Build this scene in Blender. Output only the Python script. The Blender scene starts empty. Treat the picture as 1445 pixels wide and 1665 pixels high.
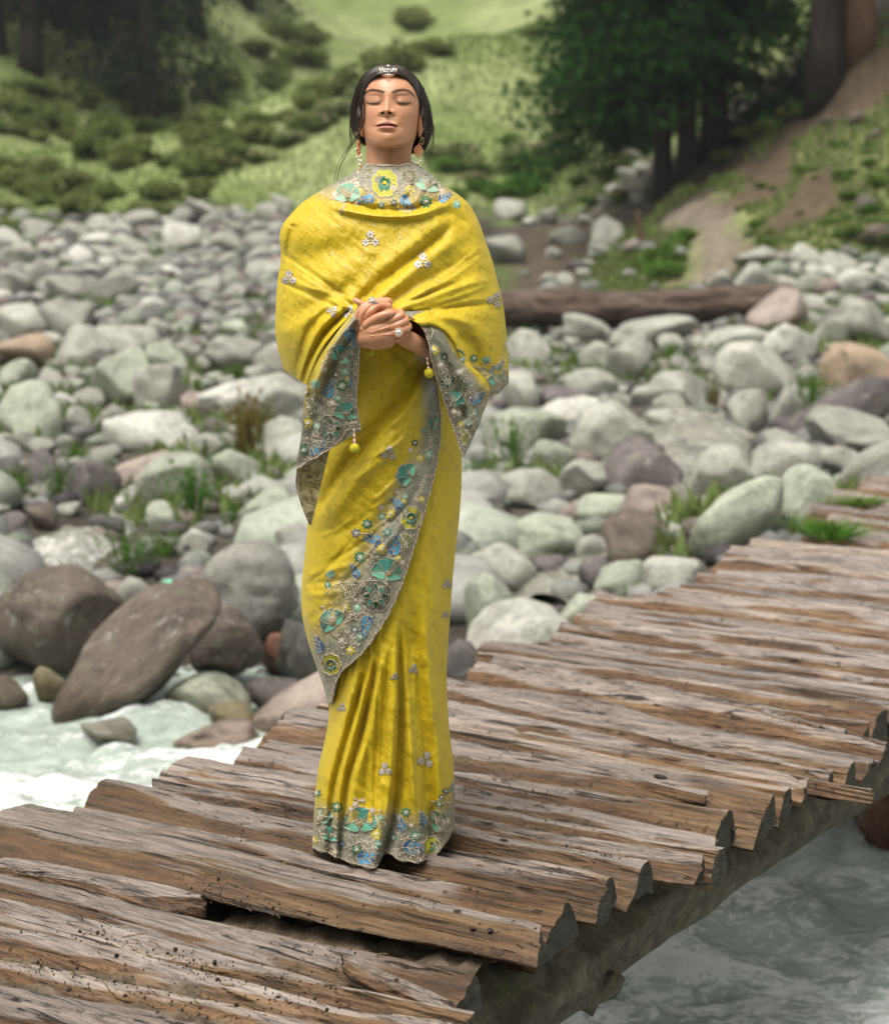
import bpy, bmesh, math, random
import numpy as np
from mathutils import Vector, Matrix
from mathutils.bvhtree import BVHTree

random.seed(7)
RNG = np.random.RandomState(11)
scene = bpy.context.scene
col = scene.collection

# ------------------------------------------------------------------ camera, sky, sun, exposure
FPX, HZ, CAM_H = 3000.0, 400.0, 1.32
PITCH = math.atan((832.5 - HZ) / FPX)
cam_data = bpy.data.cameras.new('camera')
cam = bpy.data.objects.new('camera', cam_data)
col.objects.link(cam)
cam.location = (0, 0, CAM_H)
cam.rotation_euler = (math.pi / 2 - PITCH, 0, 0)
cam_data.sensor_fit = 'VERTICAL'
cam_data.sensor_height = 36.0
cam_data.sensor_width = 36.0
cam_data.lens = FPX / 1665.0 * 36.0
cam_data.clip_start = 0.05
cam_data.clip_end = 2000
cam_data.dof.use_dof = True
cam_data.dof.focus_distance = 3.72
cam_data.dof.aperture_fstop = 4.0
scene.camera = cam

SUN_EL, SUN_AZ = math.radians(68), math.radians(215)     # high, from behind the camera and a little to its left
world = bpy.data.worlds.new('World')
scene.world = world
world.use_nodes = True
wn = world.node_tree
wn.nodes.clear()
sky = wn.nodes.new('ShaderNodeTexSky')
sky.sky_type = 'NISHITA'
sky.sun_disc = False
sky.sun_elevation = SUN_EL
sky.sun_rotation = SUN_AZ
sky.air_density = 1.0
sky.dust_density = 4.0
sky.ozone_density = 1.0
hsv = wn.nodes.new('ShaderNodeHueSaturation')
hsv.inputs['Saturation'].default_value = 0.22
bg = wn.nodes.new('ShaderNodeBackground')
bg.inputs['Strength'].default_value = 0.075
wo = wn.nodes.new('ShaderNodeOutputWorld')
wn.links.new(sky.outputs[0], hsv.inputs['Color'])
cloud = wn.nodes.new('ShaderNodeMix')          # rain cloud takes most of the blue out of the light
cloud.data_type = 'RGBA'; cloud.blend_type = 'MULTIPLY'
cloud.inputs[0].default_value = 1.0
cloud.inputs[7].default_value = (1.04, 1.0, .92, 1)
wn.links.new(hsv.outputs[0], cloud.inputs[6])
wn.links.new(cloud.outputs[2], bg.inputs['Color'])
wn.links.new(bg.outputs[0], wo.inputs['Surface'])

sun_data = bpy.data.lights.new('sun', 'SUN')
sun_data.energy = 1.5
sun_data.angle = math.radians(35)
sun_data.color = (1.0, 0.96, 0.89)
sun = bpy.data.objects.new('sun', sun_data)
col.objects.link(sun)
_sd = Vector((math.sin(SUN_AZ) * math.cos(SUN_EL), math.cos(SUN_AZ) * math.cos(SUN_EL), math.sin(SUN_EL)))
sun.rotation_euler = _sd.to_track_quat('Z', 'Y').to_euler()

scene.view_settings.view_transform = 'Standard'
scene.view_settings.look = 'None'
scene.view_settings.gamma = 1.0
scene.view_settings.use_curve_mapping = False
scene.view_settings.exposure = 1.36
scene.render.engine = 'CYCLES'
scene.cycles.use_denoising = True
scene.cycles.max_bounces = 6
scene.cycles.diffuse_bounces = 3
scene.cycles.glossy_bounces = 3
scene.cycles.transparent_max_bounces = 8

# ------------------------------------------------------------------ helpers
CP, SP = math.cos(PITCH), math.sin(PITCH)
def ray(x, y):
    cx = (np.asarray(x, float) - 722.5) / FPX
    cy = (832.5 - np.asarray(y, float)) / FPX
    return np.stack([cx + 0 * cy, CP + cy * SP + 0 * cx, -SP + cy * CP + 0 * cx], -1)
ORG = np.array([0, 0, CAM_H])
def on_z(x, y, z=0.0):
    r = ray(x, y)
    return ORG + r * ((z - CAM_H) / r[..., 2])[..., None]
def on_y(x, y, Y):
    r = ray(x, y)
    return ORG + r * (Y / r[..., 1])[..., None]
def proj(P):
    P = np.asarray(P, float)
    d = P - ORG
    w = d[..., 1] * CP - d[..., 2] * SP
    u = d[..., 1] * SP + d[..., 2] * CP
    w = np.where(np.abs(w) < 1e-6, 1e-6, w)
    return 722.5 + FPX * d[..., 0] / w, 832.5 - FPX * u / w, w

def sstep(a, b, x):
    t = np.clip((np.asarray(x, float) - a) / (b - a), 0, 1)
    return t * t * (3 - 2 * t)

def _hash(ix, iy, iz, seed):
    h = (ix.astype(np.int64) * 374761393 + iy.astype(np.int64) * 668265263 + iz.astype(np.int64) * 2147483647 + seed * 974634541) & 0x7fffffff
    h = ((h ^ (h >> 13)) * 1274126177) & 0x7fffffff
    h = ((h ^ (h >> 16)) * 1103515245 + 12345) & 0x7fffffff
    return (h & 0xffff) / 32767.5 - 1.0
def vnoise(p, seed=0):
    p = np.asarray(p, float)
    i = np.floor(p).astype(np.int64)
    f = p - i
    f = f * f * f * (f * (f * 6 - 15) + 10)
    out = 0
    for dx in (0, 1):
        wx = f[..., 0] if dx else 1 - f[..., 0]
        for dy in (0, 1):
            wy = f[..., 1] if dy else 1 - f[..., 1]
            for dz in (0, 1):
                wz = f[..., 2] if dz else 1 - f[..., 2]
                out = out + wx * wy * wz * _hash(i[..., 0] + dx, i[..., 1] + dy, i[..., 2] + dz, seed)
    return out
def fbm(p, seed=0, octv=4, gain=0.5):
    p = np.asarray(p, float)
    s, a = 0, 1.0
    for k in range(octv):
        s = s + a * vnoise(p * (2 ** k) + 17.3 * k, seed + k)
        a *= gain
    return s
def v3(x, y, z):
    x, y, z = np.broadcast_arrays(x, y, z)
    return np.stack([x, y, z], -1).astype(float)

def mesh_np(name, verts, faces, mats=None, smooth=True, midx=None, attrs=None):
    """faces: (n,k) array, or a list of such arrays"""
    me = bpy.data.meshes.new(name)
    verts = np.ascontiguousarray(verts, dtype=np.float32)
    fl = faces if isinstance(faces, (list, tuple)) else [faces]
    fl = [np.asarray(f, dtype=np.int32) for f in fl if len(f)]
    me.vertices.add(len(verts))
    me.vertices.foreach_set('co', verts.ravel())
    nl = sum(f.size for f in fl)
    npoly = sum(len(f) for f in fl)
    me.loops.add(nl)
    me.loops.foreach_set('vertex_index', np.concatenate([f.ravel() for f in fl]))
    me.polygons.add(npoly)
    tot = np.concatenate([np.full(len(f), f.shape[1], np.int32) for f in fl])
    st = np.concatenate([[0], np.cumsum(tot)[:-1]]).astype(np.int32)
    me.polygons.foreach_set('loop_start', st)
    me.polygons.foreach_set('loop_total', tot)
    if midx is not None:
        me.polygons.foreach_set('material_index', np.asarray(midx, np.int32))
    me.polygons.foreach_set('use_smooth', np.full(npoly, smooth, bool))
    for m in (mats if isinstance(mats, (list, tuple)) else [mats] if mats else []):
        me.materials.append(m)
    if attrs:
        for k, a in attrs.items():
            a = np.asarray(a, np.float32)
            if a.ndim == 2:
                if a.shape[1] == 3:
                    a = np.concatenate([a, np.ones((len(a), 1), np.float32)], 1)
                at = me.color_attributes.new(name=k, type='FLOAT_COLOR', domain='POINT')
                at.data.foreach_set('color', np.ascontiguousarray(a).ravel())
            else:
                at = me.attributes.new(name=k, type='FLOAT', domain='POINT')
                at.data.foreach_set('value', a)
    me.update()
    me.validate()
    return me
def grid_faces(nr, nc, wrap=False, off=0):
    i = np.arange(nr - 1)[:, None]
    j = np.arange(nc if wrap else nc - 1)[None, :]
    a = i * nc + j
    b = i * nc + (j + 1) % nc
    return (np.stack([a, b, b + nc, a + nc], -1).reshape(-1, 4) + off)
def link(name, me, parent=None):
    o = bpy.data.objects.new(name, me)
    col.objects.link(o)
    if parent is not None:
        o.parent = parent
    return o
def tag(o, label=None, cat=None, group=None, kind=None):
    if label: o['label'] = label
    if cat: o['category'] = cat
    if group: o['group'] = group
    if kind: o['kind'] = kind
    return o
def empty(name, loc=(0, 0, 0), rz=0.0):
    o = bpy.data.objects.new(name, None)
    o.empty_display_size = 0.1
    o.location = loc
    o.rotation_euler = (0, 0, rz)
    col.objects.link(o)
    return o
def tube(pts, rad, sides=6, caps=True):
    """swept tube; pts (n,3), rad scalar or (n,)"""
    pts = np.asarray(pts, float)
    n = len(pts)
    rad = np.broadcast_to(np.asarray(rad, float), (n,))
    t = np.gradient(pts, axis=0)
    t /= np.linalg.norm(t, axis=1, keepdims=True) + 1e-12
    up = np.array([0.0, 0, 1]) if abs(t[0, 2]) < 0.9 else np.array([1.0, 0, 0])
    a = np.cross(t[0], up); a /= np.linalg.norm(a)
    V = []
    for k in range(n):
        a = a - t[k] * (a @ t[k]); a /= np.linalg.norm(a) + 1e-12
        b = np.cross(t[k], a)
        an = np.arange(sides) * 2 * math.pi / sides
        V.append(pts[k] + rad[k] * (np.cos(an)[:, None] * a + np.sin(an)[:, None] * b))
    V = np.concatenate(V)
    Fq = grid_faces(n, sides, True)
    if caps:
        V = np.concatenate([V, pts[:1], pts[-1:]])
        i = np.arange(sides)
        c0 = np.stack([(i + 1) % sides, i, np.full(sides, n * sides)], 1)
        o = (n - 1) * sides
        c1 = np.stack([o + i, o + (i + 1) % sides, np.full(sides, n * sides + 1)], 1)
        Ft = np.concatenate([c0, c1])
    else:
        Ft = np.zeros((0, 3), int)
    return V, Fq, Ft
class MB:
    """collects pieces with quads / tris, vertex colours optional"""
    def __init__(self): self.V, self.Q, self.T, self.C, self.n = [], [], [], [], 0
    def add(self, V, Q=None, T=None, C=None):
        V = np.asarray(V, float)
        if Q is not None and len(Q): self.Q.append(np.asarray(Q) + self.n)
        if T is not None and len(T): self.T.append(np.asarray(T) + self.n)
        self.V.append(V); self.n += len(V)
        self.C.append(np.broadcast_to(np.asarray(C if C is not None else (1, 1, 1), float), (len(V), 3)))
        return self
    def mesh(self, name, mats, smooth=True, colors=False):
        V = np.concatenate(self.V)
        fl = []
        if self.Q: fl.append(np.concatenate(self.Q))
        if self.T: fl.append(np.concatenate(self.T))
        return mesh_np(name, V, fl, mats, smooth, attrs={'Col': np.concatenate(self.C)} if colors else None)
def interp(pts, n=None, ts=None):
    """Catmull-Rom through pts -> n samples"""
    p = np.asarray(pts, float)
    m = len(p)
    if ts is None: ts = np.linspace(0, 1, n)
    if m == 2: return p[0] + (p[1] - p[0]) * np.asarray(ts)[:, None]
    d = np.linalg.norm(np.diff(p, axis=0), axis=1) ** 0.5 + 1e-9
    k = np.concatenate([[0], np.cumsum(d)]); k /= k[-1]
    tt = np.clip(np.asarray(ts), 0, 1)
    i = np.clip(np.searchsorted(k, tt, side='right') - 1, 0, m - 2)
    P = np.concatenate([[2 * p[0] - p[1]], p, [2 * p[-1] - p[-2]]])
    f = ((tt - k[i]) / (k[i + 1] - k[i]))[:, None]
    p0, p1, p2, p3 = P[i], P[i + 1], P[i + 2], P[i + 3]
    return 0.5 * ((2 * p1) + (-p0 + p2) * f + (2 * p0 - 5 * p1 + 4 * p2 - p3) * f ** 2 + (-p0 + 3 * p1 - 3 * p2 + p3) * f ** 3)
def ico(sub):
    bm = bmesh.new()
    bmesh.ops.create_icosphere(bm, subdivisions=sub, radius=1.0)
    V = np.array([v.co[:] for v in bm.verts]); Fc = np.array([[v.index for v in f.verts] for f in bm.faces])
    bm.free()
    return V, Fc
ICO = {k: ico(k) for k in (1, 2, 3, 4)}

def in_poly(px, py, poly):
    px = np.asarray(px); py = np.asarray(py)
    c = np.zeros(px.shape, bool)
    n = len(poly)
    for i in range(n):
        x1, y1 = poly[i]; x2, y2 = poly[(i + 1) % n]
        cond = ((y1 > py) != (y2 > py))
        with np.errstate(divide='ignore', invalid='ignore'):
            xi = (x2 - x1) * (py - y1) / (y2 - y1 + 1e-12) + x1
        c ^= cond & (px < xi)
    return c

# ---- materials
def new_mat(name, base=(0.5, 0.5, 0.5), rough=0.6, spec=0.5):
    m = bpy.data.materials.new(name)
    m.use_nodes = True
    nt = m.node_tree
    b = nt.nodes['Principled BSDF']
    b.inputs['Base Color'].default_value = (*base, 1)
    b.inputs['Roughness'].default_value = rough
    b.inputs['Specular IOR Level'].default_value = spec
    return m, nt, b
def nd(nt, typ, ins=None, **props):
    n = nt.nodes.new(typ)
    for k, v in props.items(): setattr(n, k, v)
    for k, v in (ins or {}).items():
        if isinstance(v, bpy.types.NodeSocket): nt.links.new(v, n.inputs[k])
        else: n.inputs[k].default_value = v
    return n
def ramp(nt, fac, stops, interp_='LINEAR'):
    n = nt.nodes.new('ShaderNodeValToRGB')
    n.color_ramp.interpolation = interp_
    el = n.color_ramp.elements
    while len(el) < len(stops): el.new(0.5)
    for e, (p, c) in zip(el, stops):
        e.position = p
        e.color = (*c, 1) if len(c) == 3 else c
    nt.links.new(fac, n.inputs[0])
    return n.outputs[0]
def g(v): return (v, v, v)
def mixc(nt, fac, a, b, mode='MIX'):
    n = nt.nodes.new('ShaderNodeMix')
    n.data_type = 'RGBA'; n.blend_type = mode
    for idx, v in ((0, fac), (6, a), (7, b)):
        if isinstance(v, bpy.types.NodeSocket): nt.links.new(v, n.inputs[idx])
        elif idx == 0: n.inputs[0].default_value = v
        else: n.inputs[idx].default_value = (*v, 1)
    return n.outputs[2]
def math_(nt, op, a, b=0.0, clamp=False):
    n = nt.nodes.new('ShaderNodeMath'); n.operation = op; n.use_clamp = clamp
    for idx, v in ((0, a), (1, b)):
        if isinstance(v, bpy.types.NodeSocket): nt.links.new(v, n.inputs[idx])
        else: n.inputs[idx].default_value = v
    return n.outputs[0]
def coords(nt, kind='Object', scale=(1, 1, 1), loc=None):
    tc = nt.nodes.new('ShaderNodeTexCoord')
    mp = nt.nodes.new('ShaderNodeMapping')
    mp.inputs['Scale'].default_value = scale
    nt.links.new(tc.outputs[kind], mp.inputs['Vector'])
    if loc is not None: nt.links.new(loc, mp.inputs['Location'])
    return mp.outputs[0]
def noise(nt, vec, scale, detail=4, rough=0.55, dist=0.0):
    n = nt.nodes.new('ShaderNodeTexNoise')
    n.inputs['Scale'].default_value = scale; n.inputs['Detail'].default_value = detail
    n.inputs['Roughness'].default_value = rough; n.inputs['Distortion'].default_value = dist
    nt.links.new(vec, n.inputs['Vector'])
    return n.outputs[0]
def bump(nt, b, h, strength=0.5, dist=0.02):
    n = nt.nodes.new('ShaderNodeBump')
    n.inputs['Strength'].default_value = strength; n.inputs['Distance'].default_value = dist
    nt.links.new(h, n.inputs['Height'])
    nt.links.new(n.outputs[0], b.inputs['Normal'])
    return n
def objrand(nt):
    n = nt.nodes.new('ShaderNodeObjectInfo')
    return n.outputs['Random']
def attr(nt, name):
    n = nt.nodes.new('ShaderNodeAttribute'); n.attribute_name = name
    return n
# ------------------------------------------------------------------ ground
_BY = np.array([-75, -45, -14, -6, 0.2, 1.2, 2.6, 7.9, 8.7, 9.4, 10.5, 14, 20, 27, 35, 45, 60, 85, 130, 200, 320])
_BZ = np.array([44, 26, 2.0, -.2, -.35, -.6, -1.7, -1.7, -1.25, -.98, -.82, -.56, -.3, 0.0, .6, 2.0, 6.6, 14, 30, 58, 108])  # the rise behind the camera is unseen, added to block low sky
WATER_Z = -1.0
def ground(x, Y):
    x = np.asarray(x, float); Y = np.asarray(Y, float)
    Yr = Y + 0.10 * np.clip(x, -4, 3) * sstep(14, 8, Y) * sstep(2, 6, Y)          # the river bends a little
    z = np.interp(Yr, _BY, _BZ)
    z = 0.5 * z + 0.25 * (np.interp(Yr - .5, _BY, _BZ) + np.interp(Yr + .5, _BY, _BZ))
    # right bank: a steep earth slope rising beside the path
    A = np.clip((x - 3.0) * .78, 0, 8)
    bn = sstep(30, 32, Y) * (1 - sstep(43, 60, Y)) * np.clip(A, 0, 1)
    z = z + A * sstep(29.5, 38.5, Y) * (1 - sstep(43, 62, Y)) + bn * (.22 * fbm(v3(x * .7, Y * .7, 0 * x), 13, 4) + .05 * fbm(v3(x * 3, Y * 3, 0 * x), 14, 2))
    # shelf beside the bridge end
    z = z + 0.42 * sstep(.6, 1.8, x) * sstep(7.8, 8.8, Y) * (1 - sstep(11, 15, Y))
    # gully on the left hill, grassy spur in front of the middle
    far = sstep(46, 60, Y)
    z = z + far * (1.6 * np.sin(x * .16 + Y * .05) + 1.1 * np.sin(x * .31 - Y * .11 + 1.3))
    z = z - 3.2 * np.exp(-((x + 9 - (Y - 60) * .12) / 5.5) ** 2) * sstep(50, 62, Y) * (1 - sstep(85, 120, Y))
    n = fbm(v3(x * .9, Y * .9, 0 * x), 3, 3)
    z = z + n * .05 * sstep(8, 9.5, Y) * (1 - far) + far * .25 * fbm(v3(x * .25, Y * .25, 0 * x), 5, 4)
    return z
GROUND_T = None
def hit(px, py, tmin=3.0, tmax=260.0):
    """point where the line of sight meets the ground"""
    r = ray(px, py)
    if GROUND_T is not None:
        h = GROUND_T.ray_cast(Vector(ORG + r * tmin), Vector(r), tmax * 1.5)
        return np.array(h[0]) if h[0] is not None else ORG + r * tmax
    t = np.concatenate([np.linspace(tmin, 60, 230), np.linspace(60.5, tmax, 120)])
    for _ in range(2):
        P = ORG + t[:, None] * r
        d = P[:, 2] - ground(P[:, 0], P[:, 1])
        k = int(np.argmax(d < 0))
        if d[k] >= 0: return P[-1]
        if k == 0: return P[0]
        t = np.linspace(t[k - 1], t[k], 24)
    return P[k]

def seg_d(x, y, pts):
    d = np.full(np.shape(x), 1e9)
    for (x1, y1), (x2, y2) in zip(pts[:-1], pts[1:]):
        L = (x2 - x1) ** 2 + (y2 - y1) ** 2 + 1e-9
        t = np.clip(((x - x1) * (x2 - x1) + (y - y1) * (y2 - y1)) / L, 0, 1)
        d = np.minimum(d, np.hypot(x - x1 - t * (x2 - x1), y - y1 - t * (y2 - y1)))
    return d

PATH = [tuple(hit(*p)[:2]) for p in ((1120, 470), (1165, 445), (1175, 405), (1150, 365), (1105, 345))]
def rock_edge(x):                       # distance at which the boulder field gives way to grass
    return 44.5 + 1.2 * np.sin(x * .8) + .8 * np.sin(x * 1.9 + 1)

def build_ground():
    global GROUND_T
    Ys = np.concatenate([np.linspace(-75, 2, 60), np.linspace(2.3, 16, 130), np.linspace(16.2, 62, 170), np.linspace(62.6, 170, 90)])
    s = np.linspace(-1, 1, 300); s = np.sign(s) * np.abs(s) ** 1.35
    YY, SS = np.meshgrid(Ys, s, indexing='ij')
    XX = SS * (14 + .8 * np.maximum(YY, 0) + 1.0 * np.maximum(-YY, 0))
    ZZ = ground(XX, YY)
    n1 = fbm(v3(XX * .35, YY * .35, 0 * XX), 21, 4)
    n2 = fbm(v3(XX * 1.3, YY * 1.3, 0 * XX), 31, 3)
    gravel = np.array([.085, .076, .062]); gravel2 = np.array([.04, .034, .027])  # gravel darkened to hold the deep shade between the boulders
    grass = np.array([.15, .195, .066]); grass2 = np.array([.225, .265, .115]); olive = np.array([.155, .175, .07])
    dirt = np.array([.085, .064, .040]); dirt_shade = np.array([.038, .028, .020]); path = np.array([.165, .14, .11])
    mix = lambda a, b, f: a * (1 - f[..., None]) + b * f[..., None]
    C = mix(gravel, gravel2, sstep(-.3, .5, n2) + 0 * XX[...])
    gl = mix(grass, grass2, sstep(-.4, .5, n1)); gl = mix(gl, olive, sstep(.2, .9, n2) * .5)
    # mossy patches among the stones
    C = mix(C, np.array([.09, .14, .03]), sstep(.25, .6, n1 + .3 * n2) * sstep(10, 14, YY) * .8)
    hillm = sstep(-.9, .9, YY - rock_edge(XX) + 1.2 * n2)
    C = mix(C, gl, hillm)
    C = mix(C, np.array([.05, .085, .025]), sstep(-6, -12, YY))      # unseen slope behind the camera, added to cut the low sky light
    # earth slope on the right, the shade under its crest painted as dark earth
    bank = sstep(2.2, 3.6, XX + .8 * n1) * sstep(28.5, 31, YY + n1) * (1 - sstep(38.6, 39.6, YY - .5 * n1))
    dm = mix(dirt, dirt_shade, sstep(-.2, .7, n1 + .4 * n2))
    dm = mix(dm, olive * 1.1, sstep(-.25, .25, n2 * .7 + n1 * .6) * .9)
    dm = mix(dm, dirt_shade * .7, sstep(35.2, 37.2, YY + .8 * n1) * .85)
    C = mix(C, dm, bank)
    yard = sstep(.9, 2.0, XX + .5 * n1) * sstep(29, 31, YY + .7 * n2) * (1 - sstep(42, 44, YY)) * (1 - sstep(3.2, 4.2, XX))
    C = mix(C, np.array([.075, .056, .045]), yard * .92)
    pd = seg_d(XX, YY, PATH)
    C = mix(C, path, (1 - sstep(.25, .55, pd + .18 * n2)) * .9)
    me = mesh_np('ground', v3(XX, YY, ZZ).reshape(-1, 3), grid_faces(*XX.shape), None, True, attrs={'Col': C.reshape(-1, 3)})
    m, nt, b = new_mat('ground', rough=.9, spec=.2)
    co = coords(nt, 'Object')
    a = attr(nt, 'Col').outputs['Color']
    f = noise(nt, co, 5.0, 6, .7)
    f2 = noise(nt, co, .9, 5, .65)
    c = mixc(nt, 1.0, a, ramp(nt, f, [(.25, g(.55)), (.5, g(1.0)), (.75, g(1.45))]), 'MULTIPLY')
    c = mixc(nt, 1.0, c, ramp(nt, f2, [(.3, g(.75)), (.7, g(1.25))]), 'MULTIPLY')
    nt.links.new(c, b.inputs['Base Color'])
    bump(nt, b, f, .6, .06)
    me.materials.append(m)
    GROUND_T = BVHTree.FromPolygons(v3(XX, YY, ZZ).reshape(-1, 3).tolist(), grid_faces(*XX.shape).tolist())
    o = link('ground', me)
    tag(o, 'stony riverbed and grassy hillside rising behind the bridge', kind='structure')
build_ground()

# ------------------------------------------------------------------ the river and the brooks
def water_mat(name, deep, foam_lo, foam_hi, fscale, stretch, foamc=(.70, .74, .73)):
    m, nt, b = new_mat(name, deep, .06, .5)
    co = coords(nt, 'Object', stretch)
    n1 = noise(nt, co, fscale, 8, .66, 1.1)
    n2 = noise(nt, co, fscale * 5.5, 6, .62, .7)
    n0 = noise(nt, co, fscale * .45, 3, .5, .4)
    h = attr(nt, 'crest').outputs['Fac']
    rg1 = math_(nt, 'SUBTRACT', 1.0, math_(nt, 'ABSOLUTE', math_(nt, 'SUBTRACT', math_(nt, 'MULTIPLY', noise(nt, co, fscale * 1.7, 6, .6, 1.8), 2.0), 1.0)))
    rg2 = math_(nt, 'SUBTRACT', 1.0, math_(nt, 'ABSOLUTE', math_(nt, 'SUBTRACT', math_(nt, 'MULTIPLY', noise(nt, co, fscale * 4.2, 5, .6, 1.2), 2.0), 1.0)))
    fil = math_(nt, 'MULTIPLY', math_(nt, 'POWER', rg1, 6.0), rg2)
    f = math_(nt, 'ADD', math_(nt, 'MULTIPLY', n1, .42), math_(nt, 'MULTIPLY', n2, .40))
    f = math_(nt, 'ADD', f, math_(nt, 'MULTIPLY', fil, .16))
    f = math_(nt, 'ADD', f, math_(nt, 'MULTIPLY', math_(nt, 'SUBTRACT', n0, .5), .35))
    f = math_(nt, 'ADD', f, h)
    fm = ramp(nt, f, [(foam_lo, g(0)), ((foam_lo * 2 + foam_hi) / 3, g(.16)), (foam_hi, g(1))], 'LINEAR')
    d2 = mixc(nt, ramp(nt, n1, [(.3, g(0)), (.7, g(1))]), deep, tuple(min(1, v * 2.1) for v in deep))
    c = mixc(nt, fm, d2, foamc)
    nt.links.new(c, b.inputs['Base Color'])
    nt.links.new(ramp(nt, fm, [(0, g(.06)), (1, g(.55))]), b.inputs['Roughness'])
    hh = math_(nt, 'ADD', math_(nt, 'MULTIPLY', n1, 1.0), math_(nt, 'MULTIPLY', n2, .6))
    bump(nt, b, hh, .75, .05)
    return m
def build_river():
    xs = np.concatenate([np.linspace(-22, -5, 50), np.linspace(-4.95, 5, 330), np.linspace(5.05, 22, 50)])
    ys = np.linspace(.4, 10.2, 240)
    YY, XX = np.meshgrid(ys, xs, indexing='ij')
    p = v3(XX * 1.0 + .25 * YY, YY * 2.2, 0 * XX)
    w = fbm(p * 1.3, 41, 4)
    rid = 1 - np.abs(fbm(p * .9 + 3, 47, 3)) * 1.5
    z = WATER_Z + .055 * w + .06 * (rid - .3) + .035 * fbm(p * 3.5, 48, 3) + .014 * fbm(p * 9, 49, 3)
    tint = sstep(.5, 1.0, rid) * .10 + .06 * w + .05 * fbm(p * 3.5, 48, 3)
    # quieter brown shallows under the far end of the bridge
    tint = tint - .2 * np.exp(-((XX - 1.7) / .9) ** 2 - ((YY - 7.2) / .8) ** 2) - .05 * sstep(.2, -1.2, XX) * sstep(4.5, 6.0, YY)
    tint = tint - .13 * sstep(-.9, .3, YY - 8.6 + .1 * np.clip(XX, -4, 3)) * sstep(-.4, -1.2, XX)
    me = mesh_np('river', v3(XX, YY, z).reshape(-1, 3), grid_faces(*XX.shape),
                 water_mat('river_water', (.225, .265, .235), .405, .56, 3.4, (1, 2.0, 1)), True, attrs={'crest': tint.ravel()})
    tag(link('river', me), 'milky green mountain river rushing under the bridge', kind='structure')
build_river()
BROOKS = []
def brook(name, label, pts, width, seed, crest=.03):
    c = np.array([hit(*p) for p in pts])
    c = interp(c[:, :2], 60)
    BROOKS.append((c[::4].tolist(), max(width)))
    t = np.gradient(c, axis=0); t /= np.linalg.norm(t, axis=1, keepdims=True)
    nrm = np.stack([-t[:, 1], t[:, 0]], 1)
    s = np.linspace(-1, 1, 26)
    wd = np.interp(np.linspace(0, 1, 60), np.linspace(0, 1, len(width)), width)
    XY = c[:, None, :] + nrm[:, None, :] * (s[None, :] * wd[:, None])[..., None]
    zc = ground(c[:, 0], c[:, 1])
    zz = np.minimum(np.minimum.accumulate(zc[::-1])[::-1] if zc[0] < zc[-1] else np.minimum.accumulate(zc), zc) * .3 + zc * .7
    Z = zz[:, None] + .07 + .05 * fbm(v3(XY[..., 0] * 5, XY[..., 1] * 5, 0 * XY[..., 0]), seed, 3) - .22 * np.abs(s[None, :]) ** 3
    me = mesh_np(name, np.concatenate([XY, Z[..., None]], -1).reshape(-1, 3), grid_faces(60, 26),
                 water_mat(name, (.15, .145, .12), .43, .66, 5.0, (1, 1, 1), (.66, .66, .65)), True, attrs={'crest': np.full(60 * 26, crest)})
    tag(link(name, me), label, kind='structure')
brook('brook', 'white brook tumbling down between the dark boulders', [(215, 815), (190, 850), (130, 885), (60, 905), (-40, 915), (-130, 950)], [.15, .22, .35, .5, .6, .6], 61)
brook('brook.001', 'shallow clear brook winding down between the boulders behind the deck', [(1110, 668), (1120, 700), (1135, 735), (1130, 800), (1100, 870), (1010, 905), (920, 945), (880, 985)], [.5, .75, .7, .4, .35, .3, .3, .25], 67, -.05)

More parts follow.
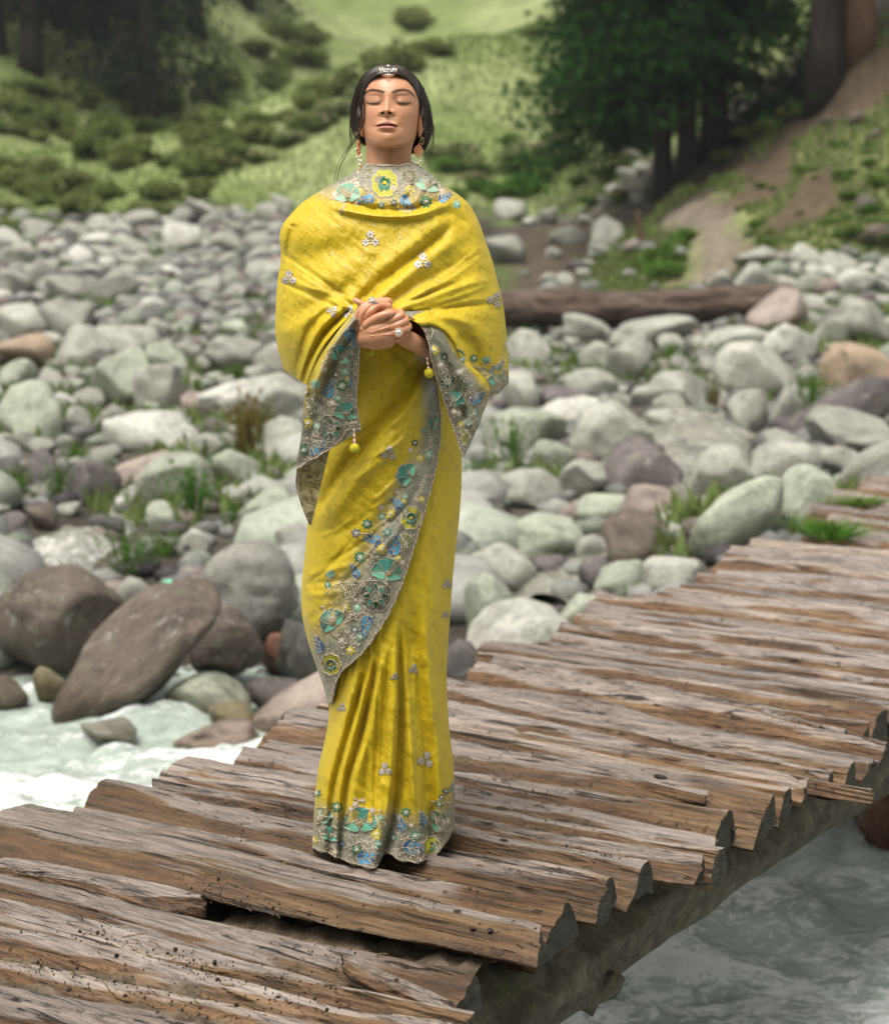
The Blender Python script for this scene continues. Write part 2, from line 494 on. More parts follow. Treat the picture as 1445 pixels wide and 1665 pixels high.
# ------------------------------------------------------------------ boulders
def rock_mat():
    m, nt, b = new_mat('stone', rough=.62, spec=.35)
    co = coords(nt, 'Object')
    ri = objrand(nt)
    off = nd(nt, 'ShaderNodeCombineXYZ', {'X': math_(nt, 'MULTIPLY', ri, 37.0), 'Y': math_(nt, 'MULTIPLY', ri, 91.0)})
    va = nd(nt, 'ShaderNodeVectorMath', {0: co, 1: off.outputs[0]}, operation='ADD').outputs[0]
    oc = nd(nt, 'ShaderNodeObjectInfo').outputs['Color']
    n1 = noise(nt, va, 1.3, 6, .6, .6)
    n2 = noise(nt, va, 7.0, 6, .7)
    n3 = noise(nt, va, 30.0, 3, .6)
    c = mixc(nt, 1.0, oc, ramp(nt, n1, [(.28, (.60, .58, .57)), (.5, g(1.0)), (.72, (1.25, 1.25, 1.2))]), 'MULTIPLY')
    c = mixc(nt, 1.0, c, ramp(nt, n2, [(.3, g(.62)), (.5, g(1.0)), (.72, g(1.22))]), 'MULTIPLY')
    # lichen / moss bloom
    lm = ramp(nt, noise(nt, va, 2.4, 5, .65, .3), [(.55, g(0)), (.72, g(.5))])
    c = mixc(nt, lm, c, (.20, .215, .135))
    lw = ramp(nt, noise(nt, va, 3.7, 6, .7, .5), [(.58, g(0)), (.70, g(.55))])
    c = mixc(nt, lw, c, (.50, .50, .47))
    # wet stone near the water line is darker and shinier
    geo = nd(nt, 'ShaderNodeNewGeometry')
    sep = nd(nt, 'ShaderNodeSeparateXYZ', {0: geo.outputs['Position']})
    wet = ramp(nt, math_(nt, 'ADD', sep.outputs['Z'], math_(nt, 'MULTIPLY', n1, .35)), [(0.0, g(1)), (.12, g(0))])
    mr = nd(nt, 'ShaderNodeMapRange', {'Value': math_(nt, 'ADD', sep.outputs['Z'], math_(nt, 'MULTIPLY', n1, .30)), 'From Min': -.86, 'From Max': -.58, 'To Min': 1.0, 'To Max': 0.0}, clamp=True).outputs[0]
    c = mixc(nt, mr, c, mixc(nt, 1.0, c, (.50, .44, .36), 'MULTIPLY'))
    nt.links.new(c, b.inputs['Base Color'])
    nt.links.new(nd(nt, 'ShaderNodeMapRange', {'Value': mr, 'To Min': .52, 'To Max': .24}).outputs[0], b.inputs['Roughness'])
    h = math_(nt, 'ADD', math_(nt, 'MULTIPLY', n2, .7), math_(nt, 'MULTIPLY', n3, .25))
    bump(nt, b, h, .5, .035)
    return m
ROCK = rock_mat()
def rock_mesh(seed, sub=3, box=.75, lump=.22, cuts=4, crack=False):
    V, Fc = ICO[sub]
    r = np.random.RandomState(seed)
    p = np.sign(V) * np.abs(V) ** box
    p = p / np.linalg.norm(p, axis=1, keepdims=True) ** .75
    p = p * (1 + lump * fbm(V * 1.1 + seed * 3.1, seed, 2)[:, None])
    for _ in range(cuts):
        n = r.normal(size=3); n /= np.linalg.norm(n)
        d = p @ n
        lim = r.uniform(.50, .80)
        ex = np.maximum(d - lim, 0)
        p = p - n * (ex * .88)[:, None]
    p = p * (1 + .035 * fbm(V * 3.5 + seed, seed + 5, 3)[:, None])
    if crack:
        cz = .12 + .10 * np.sin(p[:, 0] * 2.0 - .4)
        dd = np.abs(p[:, 2] - cz)
        p = p * (1 - .17 * np.exp(-(dd / .045) ** 2) * sstep(.2, -.3, p[:, 1]) * sstep(-.75, -.4, p[:, 0]) * sstep(.95, .5, p[:, 0]))[:, None]
    lo, hi = p.min(0), p.max(0)
    p = (p - (lo + hi) / 2) / ((hi - lo) / 2)
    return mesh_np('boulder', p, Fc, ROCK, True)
SHAPES = [rock_mesh(100 + i, 3, [.7, .8, .85, .62, .9][i % 5], [.2, .30, .18, .27][i % 4], 5 + i % 5) for i in range(16)]
TONES = {  # dry stone colours
    'pale grey': (.34, .342, .315), 'white': (.43, .43, .41), 'grey': (.27, .27, .25), 'grey-green': (.32, .345, .285), 'dark grey': (.075, .073, .072), 'slate': (.20, .195, .185),
    'brown': (.105, .082, .070), 'purple-grey': (.125, .108, .112), 'orange-tinged': (.36, .27, .20), 'yellow-brown': (.19, .165, .095), 'pinkish': (.29, .235, .215), 'rust-red': (.15, .06, .035)}
BOULDERS = []     # (px, py, w, h, object)
def boulder(x0, x1, y0, y1, tone, label, seed, roll=0.0, group=None, hi=False, thick=.85, near=None, crack=False, box=None, ell=None):
    cx, w, h = (x0 + x1) / 2, x1 - x0, y1 - y0
    P = hit(cx, y1 - .10 * h) if near is None else on_y(cx, y1, near)
    D = P[1]
    s = D * 1.01 / FPX
    W, Hh = w * s * .5, h * s * .5
    r = np.random.RandomState(seed)
    me = rock_mesh(seed * 7 + 3, 4, box or r.uniform(.68, .95), r.uniform(.14, .26), r.randint(1, 3) if box and box >= .85 else r.randint(4, 9), crack) if hi else SHAPES[seed % len(SHAPES)]
    o = link('boulder', me)
    dep = max(W, Hh) * thick
    C = on_y(cx, (y0 + y1) / 2, D + dep * .55)
    k = (D + dep * .55) / D
    sink = .20 if near is None else .05
    o.location = (C[0], C[1], C[2] - Hh * sink * .6)
    ca, sa = abs(math.cos(roll)), abs(math.sin(roll))
    if abs(roll) > .05:              # keep the outline's width and height when the stone is tilted
        a2, b2 = W ** 2, Hh ** 2
        den = ca ** 4 - sa ** 4
        A = (a2 * ca * ca - b2 * sa * sa) / den; B = (b2 * ca * ca - a2 * sa * sa) / den
        W2, H2 = math.sqrt(max(A, .02 * a2)), math.sqrt(max(B, .12 * b2))
    else: W2, H2 = W, Hh
    if ell: W2, H2 = ell[0] * s * .5, ell[1] * s * .5; dep = max(H2 * 1.1, W2 * .5)
    o.scale = (W2 * k, dep, H2 * k * (1 + sink))
    flip = 1 if r.rand() < .5 else -1
    o.rotation_euler = (0, roll, r.uniform(-.25, .25))
    if flip < 0: o.scale[0] *= 1
    t = np.array(TONES[tone]) * r.uniform(.88, 1.12) * np.array([1.0, .99, .955])
    o.color = (*t, 1)
    tag(o, label, 'boulder', group)
    BOULDERS.append((cx, (y0 + y1) / 2, w, h, o))
    return o
def R(d): return math.radians(d)
# the large stones of the near bank, left of the woman
boulder(-10, 205, 918, 1092, 'brown', 'large wet brown boulder lying by the water at the far left', 3, 0.0, hi=True, near=9.6, box=.9)
boulder(92, 338, 938, 1188, 'brown', 'long brown boulder sloping down to the water beside the bridge', 5, R(-43), hi=True, near=8.85, box=.9, ell=(345, 138))
boulder(320, 492, 874, 1032, 'slate', 'rounded grey boulder with a crack resting on top of the brown ones', 8, R(8), hi=True, near=9.9, crack=True, box=.95)
boulder(303, 432, 982, 1098, 'brown', 'squat brown boulder wedged underneath the cracked grey boulder', 11, 0, hi=True, near=9.35)
boulder(444, 560, 1000, 1125, 'dark grey', 'dark slate-grey boulder half hidden behind the yellow drape', 12, R(-15), hi=True, near=9.5)
boulder(268, 412, 1092, 1184, 'grey-green', 'pale boulder with a rusty top between the long brown boulder and the bridge', 13, 0, hi=True, near=8.85)
boulder(338, 422, 1142, 1204, 'yellow-brown', 'small yellowish stone below the rusty-topped boulder', 14, 0, near=8.62)
boulder(398, 482, 1103, 1156, 'purple-grey', 'small flat purple stone right of the rusty-topped boulder', 15, 0, near=9.05)
boulder(415, 560, 1096, 1222, 'pinkish', 'sloping grey-pink boulder just above the left bridge planks', 16, R(-35), hi=True, near=8.5, ell=(190, 90))
boulder(54, 112, 1080, 1142, 'yellow-brown', 'small round olive stone under the large wet boulder', 17, 0, near=9.15)
boulder(-10, 50, 1098, 1152, 'brown', 'brown stone at the water edge on the far left', 18, 0, near=9.1)
boulder(285, 425, 1172, 1236, 'pinkish', 'pale low stone washed by the river before the planks', 19, 0, near=8.3, hi=True)
boulder(130, 225, 1172, 1225, 'grey', 'stone just breaking the water below the long brown boulder', 20, 0, near=8.4)
boulder(425, 478, 1025, 1100, 'rust-red', 'small rust-coloured stone in the dark gap under the cracked boulder', 21, 0, near=9.6)
boulder(0, 86, 914, 958, 'dark grey', 'dark flat stone behind the large wet boulder', 22, 0)
boulder(188, 252, 938, 996, 'grey', 'angular grey stone right of the large wet boulder', 23, 0)
boulder(282, 340, 860, 908, 'pale grey', 'small pale stone left of the cracked grey boulder', 24, 0)
boulder(144, 206, 836, 886, 'dark grey', 'dark stone splitting the white brook', 25, 0)
boulder(240, 286, 816, 874, 'grey-green', 'upright grey stone beside the head of the white brook', 26, 0)
boulder(222, 345, 738, 838, 'grey-green', 'big pale green boulder above the white brook', 27, R(-12), hi=True)
boulder(102, 190, 750, 828, 'purple-grey', 'dark purple boulder in the weeds on the left', 28, R(15), hi=True)
boulder(40, 104, 732, 802, 'purple-grey', 'purple-grey stone left of the dark purple boulder', 29, R(-20))
boulder(-12, 40, 744, 794, 'dark grey', 'dark stone cut by the left edge above the brook', 30, 0)
boulder(384, 496, 792, 876, 'grey-green', 'broad pale boulder behind the cracked grey one', 31, 0, hi=True)
boulder(354, 466, 776, 834, 'pale grey', 'low pale boulder over the top of the broad pale boulder', 32, 0)
boulder(378, 446, 840, 894, 'brown', 'small brown-grey stone in front of the broad pale boulder', 33, R(20))
boulder(446, 520, 852, 930, 'grey', 'smooth grey boulder touching the edge of the drape', 34, 0, hi=True)
boulder(-8, 46, 833, 884, 'purple-grey', 'dark round stone at the left edge beside the brook', 35, 0)
boulder(40, 94, 822, 868, 'brown', 'brownish stone on the near side of the brook bend', 36, 0)
boulder(332, 432, 728, 798, 'grey-green', 'pale stone standing below the dry weeds', 37, R(25))
boulder(188, 292, 733, 806, 'pinkish', 'pinkish slab leaning above the white brook', 38, R(-25))
boulder(178, 322, 672, 744, 'white', 'broad white boulder in the middle of the left stones', 39, 0, hi=True, box=.6)
boulder(298, 368, 705, 748, 'grey', 'grey stone against the foot of the white boulder', 40, 0)
boulder(-4, 106, 622, 724, 'grey-green', 'large round green-grey boulder near the left edge', 41, 0, hi=True)
boulder(98, 148, 664, 716, 'grey', 'grey stone leaning on the round green-grey boulder', 42, R(30))
boulder(218, 300, 594, 676, 'grey', 'upright round-topped grey boulder left of the woman', 43, 0, hi=True)
boulder(144, 254, 576, 668, 'grey-green', 'pale boulder sloping against the upright round-topped one', 44, R(-30), hi=True)
boulder(322, 414, 624, 678, 'white', 'white boulder left of the woman at elbow height', 45, R(-12), hi=True)
boulder(386, 505, 610, 692, 'pale grey', 'big pale boulder partly behind the left sleeve', 46, R(-15), hi=True)
boulder(425, 505, 678, 764, 'pale grey', 'pale boulder behind the dry weeds and the hanging sleeve', 47, 0, hi=True)
boulder(144, 208, 660, 702, 'grey', 'small grey stone below the pale sloping boulder', 48, 0)
boulder(88, 132, 638, 670, 'white', 'small white stone right of the round green-grey boulder', 49, 0)
boulder(58, 120, 598, 648, 'grey', 'grey stone above the round green-grey boulder', 50, 0)
boulder(-10, 60, 588, 642, 'grey-green', 'grey-green stone at the left edge above the round boulder', 51, R(-20))
boulder(-12, 86, 546, 602, 'orange-tinged', 'pale orange boulder near the left edge', 52, R(-15))
boulder(88, 182, 528, 604, 'pale grey', 'pale boulder right of the orange-tinged one', 53, R(-20), hi=True)
boulder(148, 258, 526, 588, 'pale grey', 'long pale boulder lying behind the row of stones', 54, R(-8))
boulder(335, 428, 544, 608, 'grey', 'layered pale boulder left of the elbow', 55, R(-10), hi=True)
boulder(410, 480, 558, 608, 'pale grey', 'pale stone touching the elbow of the drape', 56, 0)
boulder(280, 332, 556, 602, 'grey', 'dull grey stone left of the layered boulder', 57, 0)
boulder(234, 308, 562, 618, 'grey-green', 'sloping grey stone above the upright round-topped boulder', 58, R(25))
boulder(142, 198, 576, 608, 'purple-grey', 'thin dark slab under the pale boulders', 59, 0)
boulder(322, 368, 680, 714, 'purple-grey', 'small violet stone beside the white boulder', 60, R(-20))
boulder(288, 338, 636, 668, 'pinkish', 'pink flat stone left of the white elbow-height boulder', 61, R(8))
boulder(-10, 76, 496, 560, 'pale grey', 'pale rounded boulder far back at the left edge', 62, 0)
boulder(60, 150, 492, 552, 'grey', 'wide grey boulder behind the orange-tinged one', 63, 0)
boulder(215, 270, 482, 520, 'white', 'whitish stone on the pale gravel bar', 64, 0)
# right of the woman
boulder(822, 898, 538, 604, 'pale grey', 'pale boulder showing past the right elbow', 70, 0, hi=True)
boulder(972, 1068, 552, 630, 'grey', 'grey boulder leaning right below the fallen log', 71, R(-25), hi=True)
boulder(932, 997, 556, 604, 'pale grey', 'pale stone left of the leaning grey boulder', 72, 0)
boulder(902, 1005, 598, 660, 'pale grey', 'domed pale boulder in front of the leaning grey boulder', 73, R(10), hi=True)
boulder(872, 968, 630, 676, 'purple-grey', 'low purple-grey slab below the domed pale boulder', 74, R(10))
boulder(868, 978, 646, 702, 'white', 'cream white boulder right of the hanging sleeve', 75, R(-12), hi=True)
boulder(1022, 1152, 604, 670, 'grey', 'wide flat grey boulder in the middle of the right stones', 76, R(-6), hi=True)
boulder(1060, 1112, 640, 672, 'grey', 'small rounded stone against the wide flat boulder', 77, 0)
boulder(1152, 1304, 558, 656, 'pale grey', 'very large pale boulder under the end of the log', 78, R(5), hi=True, box=.65)
boulder(1178, 1258, 634, 710, 'grey', 'round grey boulder in front of the very large pale one', 79, R(10), hi=True)
boulder(1242, 1302, 630, 700, 'grey', 'grey stone between the round boulder and the reddish weeds', 80, 0)
boulder(1328, 1460, 562, 646, 'orange-tinged', 'pinkish orange boulder at the right edge', 81, R(8), hi=True)
boulder(1276, 1460, 618, 726, 'purple-grey', 'dark purple boulder sloping left at the right edge', 82, R(-28), hi=True, ell=(215, 85))
boulder(1306, 1442, 666, 744, 'grey', 'smooth round grey boulder before the dark purple one', 83, R(8), hi=True)
boulder(1382, 1460, 704, 752, 'grey', 'grey stone cut by the right edge below the smooth round one', 84, R(-15))
boulder(1232, 1326, 526, 590, 'white', 'whitish angular boulder left of the orange one', 85, R(-8), hi=True)
boulder(1212, 1312, 472, 548, 'pinkish', 'upright wedge-shaped stone against the end of the log', 86, R(-20), hi=True, box=.6)
boulder(1135, 1262, 528, 580, 'pale grey', 'flat pale boulder left of the whitish angular one', 87, R(-8))
boulder(985, 1132, 515, 572, 'pale grey', 'long pale boulder lying along the log', 88, R(-8), hi=True)
boulder(912, 982, 512, 554, 'pale grey', 'pale stone at the foot of the log', 89, R(12))
boulder(1068, 1114, 544, 584, 'grey', 'small grey stone below the long pale boulder', 90, 0)
boulder(1318, 1378, 516, 572, 'pale grey', 'pale stone above the orange boulder', 91, 0)
boulder(1352, 1446, 490, 572, 'pale grey', 'notched pale boulder near the right edge', 92, R(20), hi=True)
boulder(922, 1064, 650, 760, 'pale grey', 'big pale humped boulder right of the woman', 93, R(-15), hi=True)
boulder(815, 880, 604, 684, 'pale grey', 'pale boulder just past the hanging sleeve', 94, 0)
boulder(770, 925, 664, 744, 'grey-green', 'long pale green boulder behind the hanging sleeve', 95, R(8), hi=True)
boulder(978, 1102, 712, 808, 'purple-grey', 'triangular grey boulder with a wet purple foot', 96, 0, hi=True, box=.62)
boulder(906, 998, 748, 814, 'pale grey', 'pale boulder with a brown underside', 97, R(8), hi=True)
boulder(798, 917, 764, 832, 'grey', 'oval grey boulder with a dark wet underside', 98, 0, hi=True, box=.95)
boulder(938, 1032, 803, 862, 'grey-green', 'smooth oval stone in front of the triangular boulder', 99, R(-6), hi=True, box=.95)
boulder(1010, 1112, 788, 852, 'pinkish', 'pink-topped boulder beside the brook', 100, R(10), hi=True, box=.9)
boulder(748, 826, 808, 860, 'purple-grey', 'purplish stone against the right side of the skirt', 101, 0)
boulder(832, 955, 836, 914, 'grey-green', 'mossy green-brown boulder right of the skirt', 102, 0, hi=True, box=.9)
boulder(972, 1107, 832, 932, 'brown', 'big brown boulder with a pale lichen top beside the brook', 103, R(12), hi=True, box=.9)
boulder(744, 817, 846, 908, 'pinkish', 'rounded stone touching the skirt below the purplish one', 104, 0, hi=True)
boulder(752, 870, 883, 970, 'pale grey', 'pale wedge boulder with a brown side right of the skirt', 105, R(22), hi=True)
boulder(754, 848, 932, 1038, 'grey-green', 'egg-shaped green-grey boulder right of the skirt', 106, 0, hi=True, box=.95)
boulder(756, 935, 978, 1092, 'pale grey', 'large smooth pale boulder directly above the deck', 107, R(-10), hi=True, box=.9)
boulder(866, 932, 902, 942, 'purple-grey', 'small purple stone at the mouth of the brook', 108, 0)
boulder(962, 1062, 914, 980, 'grey-green', 'green-grey boulder behind the plank ends', 109, R(-10), hi=True)
boulder(1044, 1144, 906, 976, 'pale grey', 'light blue-grey boulder at the plank ends', 110, 0, hi=True)
boulder(942, 998, 908, 960, 'purple-grey', 'violet stone in the white water of the brook', 111, R(-20))
boulder(888, 985, 968, 1022, 'grey-green', 'low pale stone at the foot of the green-grey boulder', 112, R(-10))
boulder(1122, 1234, 724, 820, 'pale grey', 'pale boulder at the far side of the brook', 113, 0, hi=True)
boulder(1136, 1275, 776, 910, 'grey-green', 'big craggy pale green boulder beside the far planks', 114, R(-38), hi=True, box=.7, ell=(190, 105))
boulder(1248, 1364, 760, 872, 'grey-green', 'big mossy boulder with a dark hollow next to the grass tuft', 115, R(-20), hi=True, box=.7)
boulder(1212, 1334, 718, 795, 'pale grey', 'pale lumpy boulder behind the craggy ones', 116, R(-10), hi=True)
boulder(1312, 1392, 726, 775, 'pale grey', 'small pale boulder behind the mossy one', 117, 0)
boulder(1382, 1470, 706, 815, 'grey', 'grey boulder sloping down at the far end of the deck', 118, R(-38), hi=True, ell=(150, 70))
boulder(724, 782, 1038, 1098, 'purple-grey', 'dark purple stone between the skirt and the deck', 119, 0, near=8.2)
boulder(1386, 1530, 1250, 1385, 'rust-red', 'red-brown wet boulder under the right end of the planks', 120, R(-10), hi=True, near=6.9, box=.9)
boulder(1330, 1420, 1215, 1300, 'dark grey', 'dark stone in the shadow under the bridge', 121, 0, near=7.9)
boulder(1480, 1640, 1180, 1330, 'brown', 'brown boulder below the far bank beyond the deck', 122, 0, near=8.0)

# smaller stones that fill the field: the larger of them single, the rest as one layer
def clear(px, py, w, k=.36):
    for (cx, cy, bw, bh, _) in BOULDERS:
        if abs(px - cx) < k * (bw + w * .6) and abs(py - cy) < k * (bh + w * .5): return False
    return True
_fill = [  # zone polygon, number, size range (m), tones, label, group
    ([(-20, 400), (120, 390), (300, 362), (470, 340), (470, 490), (-20, 500)], 120, (.40, .85), ['pale grey', 'grey', 'grey', 'white', 'grey'],
     'grey stone in the far scree below the green hillside', 'stones of the far scree'),
    ([(800, 345), (1000, 372), (1005, 470), (810, 470)], 13, (.35, .9), ['grey', 'pale grey', 'grey'],
     'stone on the brown earth above the fallen log', 'stones above the log'),
    ([(1110, 425), (1445, 440), (1445, 560), (1290, 560)], 30, (.35, .8), ['pale grey', 'grey', 'pale grey', 'white'],
     'grey stone at the foot of the earth slope', 'stones at the foot of the slope'),
    ([(-20, 500), (470, 490), (470, 780), (-20, 900)], 64, (.18, .42), ['pale grey', 'grey', 'grey-green', 'grey'],
     'small rounded stone wedged between the pale boulders left of the woman', 'small stones among the left boulders'),
    ([(780, 520), (1445, 520), (1445, 720), (1260, 760), (1120, 930), (760, 960)], 64, (.16, .40), ['pale grey', 'grey', 'grey', 'grey-green'],
     'small rounded stone wedged between the boulders right of the woman', 'small stones among the right boulders')]
NFILL = 0
NAMED = [(b[0], b[1], b[2], b[4]['label']) for b in BOULDERS]
FILL = []
for poly, num, (s0, s1), tones, label, grp in _fill:
    P = np.array(poly); tries = 0; k = 0
    while k < num and tries < 4000:
        tries += 1
        px = RNG.uniform(P[:, 0].min(), P[:, 0].max()); py = RNG.uniform(P[:, 1].min(), P[:, 1].max())
        if not in_poly(np.array(px), np.array(py), poly): continue
        if 500 < px < 760 and py > 350: continue
        Pt = hit(px, py)
        size = RNG.uniform(s0, s1) if RNG.rand() < .75 else s0
        w = size / Pt[1] * FPX
        if w < 9 or not clear(px, py - w * .3, w): continue
        if 1010 < px < 1120 and 360 < py < 455: continue
        if seg_d(np.array(Pt[0]), np.array(Pt[1]), PATH) < .8: continue
        if any(seg_d(np.array(Pt[0]), np.array(Pt[1]), c) < wd * .8 for c, wd in BROOKS) and RNG.rand() < .85: continue
        h = w * RNG.uniform(.5, .8)
        tn = tones[RNG.randint(len(tones))]
        FILL.append((boulder(px - w / 2, px + w / 2, py - h, py, tn, label, 200 + NFILL, RNG.uniform(-.4, .4), grp), px, py - h / 2, w, h, tn))
        NFILL += 1; k += 1
import re
def short(lb):
    return ' '.join(re.split(r' (?:lying|sloping|resting|wedged|half|between|below|just|under|underneath|at|washed|behind|right|left|cut|above|beside|in|on|with|touching|leaning|against|splitting|far|over|standing|partly|showing|before|directly|next|near|along|past|by|of) ', lb)[0].split()[-3:])
def relabel(fill):
    used = {}
    out = []
    for o, px, py, w, h, tn in fill:
        c = sorted(((math.hypot((px - b[0]) / (b[2] + 30), (py - b[1]) / (b[2] * .7 + 25)), b) for b in NAMED), key=lambda q: q[0])[:2]
        d = lambda b: ('right of' if px > b[0] else 'left of') if abs(px - b[0]) > 1.2 * abs(py - b[1]) else ('in front of' if py > b[1] else 'behind')
        shp = 'flat' if h / w < .56 else 'squat' if h / w < .68 else 'rounded'
        lb = f"small {shp} {tn} stone {d(c[0][1])} the {short(c[0][1][3])}, {d(c[1][1])} the {short(c[1][1][3])}"
        if len(lb.split()) > 16: lb = f"small {shp} {tn} stone {d(c[0][1])} the {short(c[0][1][3])}"
        out.append((o, lb)); used[lb] = used.get(lb, 0) + 1
    for o, lb in out:
        if len(lb.split()) <= 16: o['label'] = lb
relabel([f for f in FILL if f[0]['group'].startswith('small stones')])
for f in FILL:
    o, px, py, w, h, tn = f
    if o['group'] in ('stones at the foot of the slope', 'stones above the log'):
        fo = o['group'] == 'stones at the foot of the slope'
        o['label'] = f"{'large' if w > 46 else 'small' if w < 32 else 'middling'} {'flat' if h / w < .6 else 'rounded'} {tn} stone {'at the foot of the earth slope' if fo else 'on the brown earth'}, {('by the right edge' if px > 1370 else 'right of the log end' if px > 1290 else 'above the log end') if fo else ('beside the sari' if px < 870 else 'left of the path bush' if px > 950 else 'above the log')}"
    if o['group'] == 'stones of the far scree':
        o['label'] = f"{'large' if w > 50 else 'small' if w < 34 else 'middling'} {'flat' if h / w < .6 else 'rounded'} {tn} stone in the far scree {'by the left edge' if px < 120 else 'by the sari' if px > 350 else 'halfway along'}{', close under the grass' if py < 420 else ', nearer the boulders' if py > 455 else ''}"
def pebble_layer():
    mb = MB(); V, T = ICO[1]
    for k in range(3600):
        if k % 3 == 0: px, py = RNG.uniform(-60, 620), RNG.uniform(350, 560)
        elif k % 3 == 1: px, py = RNG.uniform(-60, 1500), RNG.uniform(500, 1000)
        else: px, py = RNG.uniform(760, 1500), RNG.uniform(400, 760)
        P = hit(px, py, 8.2, 60)
        if P[1] > 45.5 or P[1] < 9 or (P[0] > .8 and P[1] > 28.5 and RNG.rand() < .85) or seg_d(np.array(P[0]), np.array(P[1]), PATH) < .5: continue
        if any(seg_d(np.array(P[0]), np.array(P[1]), c) < wd * .75 for c, wd in BROOKS) and RNG.rand() < .7: continue
        r = RNG.uniform(.05, .17) * (1 + .9 * (P[1] > 28))
        a = RNG.uniform(0, 6.28)
        p = V * (1 + .25 * RNG.uniform(-1, 1, V.shape)) * np.array([r, r * .8, r * .55])
        p = np.stack([p[:, 0] * math.cos(a) - p[:, 1] * math.sin(a), p[:, 0] * math.sin(a) + p[:, 1] * math.cos(a), p[:, 2]], 1)
        c = np.array(TONES[['grey', 'pale grey', 'pale grey', 'grey-green', 'pinkish', 'purple-grey'][RNG.randint(6)]])
        mb.add(p + P + np.array([0, 0, r * .2]), T=T, C=c * RNG.uniform(.3, .8))  # pebble tones darkened, shade of the gaps put into their colour
    V2, T2 = ICO[2]
    for k in range(1500):            # the stony bank goes on behind the woman and past both sides of the picture
        if k % 5 == 0: px, py = RNG.uniform(500, 770), RNG.uniform(365, 1000)
        elif k % 5 < 3: px, py = RNG.uniform(-900, -20), RNG.uniform(360, 1080)
        else: px, py = RNG.uniform(1465, 2300), RNG.uniform(420, 900)
        P = hit(px, py, 8.2, 60)
        if P[1] > 45 or P[1] < 9.3: continue
        r = RNG.uniform(.10, .34) * (1.0 if RNG.rand() < .8 else 1.5); a = RNG.uniform(0, 6.28)
        p = np.sign(V2) * np.abs(V2) ** .85 * (1 + .22 * fbm(V2 * 1.2 + k, k % 50, 2))[:, None] * np.array([r, r * .8, r * .6])
        p = np.stack([p[:, 0] * math.cos(a) - p[:, 1] * math.sin(a), p[:, 0] * math.sin(a) + p[:, 1] * math.cos(a), p[:, 2]], 1)
        mb.add(p + P + np.array([0, 0, r * .2]), T=T2, C=np.array(TONES[['grey', 'pale grey', 'pale grey', 'grey-green', 'grey'][RNG.randint(5)]]) * RNG.uniform(.7, 1.05))
    m, nt, b = new_mat('pebble', rough=.7, spec=.3)
    f = noise(nt, coords(nt, 'Object'), 12, 5, .7)
    nt.links.new(mixc(nt, 1.0, attr(nt, 'Col').outputs['Color'], ramp(nt, f, [(.3, g(.7)), (.7, g(1.25))]), 'MULTIPLY'), b.inputs['Base Color'])
    bump(nt, b, f, .5, .02)
    tag(link('pebbles', mb.mesh('pebbles', m, True, True)), 'small stones and gravel filling the gaps of the riverbed', kind='stuff')
pebble_layer()
# ------------------------------------------------------------------ plants
def leaf_mat(name, c1, c2, rough=.55, trans=.45):
    m, nt, b = new_mat(name, c1, rough + .2, .08)
    a = attr(nt, 'Col').outputs['Color']
    ri = objrand(nt)
    c = mixc(nt, ramp(nt, ri, [(0, g(0)), (1, g(1))]), c1, c2)
    nt.links.new(mixc(nt, 1.0, a, c, 'MULTIPLY'), b.inputs['Base Color'])
    tr = nt.nodes.new('ShaderNodeBsdfTranslucent')          # leaves let some light through
    nt.links.new(b.inputs['Base Color'].links[0].from_socket, tr.inputs['Color'])
    mx = nt.nodes.new('ShaderNodeMixShader'); mx.inputs[0].default_value = trans
    nt.links.new(b.outputs[0], mx.inputs[1]); nt.links.new(tr.outputs[0], mx.inputs[2])
    nt.links.new(mx.outputs[0], nt.nodes['Material Output'].inputs['Surface'])
    return m
def leaf_cards(P, size, seed, up=.3, aspect=.5, colv=(.6, 1.4), tint=None):
    """small folded leaf quads at the points P"""
    r = np.random.RandomState(seed)
    n = len(P)
    d = r.normal(size=(n, 3)); d[:, 2] = np.abs(d[:, 2]) * .6 + up
    d /= np.linalg.norm(d, axis=1, keepdims=True)
    q = np.cross(d, r.normal(size=(n, 3))); q /= np.linalg.norm(q, axis=1, keepdims=True) + 1e-9
    s = (size * r.uniform(.6, 1.4, n))[:, None] if np.ndim(size) == 0 else (np.asarray(size) * r.uniform(.6, 1.4, n))[:, None]
    a = P - d * s * .5; t = P + d * s * .5
    m = P + np.cross(d, q) * s * .08
    V = np.stack([a, m + q * s * aspect * .5, t, m - q * s * aspect * .5], 1).reshape(-1, 3)
    Q = np.arange(4 * n).reshape(-1, 4)
    c = np.repeat(r.uniform(*colv, n)[:, None] * np.ones(3) if tint is None else tint, 4, 0)
    return V, Q, c
SHRUB_M = leaf_mat('shrub_leaves', (.145, .20, .058), (.205, .23, .085))
SHRUB_L = leaf_mat('bright_leaves', (.085, .19, .03), (.13, .20, .045))
FLOWER_M = leaf_mat('flowering_leaves', (.11, .18, .05), (.15, .19, .07))
